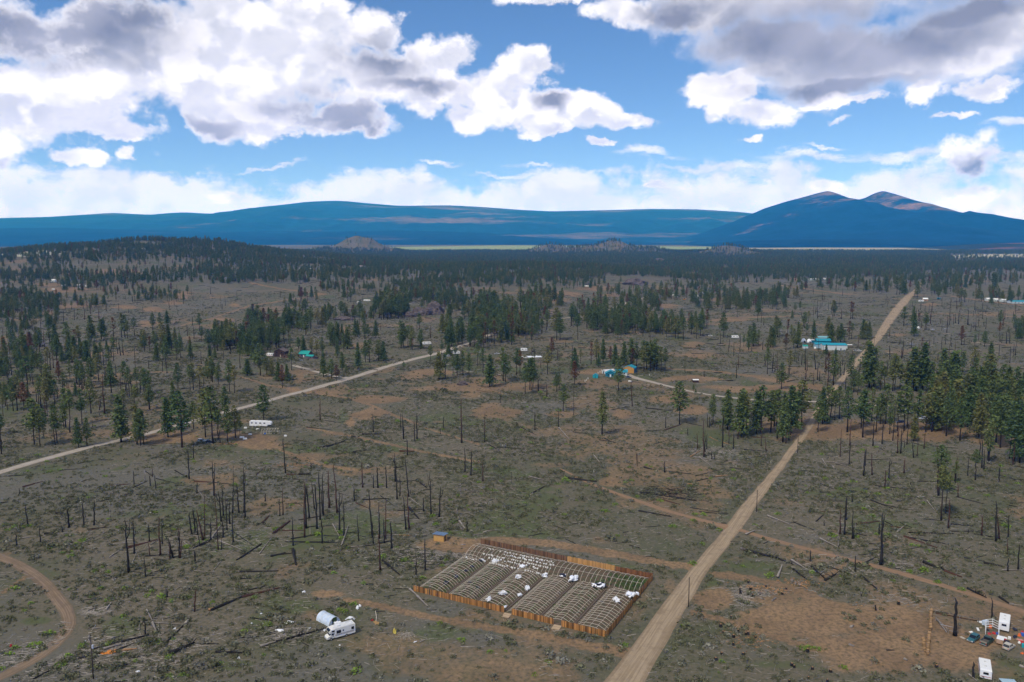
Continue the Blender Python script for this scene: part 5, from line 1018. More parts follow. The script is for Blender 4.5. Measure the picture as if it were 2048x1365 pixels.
# the uncountable burnt litter: far logs and near sticks
def litter(name, n, rlo, rhi, Llo, Lhi, wlo, whi, m, label, seed, thr, cen=None):
    r = np.random.default_rng(seed)
    if cen is None:
        az_ = r.uniform(-.70, .70, n); rr_ = np.sqrt(r.uniform(rlo ** 2, rhi ** 2, n)); x = rr_ * np.sin(az_); y = rr_ * np.cos(az_)
    else: x = r.normal(cen[0], cen[2], n); y = r.normal(cen[1], cen[3], n)
    s_, g_, a_ = fields(x, y); px, py = topx(x, y, hz(x, y)); k = fbm(x / 40, y / 40, 3, 77)
    keep = (k > thr) & ~offroad(px, py) & (s_ < .6)
    if rlo > 500: keep &= (py > 560)
    x, y = x[keep], y[keep]; n = len(x); L = r.uniform(Llo, Lhi, n); w = r.uniform(wlo, whi, n); an = np.where(r.uniform(size=n) < .6, r.normal(.15, .35, n), r.uniform(0, 3.14, n)); z = hz(x, y)
    dx, dy = np.cos(an) * L / 2, np.sin(an) * L / 2; qx, qy = -np.sin(an) * w / 2, np.cos(an) * w / 2
    V = []; lift = r.uniform(0, .25, n) * np.minimum(L, 3) * .3
    for s in (-1, 1):
        ex, ey = x + dx * s, y + dy * s; ez = hz(ex, ey) + (lift if s > 0 else 0)
        V += [np.stack([ex - qx, ey - qy, ez], -1), np.stack([ex + qx, ey + qy, ez], -1), np.stack([ex, ey, ez + w * (.9 if s < 0 else .6)], -1)]
    V = np.stack(V, 1).reshape(-1, 3); b = np.arange(n)[:, None] * 6
    F = np.concatenate([b + np.array([[0, 1, 2, 2]]), b + np.array([[0, 3, 4, 1]]), b + np.array([[1, 4, 5, 2]]), b + np.array([[2, 5, 3, 0]]), b + np.array([[3, 5, 4, 4]])])
    F = F[(F[:, 2] != F[:, 3])]
    o = link(bpy.data.objects.new(name, npmesh(name, V, F, m, False)), kind='stuff', label=label)
M_litb = mat('burnt_litter', (.014,.012,.012), .95, 0, 1, island=1.0); M_litw = mat('bleached_litter', (.30,.27,.235), .95, 0, 1, island=1.0)
litter('burnt_debris', 4200, 600, 2000, 4, 13, .35, .7, M_litb, 'countless burnt logs far out on the plain', 5, .42)
litter('burnt_debris', 1500, 200, 640, 1.5, 6, .12, .28, M_litb, 'small charred branches scattered through the sage', 6, .45)
litter('branch_litter', 34000, 120, 520, .5, 2.8, .04, .13, M_litw, 'bleached twigs scattered through the sage', 7, .44)
litter('branch_litter', 5000, 480, 1300, 2, 8, .15, .32, M_litw, 'pale broken branches further out', 8, .5)
for (px, py, n, rx, ry, m_, lb) in [(880,1110,900,12,5,M_litw,'heap of bleached slash behind the hoop houses'),(840,1118,300,9,5,M_litb,'burnt slash left of the hoop houses'),(450,1075,500,11,8,M_litw,'tangle of pale fallen boughs among the left trunks'),(1720,1135,500,14,5,M_litw,'broken boughs around the big right trunk'),(1500,1190,500,8,4,M_litw,'wood chips and slash in the bottom right clearing'),(250,1300,900,12,7,M_litw,'pale slash above the lower left power pole'),(60,1320,700,9,6,M_litw,'pale slash left of the curving track'),(190,1222,200,2.5,1.5,M_litw,'small grey brush heap near the track bend'),(570,1268,300,6,2.5,M_litw,'broken boughs beside the log left of the motorhome'),(1430,905,500,9,7,M_litw,'fallen boughs under the open pine row'),(1810,1200,120,8,3,M_litw,'slash beside the straight orange track'),(1330,985,500,9,5,M_litb,'burnt boughs below the thin tan track')]:
    c_ = g(px, py); litter('slash_heap', n, 0, 0, .6, 3.2, .05, .16, m_, lb, int(px), -1, (c_.x, c_.y, rx, ry))
# ------------------------------------------------------------------ the fenced plot of hoop houses
print('built')
M_white = mat('white_paint', (.78,.78,.76), .5, .06, 1.0); M_glass = mat('dark_glass', (.015,.018,.025), .08, spec=.6); M_tyre = mat('tyre_rubber', (.02,.02,.02), .8)
M_rim = mat('wheel_rim', (.45,.45,.45), .4, metal=.6); M_pvc = mat('pale_pipe', (.66,.59,.48), .5, .12, 2.0); M_plastic = mat('white_plastic_sheet', (.80,.82,.86), .35, .12, 1.0)
M_film = mat('clouded_film', (.46,.55,.66), .3, .10, 1.2, (.60,.68,.76)); M_dark = mat('dark_tarp', (.018,.022,.045), .5, .3, 2)
def woodm(n, c, isl=1.1): return mat(n, c, .85, .25, 1.5, island=isl, stretch=(1, 1, .3))
M_f_or = woodm('orange_boards', (.30,.140,.042), 1.6); M_f_dk = woodm('weathered_boards', (.15,.080,.045), 1.2); M_f_br = woodm('fresh_boards', (.46,.25,.09), .6); M_f_rd = woodm('dark_red_boards', (.19,.080,.035), .9)
M_rail = mat('grey_board', (.16,.12,.09), .9, .3, 1)
O = g(826, 1182); FRp = g(1213, 1275); ex = (FRp - O); ex.z = 0; LX = ex.length; ex.normalize(); ey = Vector((-ex.y, ex.x, 0)); LY = 41.0
def pl(u, v, z=0):
    p = O + ex * u + ey * v; return Vector((p.x, p.y, float(hz(p.x, p.y)) + z))
ANG = math.atan2(ex.y, ex.x)
def plot_uv(p): d = p - O; return d.dot(ex), d.dot(ey)
# soil of the plot
V = []; F = []; nu, nv = 62, 42
for j in range(nv + 1):
    for i_ in range(nu + 1): V.append(tuple(pl(LX * i_ / nu, LY * j / nv, .05)))
for j in range(nv):
    for i_ in range(nu): F.append((j*(nu+1)+i_, j*(nu+1)+i_+1, (j+1)*(nu+1)+i_+1, (j+1)*(nu+1)+i_))
M_plot = mat('plot_soil', (.135,.088,.058), .95, .5, .7, (.085,.080,.045))
link(bpy.data.objects.new('soil', npmesh('soil', V, F, M_plot)), kind='structure', label='brown tilled soil inside the fenced plot')
def fence(a, b, m, label, h=1.85, pw=.2, rail=True):
    A_ = pl(*a); B_ = pl(*b); L = (B_ - A_).length; d = (B_ - A_).normalized(); an = math.atan2(d.y, d.x)
    e = thing('plank_fence', label, 'fence', A_, an); mb = MB(); n = int(L / pw); r = random.Random(int(L * 10))
    for i_ in range(n):
        x = (i_ + .5) * pw; p = A_ + d * x; z = float(hz(p.x, p.y)) - A_.z; hh = h * r.uniform(.93, 1.05)
        if r.random() < .02: continue
        mb.box((x, r.uniform(-.01, .01), z + hh / 2 - .05), (pw * .94, .03, hh))
    mb.obj('boards', m, e)
    for k in range(int(L / 2.5) + 1):
        x = min(k * 2.5, L - .05) + .04; p = A_ + d * x; MB().box((x, .09, float(hz(p.x, p.y)) - A_.z + .85), (.1, .1, 1.9)).obj('post', M_rail, e)
    mb = MB()
    for hz_ in (.45, 1.5):
        for k in range(int(L / 2.5)):
            x0 = k * 2.5; p = A_ + d * (x0 + 1.25); mb.box((x0 + 1.25, .045, float(hz(p.x, p.y)) - A_.z + hz_), (2.5, .045, .1))
    mb.obj('rail', M_rail, e); return e
g1 = plot_uv(g(1009, 1226))[0]; g2_ = plot_uv(g(1023, 1230))[0]; g3 = plot_uv(g(1107, 1250))[0]; g4 = plot_uv(g(1122, 1254))[0]
fence((0, 0), (g1, 0), M_f_or, 'orange brown plank fence, left stretch of the near side')
fence((g2_, 0), (g3, 0), M_f_or, 'orange brown plank fence between the two near gaps')
fence((g4, 0), (LX, 0), M_f_or, 'orange brown plank fence at the near right corner')
fence((LX, .1), (LX, LY), M_f_or, 'plank fence along the road side of the plot')
fence((.2, LY), (LX * .53, LY), M_f_dk, 'dark weathered plank fence along the far left side', 1.9)
fence((LX * .53, LY + .02), (LX * .80, LY + .02), M_f_br, 'bright new plank fence in the middle of the far side', 1.95)
fence((LX * .80, LY), (LX, LY), M_f_rd, 'dark red plank fence at the far right corner', 1.8)
for (px, py, lab) in [(1013, 1232, 'wooden pallet lying at the left gap in the fence'), (1113, 1256, 'wooden pallet lying at the right gap in the fence')]:
    e = thing('pallet', lab, 'pallet', g(px, py) + Vector((0, 0, .08)), ANG + .1); mb = MB()
    for k in range(8): mb.box((0, -1.2 + k * .34, .08), (2.2, .26, .04))
    mb.obj('deck', mat('pallet_wood', (.42,.31,.20), .9, .2, 1, island=.4), e)
    for k in (-1, 0, 1): MB().box((k * .95, 0, 0), (.1, 2.6, .1)).obj('bearer', M_rail, e)
def arch_pts(w, h, style, wob, r):
    P = []
    for k in range(11):
        t = k / 10
        if style == 'round': z = h * math.sin(math.pi * t) ** .72
        else: z = h * min(1.0, 2.6 * min(t, 1 - t) ** .8) * (1 - .10 * abs(t - .5) * 2) - (.25 if style == 'sag' and .35 < t < .6 else 0)
        P.append((w * t, wob * math.sin(math.pi * t), max(z, 0)))
    return P
def hoop(u0, v0, w, L, n, h, style, label, across=False, nrows=3, miss=0):
    """arches span u and repeat along v (across: the other way round)"""
    e = thing('hoop_house_frame', label, 'greenhouse frame', pl(u0, v0), ANG + (math.pi / 2 if across else 0), 'bare hoop house frames in the fenced plot'); r = random.Random(int(u0 * 7 + v0))
    zz = lambda x, y: float(hz(*( (pl(u0, v0) + (ex * x + ey * y if not across else ey * x - ex * y))[:2]))) - pl(u0, v0).z
    AP = None
    for k in range(n):
        y = L * k / (n - 1); hh = h * r.uniform(.94, 1.05); z0 = zz(w / 2, y)
        P = [(a, y + b, c + z0) for a, b, c in arch_pts(w, hh, style, r.uniform(-.3, .3), r)]
        MB().tube(P, .044, 5).obj('arch', M_pvc, e, True)
    ts = {2: (.3, .7), 3: (.22, .5, .78), 4: (.18, .4, .62, .84), 5: (.12, .3, .5, .7, .88)}[nrows]
    base = arch_pts(w, h, style, 0, r)
    for t in ts:
        i_ = t * 10; a = Vector(base[int(i_)]).lerp(Vector(base[min(int(i_) + 1, 10)]), i_ - int(i_))
        MB().tube([(a.x + r.uniform(-.08, .08), L * k / 8, a.z + zz(a.x, L * k / 8) - .02) for k in range(9)], .032, 4).obj('purlin', M_pvc, e)
    for x in (0, w): MB().box((x, L / 2, zz(x, L / 2) + .16), (.06, L, .22)).obj('base_board', M_rail, e)
    if not across or True:
        for x in (w * .33, w * .66):
            for y in (0.05, L - .05):
                yy = y; MB().tube([(x, yy, zz(x, yy) - .05), (x, yy, zz(x, yy) + h * .93)], .035, 4).obj('end_post', M_rail, e)
    return e
wH = LX / 6; BK = 27.0
HS = [('round', 2.1, 21, 3, 'leftmost near hoop frame over green beds and dark bundles'), ('round', 1.9, 24, 3, 'second near hoop frame from left over green and black rows'), ('round', 2.0, 19, 3, 'third near hoop frame from left with four white plastic heaps'),
      ('flat', 1.5, 22, 5, 'fourth near hoop frame from left over bare brown soil'), ('sag', 1.6, 19, 5, 'fifth near hoop frame from left, sagging in the middle'), ('flat', 1.6, 17, 5, 'rightmost near hoop frame beside the road side fence')]
for k, (st, h, n, nr_, lab) in enumerate(HS):
    hoop(wH * k + .35, .9 + (0 if k else .3), wH - .75, BK - 1.2, n, h, st, lab, nrows=nr_)
hoop(LX * .5 - .6, 28.6, 11.4, LX * .5 - 1.6, 22, 2.1, 'round', 'left far hoop frame over rows of white grow bags', across=True, nrows=3)
hoop(LX - .7, 28.6, 11.4, LX * .5 - 1.2, 20, 2.3, 'round', 'right far hoop frame over green and brown ground', across=True, nrows=2)
# grow bags
bagm = MB().lathe([(.17,0),(.24,.1),(.25,.34),(.20,.42),(.17,.36)], 8).mesh('grow_bag', M_white, True)
for rw, (v, u0, u1, n) in enumerate([(28.0, 2, 30, 38), (31.2, 9, 30, 26), (33.2, 6, 30, 30), (35.6, 12, 30, 24), (37.8, 5, 30, 32)]):
    for k in range(n):
        if random.random() < .22: continue
        u = u0 + (u1 - u0) * k / (n - 1) + random.uniform(-.15, .15)
        o = link(bpy.data.objects.new('grow_bag', bagm), None, f'white grow bag, {ordinal(k + 1)} from left, {["nearest","second","third","fourth","farthest"][rw]} bag row', 'grow bag', 'white grow bags in the far left hoop house', None, pl(u, v + random.uniform(-.35, .35) + .04 * math.sin(k), .04), random.uniform(0, 6)); s = random.uniform(.75, 1.35); o.scale = (s, s, s * random.uniform(.7, 1.1))
def crumple(seed, w, d, h, m, m2=None):
    r = random.Random(seed); bm = bmesh.new(); bmesh.ops.create_icosphere(bm, subdivisions=3, radius=1)
    for v in bm.verts:
        k = float(vnoise(v.co.x * 2.3 + seed * 3.7, v.co.y * 2.3 + v.co.z * 1.9, seed)); k2 = float(vnoise(v.co.x * 6 + 9, v.co.y * 6 + v.co.z * 5, seed + 3)); v.co *= .45 + .75 * k + .45 * (k2 - .5)
        v.co.x *= w; v.co.y *= d; v.co.z = max(-.2, v.co.z) * h
    me = bpy.data.meshes.new('plastic_sheet'); bm.to_mesh(me); bm.free(); me.materials.append(m)
    if m2:
        me.materials.append(m2)
        for f in me.polygons: f.material_index = 1 if float(vnoise(f.center.x * 1.6, f.center.y * 1.6, seed + 8)) > .62 else 0
    return me
def at_h(px, py, z):
    d = px_dir(px, py); p = g(px, py); 
    for _ in range(3): t = (CAM_H - (float(hz(p.x, p.y)) + z)) / -d[2]; p = Vector((d[0] * t, d[1] * t, float(hz(d[0] * t, d[1] * t)) + z))
    return p
Z5 = lambda x, y: (820 + x * .1465, 1060 + y * .1465); Z6 = lambda x, y: (1060 + x * .1465, 1090 + y * .1465)
for k, (pp, w, d, h, z, m2, lab) in enumerate([(Z5(1165,430),1.3,.8,.8,.5,None,'cream plastic heap behind the second near frame'),(Z5(1535,500),1.2,.8,.9,.5,None,'white plastic heap behind the third near frame'),(Z5(1480,645),1.3,.9,.8,.6,None,'white plastic heap high in the third near frame'),(Z5(1838,625),1.1,.9,1.0,.6,None,'white plastic heap at the far edge of third frame'),(Z5(1605,805),.9,.8,1.1,.6,None,'white plastic heap between the third and fourth frames'),(Z5(1262,868),1.3,.8,.9,.6,None,'white plastic heap in the middle of third frame'),(Z5(1500,893),.9,.7,.7,.5,None,'small white plastic heap on the third frame edge'),(Z5(1075,950),1.1,.8,.8,.6,None,'white plastic heap lowest in the third frame'),(Z5(1300,1052),.8,.3,.4,.9,None,'torn white plastic on the fence at the left gap'),
    (Z6(450,418),1.3,.8,.9,.8,M_dark,'white and black plastic heap behind the fourth frame'),(Z6(590,465),2.2,1.2,1.2,.8,None,'largest white plastic heap behind the fourth frame'),(Z6(955,552),2.6,1.1,1.0,.9,M_dark,'white and navy plastic heap behind the fifth frame'),(Z6(1375,680),1.5,1.4,.9,1.3,None,'white plastic draped over the sixth frame'),(Z6(1465,672),.8,.8,.6,1.4,None,'white plastic scrap by the road side fence'),(Z6(1185,750),1.1,1.4,.7,1.0,None,'white plastic scrap inside the sixth frame'),
    (Z5(490,728),.9,.7,.7,.3,M_dark,'dark bundle nearest the fence in the first frame'),(Z5(632,640),.9,.7,.8,.3,M_dark,'dark bundle in the middle of the first frame'),(Z5(765,558),.9,.6,.7,.3,M_dark,'dark bundle further up the first frame'),(Z5(848,505),.8,.6,.7,.3,M_dark,'small dark bundle high in the first frame'),(Z5(972,420),1.0,.6,.7,.3,M_dark,'black and white bundle farthest in the first frame'),(Z5(815,710),.9,.6,.5,.2,M_dark,'dark bundle on the left of the second frame'),(Z5(925,790),.9,.6,.5,.2,M_dark,'dark bundle low in the second frame')]):
    dk = 'dark bundle' in lab
    o = link(bpy.data.objects.new('plastic_bundle' if dk else 'plastic_sheet', crumple(k + 3, w, d, h, M_dark if dk else M_plastic, (M_plastic if 'white' in lab else None) if dk else m2)), None, lab, 'bundle' if dk else 'plastic sheet', None, None, at_h(*pp, z), random.uniform(0, 1))
# crops in the beds
def clumps(name, pts, sz, m, label, h=.5):
    C = []; S = []
    for (u, v) in pts:
        p = pl(u, v)
        for _ in range(5): C.append((p.x + random.uniform(-.3, .3), p.y + random.uniform(-.3, .3), p.z + random.uniform(.1, h))); S.append(sz)
    V, F = quads_cloud(C, S, 2, len(pts), 1.0); link(bpy.data.objects.new(name, npmesh(name, V, F, m, False)), kind='stuff', label=label)
M_crop = mat('crop_leaves', (.075,.125,.035), .8, .3, 1, island=.8); M_blackp = mat('black_mulch', (.02,.022,.02), .8, island=1)
rnd = random.Random(4)
clumps('crops', [(wH * k + rnd.uniform(.8, wH - .8), rnd.uniform(1.5, BK - 1)) for k, n in ((0, 190), (1, 120), (2, 50), (4, 60), (3, 20)) for _ in range(n)], .22, M_crop, 'patchy green crops under the near hoop frames')
clumps('crops', [(LX - 1 - abs(rnd.gauss(0, 7)), 29.5 + rnd.uniform(0, 9.5)) for _ in range(260)], .25, M_crop, 'green growth under the far right hoop frame', .6)
clumps('black_mulch', [(wH + 1.1 + 1.3 * k, 1.6 + q * .95 + rnd.uniform(-.2, .2)) for k in range(7) for q in range(26) if rnd.random() < .75], .22, M_blackp, 'black plant bags in rows under the second hoop frame', .3)
# gutters between frames: dark plank walks
for k in range(1, 6):
    a = pl(wH * k, .8, .2); e = MB().box((0, (BK - .8) / 2, 0), (.32, BK - .8, .06)).obj('plank_walk', M_rail, None); e.location = a; e.rotation_euler = (0, 0, ANG)
    tag(e, f'grey plank strip between hoop frames {ordinal(k)} and {ordinal(k + 1)} from left', 'boardwalk', 'plank strips between the hoop frames')

# ------------------------------------------------------------------ shed, vehicles, trailers
def gable(name, label, cat, p, rz, w, d, h, roof_h, wm, rm, ov=.4, wins=(), door=None, group=None, ridge='x'):
    e = thing(name, label, cat, p, rz, group)
    z = h; hw, hd = w / 2, d / 2; mb = MB()
    if ridge == 'x':
        mb.prism([(-hd, -.4), (hd, -.4), (hd, z), (0, z + roof_h), (-hd, z)], -hw, hw, 'x')
    else: mb.prism([(-hw, -.4), (hw, -.4), (hw, z), (0, z + roof_h), (-hw, z)], -hd, hd)
    mb.obj('wall', wm, e)
    a, b = (hd, hw) if ridge == 'x' else (hw, hd); k = ov; sl = roof_h / a; t = .12; mb = MB()
    P = [(-a - k, z - k * sl + .03), (0, z + roof_h + .03), (a + k, z - k * sl + .03), (a + k, z - k * sl + t + .03), (0, z + roof_h + t + .06), (-a - k, z - k * sl + t + .03)]
    mb.prism(P, -b - k, b + k, 'x' if ridge == 'x' else 'y'); mb.obj('roof', rm, e)
    for (sd_, u, zc, ww, hh) in wins:
        if sd_ == 'f': MB().box((u, -hd - .02, zc), (ww, .06, hh)).obj('window', M_glass, e)
        elif sd_ == 'b': MB().box((u, hd + .02, zc), (ww, .06, hh)).obj('window', M_glass, e)
        elif sd_ == 'l': MB().box((-hw - .02, u, zc), (.06, ww, hh)).obj('window', M_glass, e)
        else: MB().box((hw + .02, u, zc), (.06, ww, hh)).obj('window', M_glass, e)
    if door: MB().box((door[1], -hd - .03, 1.0) if door[0] == 'f' else (hw + .03, door[1], 1.0), (.95, .06, 2.0) if door[0] == 'f' else (.06, .95, 2.0)).obj('door', door[2], e)
    return e
def wheel(e, x, y, r=.34, w=.22):
    o = MB().lathe([(r*.6,-w/2),(r,-w/2+.03),(r,w/2-.03),(r*.6,w/2)], 16).obj('wheel', M_tyre, e, True); o.location = (x, y, r); o.rotation_euler = (math.pi / 2, 0, 0)
    MB().lathe([(r*.58,-w/2-.01),(r*.5,w/2+.01)], 10).obj('rim', M_rim, o)
M_lamp = mat('lamp_glass', (.7,.7,.68), .2); M_red = mat('red_lens', (.5,.03,.02), .3)
def car(name, label, p, rz, col, kind='wagon', L=4.4, Wd=1.75, H=1.5, name2='car paint'):
    """front is +x"""
    m = mat(name + '_paint', col, .35, .08, .7, spec=.5); e = thing(name, label, {'car': 'car', 'suv': 'car', 'pickup_truck': 'truck'}.get(name, 'car'), p, rz)
    h = L / 2; z0 = .28; bl = H * .56
    body = [(-h, z0+.15), (-h+.05, bl), (-h+.25, bl+.06), (h*.35, bl+.04), (h-.12, bl-.12), (h, z0+.3), (h-.08, z0), (-h+.1, z0)]
    o = MB().prism(body, -Wd/2, Wd/2).obj('body', m, e, bevel=.05)
    if kind == 'wagon': c = [(-h+.15, bl), (-h+.45, H-.04), (h*.02, H), (h*.40, bl)]
    elif kind == 'pickup': c = [(-h*.05, bl), (0.0, H), (h*.38, H), (h*.62, bl)]
    elif kind == 'sedan': c = [(-h*.75, bl), (-h*.42, H), (h*.08, H), (h*.42, bl)]
    MB().prism(c, -Wd/2+.10, Wd/2-.10).obj('windows', M_glass, e)
    xs = [q[0] for q in c]; MB().box(((c[1][0]+c[2][0])/2, 0, H+.01), (c[2][0]-c[1][0]+.1, Wd-.2, .06)).obj('roof', m, e, bevel=.02)
    mb = MB()
    for sx in (-1, 1):
        y = sx * (Wd/2 - .085)
        for (a, b) in ((0, 1), (3, 2)): mb.tube([(c[a][0], y, c[a][1]), (c[b][0], y, c[b][1])], .05, 4)
        mb.box((( c[1][0]+c[2][0])/2 , y, (bl+H)/2), (.09, .05, H-bl))
    mb.obj('window_frame', m, e)
    if kind == 'pickup':
        MB().box((-h*.52, 0, bl+.08), (h*.85, Wd-.24, .02)).obj('truck_bed', mat('bed_liner', (.10,.085,.07), .9), e)
        for sx in (-1, 1): MB().box((-h*.52, sx*(Wd/2-.06), bl+.2), (h*.95, .1, .28)).obj('bed_side', m, e)
        MB().box((-h+.06, 0, bl+.18), (.08, Wd-.1, .34)).obj('tailgate', mat('tan_tailgate', (.28,.24,.19), .6), e)
    for sx in (-1, 1):
        for x in (-h*.60, h*.62): wheel(e, x, sx*(Wd/2-.10))
        MB().box((h-.03, sx*(Wd/2-.28), bl-.28), (.08, .32, .16)).obj('headlight', M_lamp, e); MB().box((-h+.0, sx*(Wd/2-.2), bl-.15), (.06, .22, .2)).obj('tail_light', M_red, e)
    MB().box((h+.02, 0, z0+.12), (.14, Wd-.1, .18)).obj('bumper', M_rim, e); MB().box((-h-.02, 0, z0+.12), (.14, Wd-.1, .18)).obj('bumper', M_rim, e)
    return e
def trailer(name, label, p, rz, L, H=2.7, Wd=2.4, wall=None, stripe=None, wins=6, lift=.55, nose=.5, roofm=None):
    m = wall or M_white; e = thing(name, label, 'trailer', p, rz); h = L / 2
    prof = [(-h, lift), (-h, H-.12), (-h+.15, H), (h-nose, H), (h-.1, H-.45), (h, H-.9), (h, lift+.5), (h-.3, lift)]
    MB().prism(prof, -Wd/2, Wd/2).obj('body', m, e, bevel=.06)
    MB().box((-.1, 0, H+.02), (L-nose-.5, Wd-.25, .05)).obj('roof', roofm or M_white, e)
    for sx in (-1, 1):
        n = max(1, wins // 2)
        for k in range(n): MB().box((-h + L*(k+.6)/n*.92, sx*Wd/2, lift+(H-lift)*.62), (min(1.1, L/n*.45), .05, .6)).obj('window', M_glass, e)
        if stripe: MB().box((0, sx*(Wd/2+.012), lift+.45), (L-.4, .02, .16)).obj('stripe', stripe, e)
        for dx in ((-.45, .45) if L > 6 else (0,)): wheel(e, -h*.12+dx, sx*(Wd/2-.12), .36)
    MB().box((-h-.01, 0, lift+(H-lift)*.62), (.05, Wd*.45, .55)).obj('window', M_glass, e)
    if stripe: MB().box((-h-.015, 0, lift+.5), (.02, Wd-.3, .14)).obj('stripe', stripe, e)
    MB().box((h*.35, -Wd/2-.01, lift+.95), (.65, .05, 1.75)).obj('door', mat('door_panel', (.66,.66,.64), .5), e)
    for x in (-h*.4, h*.3): MB().box((x, 0, H+.12), (.5, .5, .18)).obj('roof_vent', mat('vent_plastic', (.6,.6,.58), .5), e, bevel=.03)
    MB().tube([(h-.1, .5, lift), (h+1.1, 0, lift-.05), (h-.1, -.5, lift)], .05, 5).obj('hitch', M_rim, e); return e

# small plank shed
p = g(887, 1078); dshed = g(896, 1083) - g(868, 1079)
e = thing('plank_shed', 'small orange plank shed with a blue metal roof', 'shed', g(881, 1080), ANG + .12)
mb = MB(); mb.prism([(-1.5, -.2), (1.5, -.2), (1.5, 2.0), (-1.5, 2.35)], -1.9, 1.9, 'x'); mb.obj('wall', woodm('shed_boards', (.50,.29,.095), .3), e)
MB().prism([(-1.95, 2.47), (1.95, 2.02), (1.95, 2.10), (-1.95, 2.55)], -2.3, 2.3, 'x').obj('roof', mat('blue_grey_metal', (.13,.21,.33), .35, .25, .8, metal=.3), e)
MB().box((1.93, -.3, .95), (.06, 1.0, 1.8)).obj('door', mat('shed_door', (.07,.04,.025), .9), e)
for x in (-1.0, 0, 1.0): MB().box((x, 0, 2.33), (.03, 3.6, .05)).obj('roof_seam', M_rim, e).rotation_euler = (-.115, 0, 0)

# motorhome: nose towards the lower left of the photograph
fr = g(655.5, 1284.5); rr_w = g(711, 1268.5); dv = (fr - rr_w); dv.z = 0; Lr = dv.length; dv.normalize(); rz = math.atan2(dv.y, dv.x)
side = Vector((-dv.y, dv.x, 0))           # away from the viewer side is +side or -side
if side.y < 0: side = -side
cen = (fr + rr_w) / 2 + side * 1.2
e = thing('motorhome', 'white motorhome with brown stripes parked beside the small tunnel', 'motorhome', Vector((cen.x, cen.y, float(hz(cen.x, cen.y)))), rz); h = Lr / 2; Wd = 2.45
M_rv = mat('cream_fibreglass', (.76,.74,.68), .4, .05, .8); M_st = mat('brown_stripe', (.10,.05,.045), .6); M_rvroof = mat('dusty_roof', (.62,.63,.64), .7, .15, .8)
MB().prism([(-h, .55), (-h, 2.95), (-h+.12, 3.08), (h-2.2, 3.08), (h-2.0, 3.0), (h-2.0, .5), (-h+.3, .45)], -Wd/2, Wd/2).obj('body', M_rv, e, bevel=.05)
MB().prism([(h-2.15, 1.95), (h-2.15, 3.05), (h-1.1, 2.98), (h-.62, 2.62), (h-.55, 2.15), (h-.8, 1.98)], -Wd/2+.01, Wd/2-.01).obj('overcab', M_rv, e, bevel=.05)
MB().prism([(h-2.05, .5), (h-2.05, 1.95), (h-1.25, 1.96), (h-.75, 1.22), (h-.1, 1.05), (h, .9), (h, .45)], -1.0, 1.0).obj('cab', M_rv, e, bevel=.05)
MB().prism([(h-1.22, 1.93), (h-.74, 1.25), (h-.69, 1.28), (h-1.17, 1.96)], -.88, .88).obj('windscreen', M_glass, e)
MB().box((h-1.5, 0, 1.6), (.55, 2.03, .5)).obj('cab_window', M_glass, e)
MB().prism([(h-1.02, 2.9), (h-.63, 2.60), (h-.575, 2.28), (h-.545, 2.30), (h-.60, 2.63), (h-1.0, 2.935)], -.95, .95).obj('front_window', M_glass, e)
for sy in (-1, 1):
    y = sy * (Wd/2 + .01)
    for (x, z, w_, h_) in [(h-1.55, 2.5, .75, .42), (h-3.1, 2.0, 1.25, .85), (h-4.35, 2.05, .35, .4), (-h+.75, 2.0, .75, .75)]: MB().box((x, y, z), (w_, .05, h_)).obj('window', M_glass, e)
    MB().box((-.9, y, 1.32), (Lr-2.4, .02, .10)).obj('stripe', M_st, e); MB().box((-.9, y, 1.08), (Lr-2.4, .02, .07)).obj('stripe', M_st, e)
    MB().box((h-1.0, sy*1.01, .95), (1.7, .02, .08)).obj('stripe', M_st, e)
    wheel(e, h-1.0, sy*.98, .39, .26); wheel(e, -h+2.5, sy*(Wd/2-.12), .39, .34)
    MB().box((h-.02, sy*.72, .82), (.06, .28, .18)).obj('headlight', M_lamp, e); MB().box((h-1.45, sy*1.28, 1.55), (.1, .2, .3)).obj('mirror', M_tyre, e)
MB().box((h+.05, 0, .5), (.16, 2.1, .2)).obj('bumper', M_rim, e); MB().box((-h-.05, 0, .5), (.14, 2.3, .18)).obj('bumper', M_rim, e)
MB().box((-.9, 0, 3.10), (Lr-2.6, Wd-.2, .04)).obj('roof', M_rvroof, e)
MB().box((.6, .1, 3.28), (1.0, .8, .32)).obj('air_conditioner', M_white, e, bevel=.06)
for x, y in ((-1.5, -.4), (-2.8, .3), (2.0, .4)): MB().box((x, y, 3.18), (.45, .45, .12)).obj('roof_vent', M_white, e, bevel=.03)
MB().box((-h+1.6, -.75, 3.14), (1.8, .08, .06)).obj('roof_rail', M_rim, e)

# small covered tunnel
a = g(636, 1243); b = g(658, 1254.5); c2 = g(681, 1250); ax = (a - b); ax.z = 0; Lt = ax.length * 1.15; ax.normalize(); wdv = (c2 - b); wt = 3.7
rz = math.atan2(ax.y, ax.x); nrm = Vector((ax.y, -ax.x, 0)); nrm = nrm if nrm.dot(wdv) > 0 else -nrm
o_ = b + nrm * (wt / 2); e = thing('poly_tunnel', 'small clouded white tunnel greenhouse behind the motorhome', 'greenhouse', o_, rz)
V = []; F = []; nk = 14; nl = 9
for j in range(nl + 1):
    for k in range(nk + 1):
        an = math.pi * k / nk; rr_ = 1 + (.012 if j % 2 else -.012); V.append((Lt * j / nl, wt / 2 * math.cos(an) * rr_, 2.05 * math.sin(an) ** .85 * rr_))
for j in range(nl):
    for k in range(nk): q = j * (nk + 1) + k; F.append((q, q + 1, q + nk + 2, q + nk + 1))
link(bpy.data.objects.new('cover', npmesh('cover', V, F, M_film)), e)
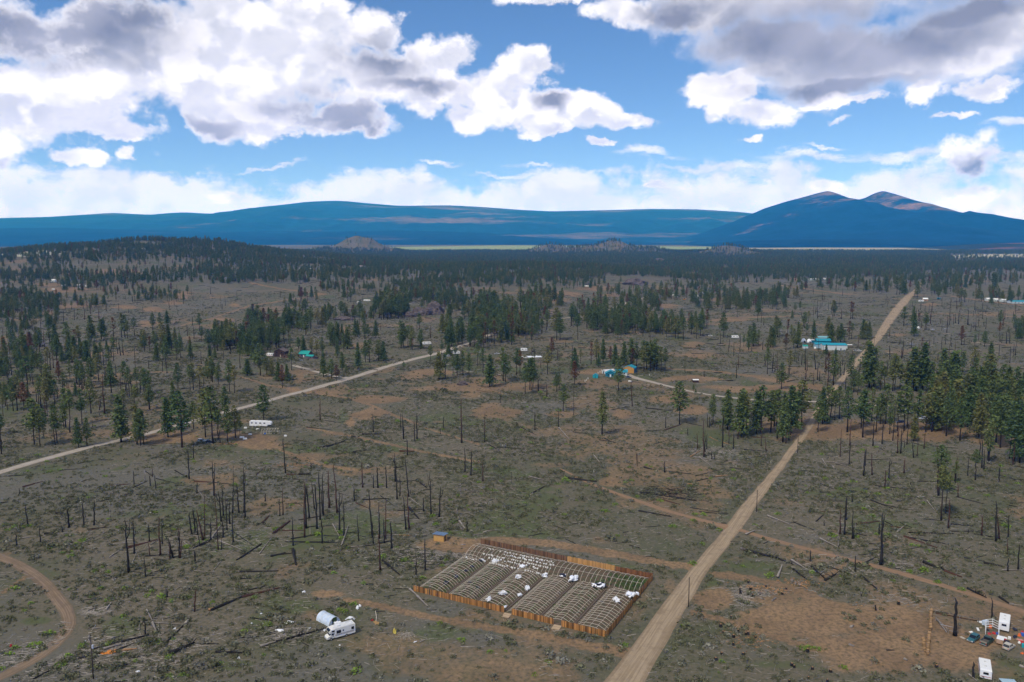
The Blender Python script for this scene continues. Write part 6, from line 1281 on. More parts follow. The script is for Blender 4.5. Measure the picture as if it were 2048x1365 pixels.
for j in (0, 3, 6, 9): MB().tube([(Lt * j / nl, wt / 2 * math.cos(math.pi * k / 12) * 1.01, 2.07 * math.sin(math.pi * k / 12) ** .85) for k in range(13)], .045, 5).obj('arch', M_pvc, e)
def endwall(x, name, m, hole):
    V = []; F = []; n = 14
    for k in range(n + 1): an = math.pi * k / n; V.append((x, wt / 2 * math.cos(an) * .99, 2.02 * math.sin(an) ** .85)); V.append((x, wt / 2 * math.cos(an) * .99, 0.0))
    for k in range(n):
        if hole and 5 <= k <= 8: continue
        F.append((2*k, 2*k+1, 2*k+3, 2*k+2))
    link(bpy.data.objects.new(name, npmesh(name, V, F, m, False)), e)
endwall(Lt, 'end_panel', M_film, False); endwall(0.0, 'end_panel', M_film, True)
MB().box((-.04, 0, 1.05), (.05, 1.0, 2.1)).obj('doorway_panel', mat('green_inside', (.05,.09,.04), .9), e)  # flat panel closing the doorway, coloured as the green interior
o = link(bpy.data.objects.new('plastic_sheet', crumple(50, 1.6, .9, 1.3, M_plastic)), None, 'white plastic flap fallen beside the tunnel doorway', 'plastic sheet', None, None, g(676, 1250))
# litter around the motorhome
M_or = mat('orange_thing', (.75,.16,.04), .6); M_blue = mat('blue_thing', (.03,.12,.45), .5); M_redp = mat('red_thing', (.5,.03,.03), .5); M_yel = mat('yellow_thing', (.6,.48,.10), .6); M_tealp = mat('teal_thing', (.02,.32,.36), .5)
litters = [(699,1236,1.9,.9,.25,M_plastic,'flat white scrap heap behind the motorhome'),(705,1240,1.5,.8,.2,M_plastic,'torn white sheet right of the tunnel'),(715,1217,1.6,.6,.7,M_plastic,'white and dark junk heap by the bright bush'),(720,1213,.6,.5,.6,M_plastic,'small white tub above the junk heap'),(745,1241,.9,.4,.4,M_redp,'red scrap by the bent white pipe'),(752,1245,2.0,.9,.15,mat('tan_sand', (.36,.22,.09), .9),'small sandy orange mound with scrap'),(790,1267,.7,.6,1.5,M_yel,'yellow drum beside the white rubble'),(579,1245,1.6,1.0,.3,M_plastic,'white rubbish left of the tunnel'),(560,1261,2.0,.8,.25,M_plastic,'pale sheets left of the bough covered log'),(618,1258,1.2,.7,.3,M_plastic,'white scraps on the log end'),(608,1185,1.0,.8,.5,M_plastic,'white rag on the sandy patch'),(583,1236,.5,.3,.3,M_plastic,'small white scrap above the left rubbish'),(522,1228,.5,.4,.3,M_plastic,'lone white scrap at far left'),(679,1291,.45,.3,.2,M_plastic,'small white scrap below the motorhome'),(649,1261,.9,.4,.25,M_plastic,'white scraps at the tunnel foot'),(830,1284,.9,.3,.2,M_plastic,'white strip right of the rubble'),(276,1343,.9,.5,.3,M_plastic,'white tub low beside the pole'),(349,1258,.8,.4,.3,M_plastic,'white tub beside the long black log'),(75,1295,.4,.4,.4,M_plastic,'white scrap inside the track bend'),(22,1293,.6,.5,.6,M_redp,'dull red stump scrap at far left'),(478,1317,.5,.4,.3,M_plastic,'white scrap below the fallen boughs'),(503,1247,.4,.3,.2,M_plastic,'small pale scrap left of rubbish')]
for k, (px, py, w, d, h, m, lab) in enumerate(litters):
    link(bpy.data.objects.new('scrap', crumple(60 + k, w * .7, d * .8, h, m)), None, lab, 'scrap', None, None, g(px, py), random.uniform(0, 3))
o = link(bpy.data.objects.new('orange_sawdust', crumple(99, 2.6, 1.2, .25, mat('fresh_sawdust', (.62,.22,.04), .9, .3, 1))), None, 'bright orange sawdust heap beside the black logs', 'sawdust heap', None, None, g(221, 1304), .4)
c_ = g(812, 1272); litter('rubble', 260, 0, 0, .15, .5, .05, .14, M_litw, 'heap of white rubble right of the motorhome', 222, -1, (c_.x, c_.y, 1.6, 1.3))
MB().tube([g(752, 1243) + Vector((0, 0, .1)), g(753, 1238) + Vector((0, 0, .6)), g(751, 1228) + Vector((0, 0, .9))], .07, 5).obj('bent_pipe', M_pvc, None, label='bent white pipe standing in the sandy mound', cat='pipe')

# ------------------------------------------------------------------ bottom right camp
def dir_of(p1, p2): d = g(*p2) - g(*p1); return math.atan2(d.y, d.x)
Q = lambda x, y: (1888 + x * .1245, 1195 + y * .1245)
pA = g(*Q(950, 640)); pA2 = g(*Q(985, 440)); rz = math.atan2(1, .10)
e = trailer('box_trailer', 'white camper trailer seen end on beside the pipe rack', g(2008,1256), dir_of((2007,1272),(2011,1240)), 6.2, 3.0, 2.45)
e = trailer('box_trailer', 'white camper with a red stripe at the bottom edge', g(1969,1349), dir_of((1971,1362),(1966,1325)), 6.6, 2.7, 2.45, stripe=mat('red_stripe', (.42,.10,.07), .5))
car('car', 'dusty teal hatchback at the left of the parked cars', g(*Q(470, 690)), dir_of(Q(540,600),Q(400,690)), (.03,.12,.14), 'wagon', 4.1, 1.7, 1.45)
car('pickup_truck', 'dark green pickup truck with a tan tailgate', g(*Q(690, 735)), dir_of(Q(640,740),Q(770,640)), (.025,.065,.06), 'pickup', 5.0, 1.8, 1.6)
car('car', 'cream hatchback at the right of the parked cars', g(*Q(1040, 820)), dir_of(Q(980,830),Q(1100,750)), (.48,.44,.36), 'wagon', 3.9, 1.65, 1.5)
e = thing('cargo_trailer', 'small tan box trailer between pickup and camper', 'trailer', g(*Q(900, 745)), dir_of(Q(880,750),Q(915,640)))
MB().box((0, 0, 1.0), (2.4, 1.5, 1.2)).obj('box', mat('tan_ply', (.42,.28,.19), .8, .15, 1), e, bevel=.03); wheel(e, 0, .8, .3); wheel(e, 0, -.8, .3); MB().tube([(1.2, 0, .45), (2.3, 0, .4)], .05, 5).obj('hitch', M_rim, e); MB().box((0, 0, 1.63), (2.45, 1.6, .05)).obj('lid', M_white, e)
e = thing('pipe_rack', 'white pipe frame rack beside the camper', 'frame', g(*Q(770, 560)), math.radians(60))
for x in (-2.3, -.8, .8, 2.3):
    MB().tube([(x, -1.5, 0), (x, -1.5, 2.2), (x, 0, 2.7), (x, 1.5, 2.2), (x, 1.5, 0)], .07, 5).obj('hoop', M_white, e)
for (y, z) in ((-1.5, 1.1), (-1.5, 2.2), (0, 2.7), (1.5, 2.2), (1.5, 1.1)): MB().tube([(-2.3, y, z), (2.3, y, z)], .055, 4).obj('bar', M_white, e)
e = thing('truck_cap', 'white truck canopy with open window frames lying at the bottom edge', 'truck canopy', g(*Q(1030, 1400)), math.radians(-8))
M_cap = mat('canopy_paint', (.60,.68,.66), .4)
for x in (-1.6, -.5, .6, 1.6):
    for y in (-.9, .9): MB().tube([(x * 1.08, y * 1.1, 0), (x, y, .8)], .06, 4).obj('pillar', M_cap, e)
MB().box((0, 0, .84), (3.4, 1.95, .09)).obj('roof', mat('blue_canopy_roof', (.36,.50,.58), .4), e, bevel=.03)
for y in (-1, 1): MB().box((0, y, .06), (3.6, .09, .14)).obj('sill', M_cap, e)
for k, (x, y, w, d, h, m, lab) in enumerate([(610,400,2.0,1.2,.1,M_white,'white panel leaning behind the pipe rack'),(665,440,1.6,.9,1.2,M_film,'pale blue panel under the white panel'),(745,490,.7,.6,.7,M_or,'orange tub inside the pipe rack'),(800,500,.6,.5,.9,M_rail,'brown crate inside the pipe rack'),(700,530,.9,.7,.5,M_dark,'navy bag below the pipe rack'),(725,585,.8,.6,.4,M_redp,'red bag at the pickup nose'),(800,585,.9,.6,.5,M_redp,'dark red bag left of the camper'),(850,590,.7,.5,.5,M_blue,'blue bag left of the camper door'),(980,660,1.3,.8,.4,M_white,'white mattress below the camper'),(970,700,.9,.4,.6,M_redp,'red box on the cream car side'),(1010,715,1.2,.5,.5,M_dark,'navy tarp behind the cream car'),(1050,670,.7,.7,.6,M_white,'white cooler behind the cream car'),(1140,520,1.8,.8,.5,M_dark,'black tarp right of the camper'),(1140,640,1.6,.7,.4,M_dark,'black bags right of the camper'),(1220,690,1.2,.6,.35,mat('pink_thing',(.5,.25,.22),.6),'pink bedding near the right edge'),(1215,625,.6,.5,.8,M_or,'orange barrel near the right edge'),(1265,560,.6,.4,.4,M_redp,'red can at the right edge'),(1265,620,.9,.7,.8,M_blue,'bright blue tub at the right edge'),(1245,730,1.1,.7,.9,M_redp,'red tarp heap at the right edge'),(1275,800,1.0,.8,.9,M_tealp,'teal tub at the right edge'),(1262,905,.7,.5,.4,M_or,'orange cloth on the ground at the right edge'),(1210,740,.5,.4,.6,M_white,'white sack near the red tarp heap'),(300,655,1.5,.7,.15,mat('plywood',(.48,.42,.33),.8),'flat plywood sheet left of the teal car'),(340,605,1.8,.6,.2,M_rail,'low scrap timber left of the teal car'),(435,560,.9,.6,.3,M_white,'pale scrap beyond the teal car'),(545,520,1.6,.5,.2,M_white,'pale boards beyond the teal car'),(600,490,1.2,.4,.2,mat('tan_boards',(.40,.30,.2),.8),'tan boards beyond the pickup'),(1255,1120,1.1,.3,.3,M_wood,'split log at the right edge')]):
    p = g(*Q(x, y)); nm = 'crate' if ('box' in lab or 'crate' in lab or 'tub' in lab or 'cooler' in lab) else ('panel' if 'panel' in lab or 'sheet' in lab or 'boards' in lab else 'scrap')
    if nm == 'crate': o = MB().box((0, 0, h / 2), (w, d, h), taper=.93).obj(nm, m, None, bevel=.03)
    elif nm == 'panel': o = MB().box((0, 0, max(h, .1) / 2), (w, d, max(h, .06))).obj(nm, m, None); o.rotation_euler = (random.uniform(-.1, .1), random.uniform(-.1, .1), 0)
    else: o = link(bpy.data.objects.new(nm, crumple(200 + k, w * .7, d * .8, h, m)))
    o.location = p; o.rotation_euler.z = random.uniform(0, 3); tag(o, lab, {'crate': 'box', 'panel': 'panel', 'scrap': 'scrap'}[nm])
for (x, y, w, lab) in [(60,530,3.2,'wire gate panel leaning left of the tall black trunk')]:
    e = thing('gate', lab, 'gate', g(*Q(x, y)), math.radians(-30)); MB().tube([(-1.8, 0, 0), (-1.8, 0, 1.2), (1.8, 0, 1.2), (1.8, 0, 0), (-1.8, 0, 0)], .05, 5).obj('frame', M_rim, e)
    for k in range(8): MB().tube([(-1.8 + k * .5, 0, 0), (-1.8 + k * .5, 0, 1.2)], .015, 3).obj('wire', M_rim, e)
def rails(pts, lab):
    P = [g(*q) for q in pts]; e = thing('rail_fence', lab, 'fence', P[0])
    for a_, b_ in zip(P[:-1], P[1:]):
        for z in (1.1,): MB().tube([a_ - P[0] + Vector((0, 0, z)), b_ - P[0] + Vector((0, 0, z))], .09, 5).obj('rail', M_pale, e)
    for a_ in P: MB().tube([a_ - P[0], a_ - P[0] + Vector((0, 0, 1.3))], .08, 5).obj('post', M_pale, e)
Q2 = lambda x, y: (1400 + x * .3164, 1020 + y * .3164)
rails([Q2(1485,658),Q2(1560,675),Q2(1640,692),Q2(1700,705),Q2(1760,712)], 'pole fence running behind the tall trunk to the camp')
rails([Q2(1490,705),Q2(1530,745),Q2(1570,785)], 'fallen pole fence left of the tall trunk')
# firewood rows
for (x0, y0, x1_, y1_, lab) in [(1862,1224,1860,1262,'tall row of stacked firewood right of the clearing'),(1858,1270,1855,1312,'lower row of stacked firewood right of the clearing'),(1846,1275,1850,1305,'loose firewood left of the lower stacked row')]:
    A_, B_ = g(x0, y0), g(x1_, y1_); n = int((B_ - A_).length / .42); mb = MB(); r = random.Random(int(x0)); e = thing('firewood_row', lab, 'firewood', A_)
    for k in range(n):
        for lv in range(3 if 'loose' not in lab else 1):
            c = A_.lerp(B_, (k + .5) / n) - A_ + Vector((r.uniform(-.15, .15), 0, .2 + lv * .36)); an = r.uniform(-.3, .3); d = Vector((math.cos(an), math.sin(an), 0)) * .32
            mb.tube([c - d, c + d], r.uniform(.13, .2), 6)
    mb.obj('logs', mat('firewood', (.27,.17,.085), .9, .3, 2, island=.9), e)
for (px, py, n, rx, ry, lb) in [(1555,1180,420,5,3,'split wood chips in the bottom right clearing'),(1830,1235,260,2.5,2.5,'orange wood pieces left of the firewood row'),(1725,1220,160,2.5,1.5,'orange wood scraps by the orange stump'),(1605,1165,160,4,1.5,'orange chips beside the fallen trunks'),(1498,1280,120,4,3,'pale chips among the stumps'),(455,887,160,7,2,'orange chips below the parked cars'),(590,930,160,6,2,'orange chips below the pipe frame')]:
    c_ = g(px, py); litter('wood_chips', n, 0, 0, .25, .9, .12, .25, M_wood, lb, int(px) + 1, -1, (c_.x, c_.y, rx, ry))

# ------------------------------------------------------------------ power poles
M_pole = mat('pole_wood', (.055,.040,.032), .9, .3, 1)
def pole(px, pyt, pyb, lab, arm=True, tr=False, w=.15):
    p = g(px, pyb); h = hgt(p, pyt); e = thing('power_pole', lab, 'power pole', p, .5)
    MB().tube([(0, 0, -.5), (0, 0, h)], [w, w * .7], 8).obj('pole', M_pole, e, True)
    if arm:
        MB().box((0, -.15, h - .5), (2.4, .11, .13)).obj('crossarm', M_pale, e)
        for x in (-1.1, -.4, 1.1): MB().lathe([(.05,0),(.08,.06),(.05,.14),(.03,.2)], 8, (x, -.15, h - .43)).obj('insulator', M_lamp, e)
    if tr: MB().lathe([(.22,0),(.25,.05),(.25,.75),(.2,.85)], 12, (.32, -.2, h - 2.6)).obj('transformer', mat('grey_can', (.45,.47,.5), .5), e)
pole(187, 1276, 1358, 'power pole with crossarm and grey transformer at lower left', True, True, .17)
pole(1377, 1155, 1214, 'bare wooden pole beside the fenced plot and road', False); pole(1513, 980, 1024, 'wooden pole on the road edge below the second track', False)
pole(1595, 872, 907, 'wooden pole on the road edge below the pine row', False); pole(1702, 744, 790, 'thin pole beside the road near the dense stand', False); pole(1748, 672, 692, 'small pole beside the far straight of the road', False)
pole(1697, 755, 782, 'thin pole left of the road near the stand', False)

# ------------------------------------------------------------------ homesteads in the middle distance
M_teal = mat('turquoise_metal', (.02,.27,.36), .45, .12, .5); M_teald = mat('turquoise_wall', (.012,.17,.24), .6, .15, .4); M_tealg = mat('teal_green_roof', (.02,.30,.26), .45, .1, .5); M_orw = mat('orange_sheathing', (.45,.24,.07), .7, .15, .4)
M_brn = mat('brown_log_wall', (.050,.026,.022), .8, .3, .6); M_gr = mat('grey_brown_roof', (.13,.10,.095), .8, .2, .6); M_wg = mat('pale_siding', (.55,.60,.60), .6, .08, .4); M_tan = mat('tan_siding', (.42,.34,.25), .7, .1, .4)
gable('house', 'brown two storey cabin behind the pines', 'house', g(563, 713), math.radians(-10), 10, 8, 5.0, 2.2, M_brn, M_gr, .6, [('f', -2.5, 3.8, 1.4, 1.1), ('f', 2.2, 3.8, 1.2, 1.1), ('f', -2.8, 1.5, 1.2, 1.0)], ('f', 1, M_tan), ridge='y')
gable('porch', 'low brown porch roof before the two storey cabin', 'porch', g(571, 716), math.radians(-10), 6, 4, 2.2, 1.0, mat('porch_wood', (.14,.08,.05), .8, .2), M_brn, .5, [('f', 0, 1.2, 1.5, .9)], None, ridge='y')
gable('house', 'teal green roofed house between the pines', 'house', g(612, 714), math.radians(-20), 9, 7, 3.2, 2.2, mat('plum_wall', (.12,.08,.09), .7), M_tealg, .6, [('f', -2, 1.8, 1.2, 1), ('f', 2, 1.8, 1.2, 1)], ('f', 0, M_white))
gable('porch', 'lower teal green porch roof beside that house', 'porch', g(621, 717), math.radians(-20), 7, 4, 2.2, .9, mat('porch_wall', (.16,.12,.14), .7), M_tealg, .5, [('f', 1.5, 1.2, 1.2, .8)], None)  # porch wall in an even grey plum
trailer('camper', 'white camper with a red skirt left of the brown cabin', g(541, 713), math.radians(160), 6.5, 2.8, stripe=M_redp); car('car', 'silver car parked by the teal green house', g(600, 722), .2, (.35,.37,.42), 'sedan'); car('car', 'dark car parked right of the teal green house', g(632, 718), 2.9, (.05,.03,.05), 'wagon')
# turquoise homestead
def quonset(p, rz, L, w, h, m, label):
    e = thing('quonset_hut', label, 'hut', p, rz); V = []; F = []; nk = 12; nl = 6
    for j in range(nl + 1):
        for k in range(nk + 1): an = math.pi * k / nk; V.append((L * (j / nl - .5), w / 2 * math.cos(an), h * math.sin(an) ** .85))
    for j in range(nl):
        for k in range(nk): q = j * (nk + 1) + k; F.append((q, q + 1, q + nk + 2, q + nk + 1))
    link(bpy.data.objects.new('shell', npmesh('shell', V, F, m)), e)
    for s in (-1, 1):
        vs = [(s * L / 2 * .995, w / 2 * math.cos(math.pi * k / nk), h * math.sin(math.pi * k / nk) ** .85) for k in range(nk + 1)]; MB().add(vs, [tuple(range(nk + 1))]).obj('end_wall', M_wg, e)
    MB().box((-L / 2 - .03, 0, 1), (.06, 1.2, 2)).obj('door', M_dark, e); return e
quonset(g(1217, 747), math.radians(25), 9, 5.5, 3.2, mat('dusty_white', (.62,.60,.62), .6, .1, .4), 'white quonset hut behind the turquoise house')
gable('house', 'small turquoise house with a white trimmed gable', 'house', g(1221, 753), math.radians(-8), 7.5, 7, 2.7, 1.9, M_teald, M_teal, .5, [('f', -1.6, 1.6, 1.2, .9), ('f', 1.6, 1.6, 1.2, .9)], ('f', 0, M_white), ridge='y')
gable('house_wing', 'white and turquoise wing right of the small house', 'house', g(1243, 750), math.radians(-8), 8.5, 6, 2.7, 1.5, M_wg, M_teal, .5, [('f', -1, 1.6, 1.2, .9), ('f', 2.2, 1.6, 1.0, .9)], None)
gable('barn', 'barn with an orange front and turquoise side wall', 'barn', g(1260, 745), math.radians(-24), 8.5, 8, 4.0, 1.6, M_orw, M_teal, .2, [], None, ridge='y')
bpy.data.objects['barn'].children[0].name = 'wall'
_b = bpy.data.objects['barn']; MB().box((4.28, 0, 1.95), (.06, 7.9, 3.9)).obj('side_cladding', mat('deep_blue_cladding', (.015,.13,.27), .5, .1, .4), _b)
gable('shed', 'little turquoise shed left of the turquoise house', 'shed', g(1191, 756), math.radians(-12), 3.8, 3.4, 2.0, 1.2, M_tealp, M_teal, .2, [], ('f', 0, M_teald), ridge='y')
car('car', 'blue grey car parked by the turquoise house', g(1257, 756), math.radians(15), (.10,.13,.19), 'sedan')
MB().tube([g(1260, 765) + Vector((-1.2, 0, .7)), g(1260, 765) + Vector((1.2, 0, .7))], .55, 10).obj('propane_tank', M_white, None, True, label='white tank below the turquoise homestead', cat='tank')
gable('shelter', 'small dark open shelter on the orange strip', 'shelter', g(1391, 765), 0, 4, 3, 1.8, .4, M_brn, M_white, .2, [], None)
for k, (px, py) in enumerate([(1170,764),(1173,762),(1176,759),(1196,748),(1200,746),(1203,743),(1299,752),(1310,749)]):
    MB().box((0, 0, .7), (.3, .3, 1.5), taper=.9).obj('fence_post', M_white, None, label=f'white fence post by the turquoise homestead, {ordinal(k + 1)} from left', cat='post', group='white posts by the homestead').location = g(px, py)
# long turquoise roofs
gable('house', 'long pale house with turquoise roof, nearest of its cluster', 'house', g(1666, 700), math.radians(-7), 21, 8, 5.0, 1.4, M_wg, M_teal, .4, [], ('f', 6, M_dark))
gable('house', 'pale blue wing with turquoise roof at the long house', 'house', g(1637, 696), math.radians(-5), 8, 6, 3.8, 1.2, mat('pale_blue_wall', (.30,.46,.56), .6), M_teal, .4, [('f', 2, 2.2, 1.2, 1)], None)
gable('house', 'turquoise gabled house behind the long one', 'house', g(1645, 689), math.radians(-5), 13, 9, 4.0, 1.6, M_teald, M_teal, .5, [], None)
gable('barn', 'back barn with pale turquoise roof', 'barn', g(1647, 681), math.radians(-4), 12, 6, 3.2, 1.0, M_wg, mat('faded_turquoise', (.20,.42,.46), .5), .4, [], None)
gable('shed', 'flat white shed left of the turquoise house', 'shed', g(1630, 685), math.radians(-3), 9, 5, 2.4, .4, M_teald, M_wg, .4, [], None)
gable('shed', 'tiny teal roofed shed left of the long house', 'shed', g(1610, 697), math.radians(-5), 4.5, 4, 2.2, 1.0, M_wg, M_tealg, .2, [], None)
gable('shed', 'teal lean to at the right end of the long house', 'shed', g(1690, 698), math.radians(-5), 3, 4, 3.4, .8, M_wg, M_tealg, .2, [], None)
gable('carport', 'flat white carport right of the long house', 'carport', g(1697, 695), math.radians(-3), 5.5, 4, 2.4, .2, M_rail, M_white, .3, [], None)
for (px, py, lab) in [(1607, 685, 'left white dome tent beside the turquoise roofs'), (1618, 686, 'right white dome tent beside the turquoise roofs')]:
    e = thing('dome_tent', lab, 'tent', g(px, py)); MB().lathe([(2.5,0),(2.4,1.4),(1.9,2.8),(1.1,3.7),(.2,4.1)], 14).obj('shell', M_plastic, e, True); MB().box((0, -2.42, .9), (1.2, .2, 1.8)).obj('door', M_dark, e)
car('car', 'silver car right of the long pale house', g(1711, 703), .3, (.4,.42,.45), 'sedan'); car('car', 'white car nearest the tan road by the long house', g(1719, 703), .2, (.6,.6,.58), 'wagon')
MB().lathe([(.9,0),(.95,.2),(.95,1.5),(.2,1.9)], 12).obj('water_tank', M_white, None, True, label='round white tank left of the long house', cat='tank').location = g(1630, 698)
# fifth wheel by the gravel road
a_, b_ = g(504, 853), g(534, 854); e = trailer('fifth_wheel_trailer', 'long white fifth wheel trailer below the gravel road', (a_ + b_) / 2, math.radians(-6), 10.5, 3.3, 2.5, nose=.8, wins=8)
MB().prism([(5.0, 1.4), (5.0, 3.25), (6.4, 3.1), (7.2, 2.4), (7.1, 1.4)], -1.2, 1.2).obj('nose', M_white, e, bevel=.06)
for x in (-3.2, -1.2): MB().tube([(x, -1.3, 2.2), (x, -2.6, .0)], .05, 4).obj('strut', M_rim, e)
car('car', 'silver van parked left under the roadside pines', g(404.5, 884), .12, (.42,.47,.5), 'wagon', 4.8, 1.8, 1.6); car('car', 'dark blue car beside the silver van', g(421, 886), .25, (.012,.02,.05), 'wagon', 4.4, 1.8, 1.6)
e = thing('greenhouse_skeleton', 'collapsed pale pipe tunnel frame below the fifth wheel', 'frame', g(540, 866), math.radians(12))
for k in range(7): MB().tube([(k * 1.4 - 4.5, -2.3, 0), (k * 1.4 - 4.3, -1.6, 1.6), (k * 1.4 - 4.1, 0, 2.3), (k * 1.4 - 3.9, 1.6, 1.6), (k * 1.4 - 3.7, 2.3, 0)], .07, 4).obj('arch', M_pvc, e)
for (y, z) in ((-2.3, .05), (0, 2.3), (2.3, .05)): MB().tube([(-4.6, y, z), (4.6, y, z)], .07, 4).obj('bar', M_pvc, e)
for k, (px, py, w, lab) in enumerate([(491,857,1.6,'white box left of the fifth wheel'),(516,860,2.0,'white tub below the fifth wheel'),(500,870,1.8,'white sheet on the pale pad'),(484,876,2.2,'pale boards at the pad edge'),(530,869,1.0,'blue tub inside the pipe frame'),(571,873,1.4,'white scrap right of the pipe frame'),(490,879,2.0,'second pale boards at the pad edge')]):
    o = MB().box((0, 0, .35), (w, w * .6, .7), taper=.9).obj('box' if 'b' else '', M_blue if 'blue' in lab else M_white, None, bevel=.05); o.name = 'storage_box'; o.location = g(px, py); tag(o, lab, 'box')
# scattered dwellings: (px, py, kind, length, label)
FAR = [(853,690,'t',9,'long white trailer left of the gravel road bend'),(895,713,'c',0,'white car in the grove right of the road bend'),(913,709,'t',6,'white camper in the grove right of the road bend'),(958,706,'c',0,'pale car further right in the grove'),(994,709,'c',0,'pale car behind the tallest grove pine'),(1048,703,'t',6,'small white camper at the white sheeted pad'),(1067,705,'c',0,'dark pickup right of the small camper'),(734,603,'t',11,'long white trailer in the clearing below the far forest'),(718,607,'t',6,'small camper left of the clearing trailer'),(692,599,'c',0,'white van left of the clearing'),(817,587,'h',6,'tiny white house at the forest edge'),(604,540,'h',12,'wide pale house deep in the far forest'),(620,541,'h',8,'pale shed right of the wide forest house'),(724,535,'h',16,'pinkish roofed house in the far forest'),(737,537,'h',9,'low pale barn in the far forest'),(926,522,'h',9,'left tiny white far house'),(950,521,'h',8,'second tiny white far house'),(1007,524,'h',14,'white gabled far house above the middle groves'),(1019,521,'h',10,'small white far house right of the gabled one'),(1037,526,'h',16,'long white far house above the middle groves'),(1068,545,'h',10,'white house with tan drive in far trees'),(1173,574,'t',9,'white trailer on the orange clearing'),(1180,577,'c',0,'white car right of that trailer'),(1226,580,'c',0,'dark red machine on the orange clearing'),(1342,592,'t',10,'white trailer at the road end in the pines'),(1352,594,'h',7,'small white shed at the road end'),(1368,601,'m',5,'orange digger among the far pines'),(1393,594,'t',6,'white camper among the far pines'),(1408,588,'t',7,'second white camper among the far pines'),(1418,592,'c',0,'pale car among the far pines'),(1292,595,'c',0,'turquoise car at the far road bend'),(1406,673,'c',0,'dark car on the open grey flat'),(1421,673,'c',0,'white pickup on the open grey flat'),(1470,677,'t',7,'low white trailer on the open grey flat'),(1628,561,'h',22,'long white building on the far plain'),(1645,560,'h',12,'second white building on the far plain'),(1658,562,'c',0,'white van beside the far white buildings'),(1792,554,'h',8,'tiny white house left of the far road end'),(1842,604,'t',8,'cream trailer right of the far road bend'),(1850,602,'h',7,'orange fronted shed right of the far bend'),(1878,599,'t',6,'turquoise camper on the far right track'),(1836,658,'d',3,'white round tank behind the twin pines'),(1865,660,'c',0,'white sheet like car on the right flat'),(1893,659,'c',0,'small white car on the right flat'),(1978,602,'h',10,'left white house in the right cluster'),(1992,603,'h',13,'middle white house in the right cluster'),(2006,604,'h',9,'right white house in the right cluster'),(2033,607,'h',21,'long turquoise striped building at the right edge'),(107,564,'h',8,'white gabled house on the left clearing'),(107,581,'t',5,'white camper below that gabled house'),(127,573,'t',7,'left camper on the orange left clearing'),(135,576,'c',0,'white van on the orange left clearing'),(158,572,'t',6,'upper camper on the orange left clearing'),(160,577,'t',8,'lower camper on the orange left clearing'),(175,574,'t',7,'right camper on the orange left clearing'),(286,500,'h',11,'pale roof near the top of the left hill'),(266,499,'h',9,'turquoise roof near the hill top'),(453,513,'h',13,'white house on the hill right shoulder'),(481,516,'h',7,'small white shed on the hill shoulder'),(1815,828,'t',5,'blue tarp covered camper in the dense stand'),(1872,834,'t',8,'white camper deep in the dense stand'),(1846,839,'c',0,'white car left of the deep stand camper'),(1862,841,'c',0,'silver car before the deep stand camper'),(1800,846,'c',0,'dark car under the dense stand edge'),(1886,846,'t',6,'low white trailer right of the stand cars'),(1905,845,'c',0,'dark van among the stand trunks'),(1938,842,'t',7,'blue white camper right in the dense stand'),(1950,848,'c',0,'pale car right in the dense stand'),(1966,861,'c',0,'white car under the right stand edge'),(2019,866,'t',6,'white camper at the far right stand edge')]
cc = [(.55,.55,.54),(.4,.42,.46),(.6,.6,.58)]
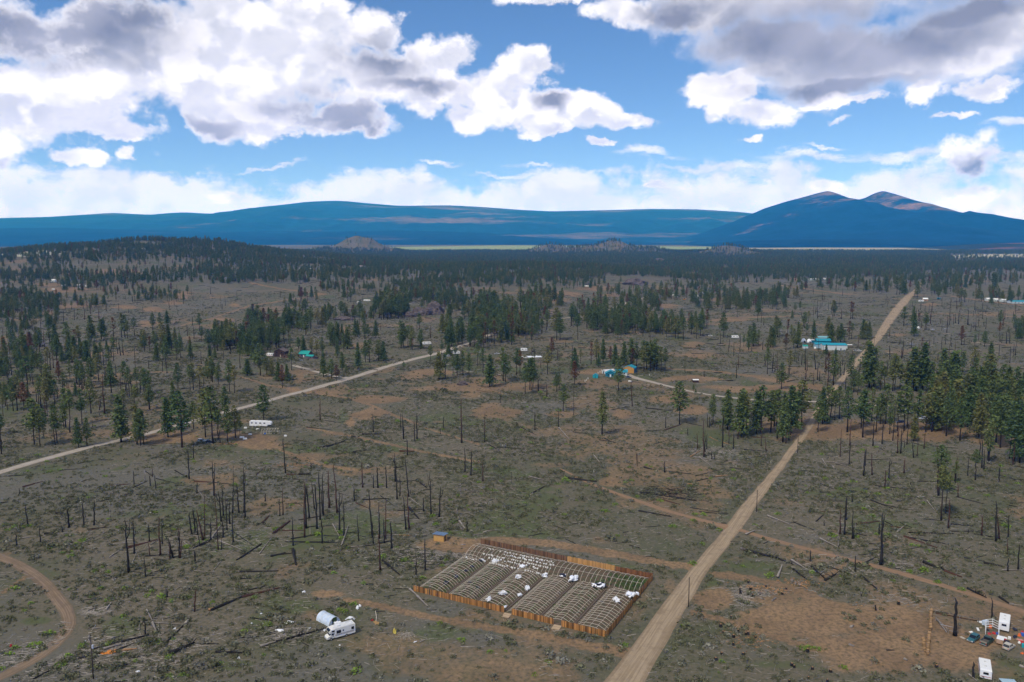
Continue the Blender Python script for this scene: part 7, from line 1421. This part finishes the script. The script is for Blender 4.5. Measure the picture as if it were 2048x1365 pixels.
for k, (px, py, kd, L, lab) in enumerate(FAR):
    p = g(px, py); r = random.Random(k)
    if p.y > 4500: continue
    tl = 'turquoise' in lab; bl = 'blue' in lab
    if kd == 't': trailer('camper', lab, p, r.uniform(-.5, .4), L, 2.9, wall=(M_teal if tl else (mat('blue_tarp', (.02,.10,.28), .6) if bl and 'tarp' in lab else M_white)), wins=4)
    elif kd == 'c':
        col = (.02,.02,.03) if 'dark' in lab else ((.02,.3,.33) if tl else cc[k % 3]); car('car', lab, p, r.uniform(-.4, .4) + (3.14 if k % 2 else 0), col, 'wagon' if k % 2 else 'sedan')
    elif kd == 'd': MB().lathe([(1.4,0),(1.5,.2),(1.5,2.0),(.8,2.7),(.1,2.8)], 12).obj('water_tank', M_white, None, True, label=lab, cat='tank').location = p
    elif kd == 'm':
        e = thing('digger', lab, 'digger', p); my = mat('machine_orange', (.65,.30,.04), .5); MB().box((0, 0, 1.6), (3, 2, 1.3)).obj('body', my, e, bevel=.08); MB().box((.3, 0, 2.8), (1.3, 1.4, 1.2)).obj('cab', M_glass, e); MB().tube([(1.4, 0, 2), (3.4, 0, 3.8), (4.6, 0, 1.6)], [.25, .2, .12], 5).obj('arm', my, e)
        for s in (-1, 1): MB().box((0, s * 1.1, .5), (3.4, .5, .9)).obj('track', M_tyre, e, bevel=.1)
    else: gable('house', lab, 'house', p + Vector((0, 0, 0)), r.uniform(-.3, .3), L, L * .55 + 2, 3.0, 1.6, mat('orange_front', (.42,.24,.10), .7) if 'orange' in lab else M_wg, M_teal if tl else (mat('pink_roof', (.5,.36,.33), .6) if 'pink' in lab else M_white), .4, [('f', -L * .25, 1.6, 1.2, 1), ('f', L * .25, 1.6, 1.2, 1)], ('f', 0, M_dark))
o = MB().box((0, 0, .1), (17, 9, .2)).obj('ground_sheet', M_plastic, None, label='large white sheet spread on the ground in the grove', cat='sheet'); o.location = g(1064, 714); o.rotation_euler.z = .25
# rock outcrops
M_rock = mat('dark_lava_rock', (.085,.068,.070), .95, .5, .25, (.13,.105,.10))
for k, (px, py, w, h, lab) in enumerate([(822,634,10,8,'left lobe of the dark rock outcrop in the middle'),(843,631,12,11,'middle lobe of the dark rock outcrop'),(868,628,14,15,'tallest right lobe of the dark rock outcrop'),(690,640,14,4,'low dark rock shelf left of the outcrop'),(1272,570,26,12,'dark rounded rock knob on the far flat'),(1122,512,40,14,'dark lava ridge in the far forest'),(1318,527,50,18,'reddish lava knob in the far forest'),(924,770,4,3,'grey boulder in the sage by the grove')]):
    p = g(px, py); bm = bmesh.new(); bmesh.ops.create_icosphere(bm, subdivisions=4, radius=1)
    for v in bm.verts:
        q = v.co * 1.0; f = float(vnoise(q.x * 2.2 + k * 5, q.y * 2.2 + q.z * 2, 3)) + .5 * float(vnoise(q.x * 6, q.y * 6 + q.z * 6, 8)) + .25 * float(vnoise(q.x * 14, q.y * 14 + q.z * 13, 9)); v.co *= .55 + .5 * f; v.co.x *= w; v.co.y *= w * .8; v.co.z *= h
    me = bpy.data.meshes.new('rock_outcrop'); bm.to_mesh(me); bm.free(); me.materials.append(M_rock); link(bpy.data.objects.new('rock_outcrop', me), None, lab, 'rock', None, None, p)
for (px, py, n, rx, ry, lb) in [(1060,712,0,0,0,''),]: pass
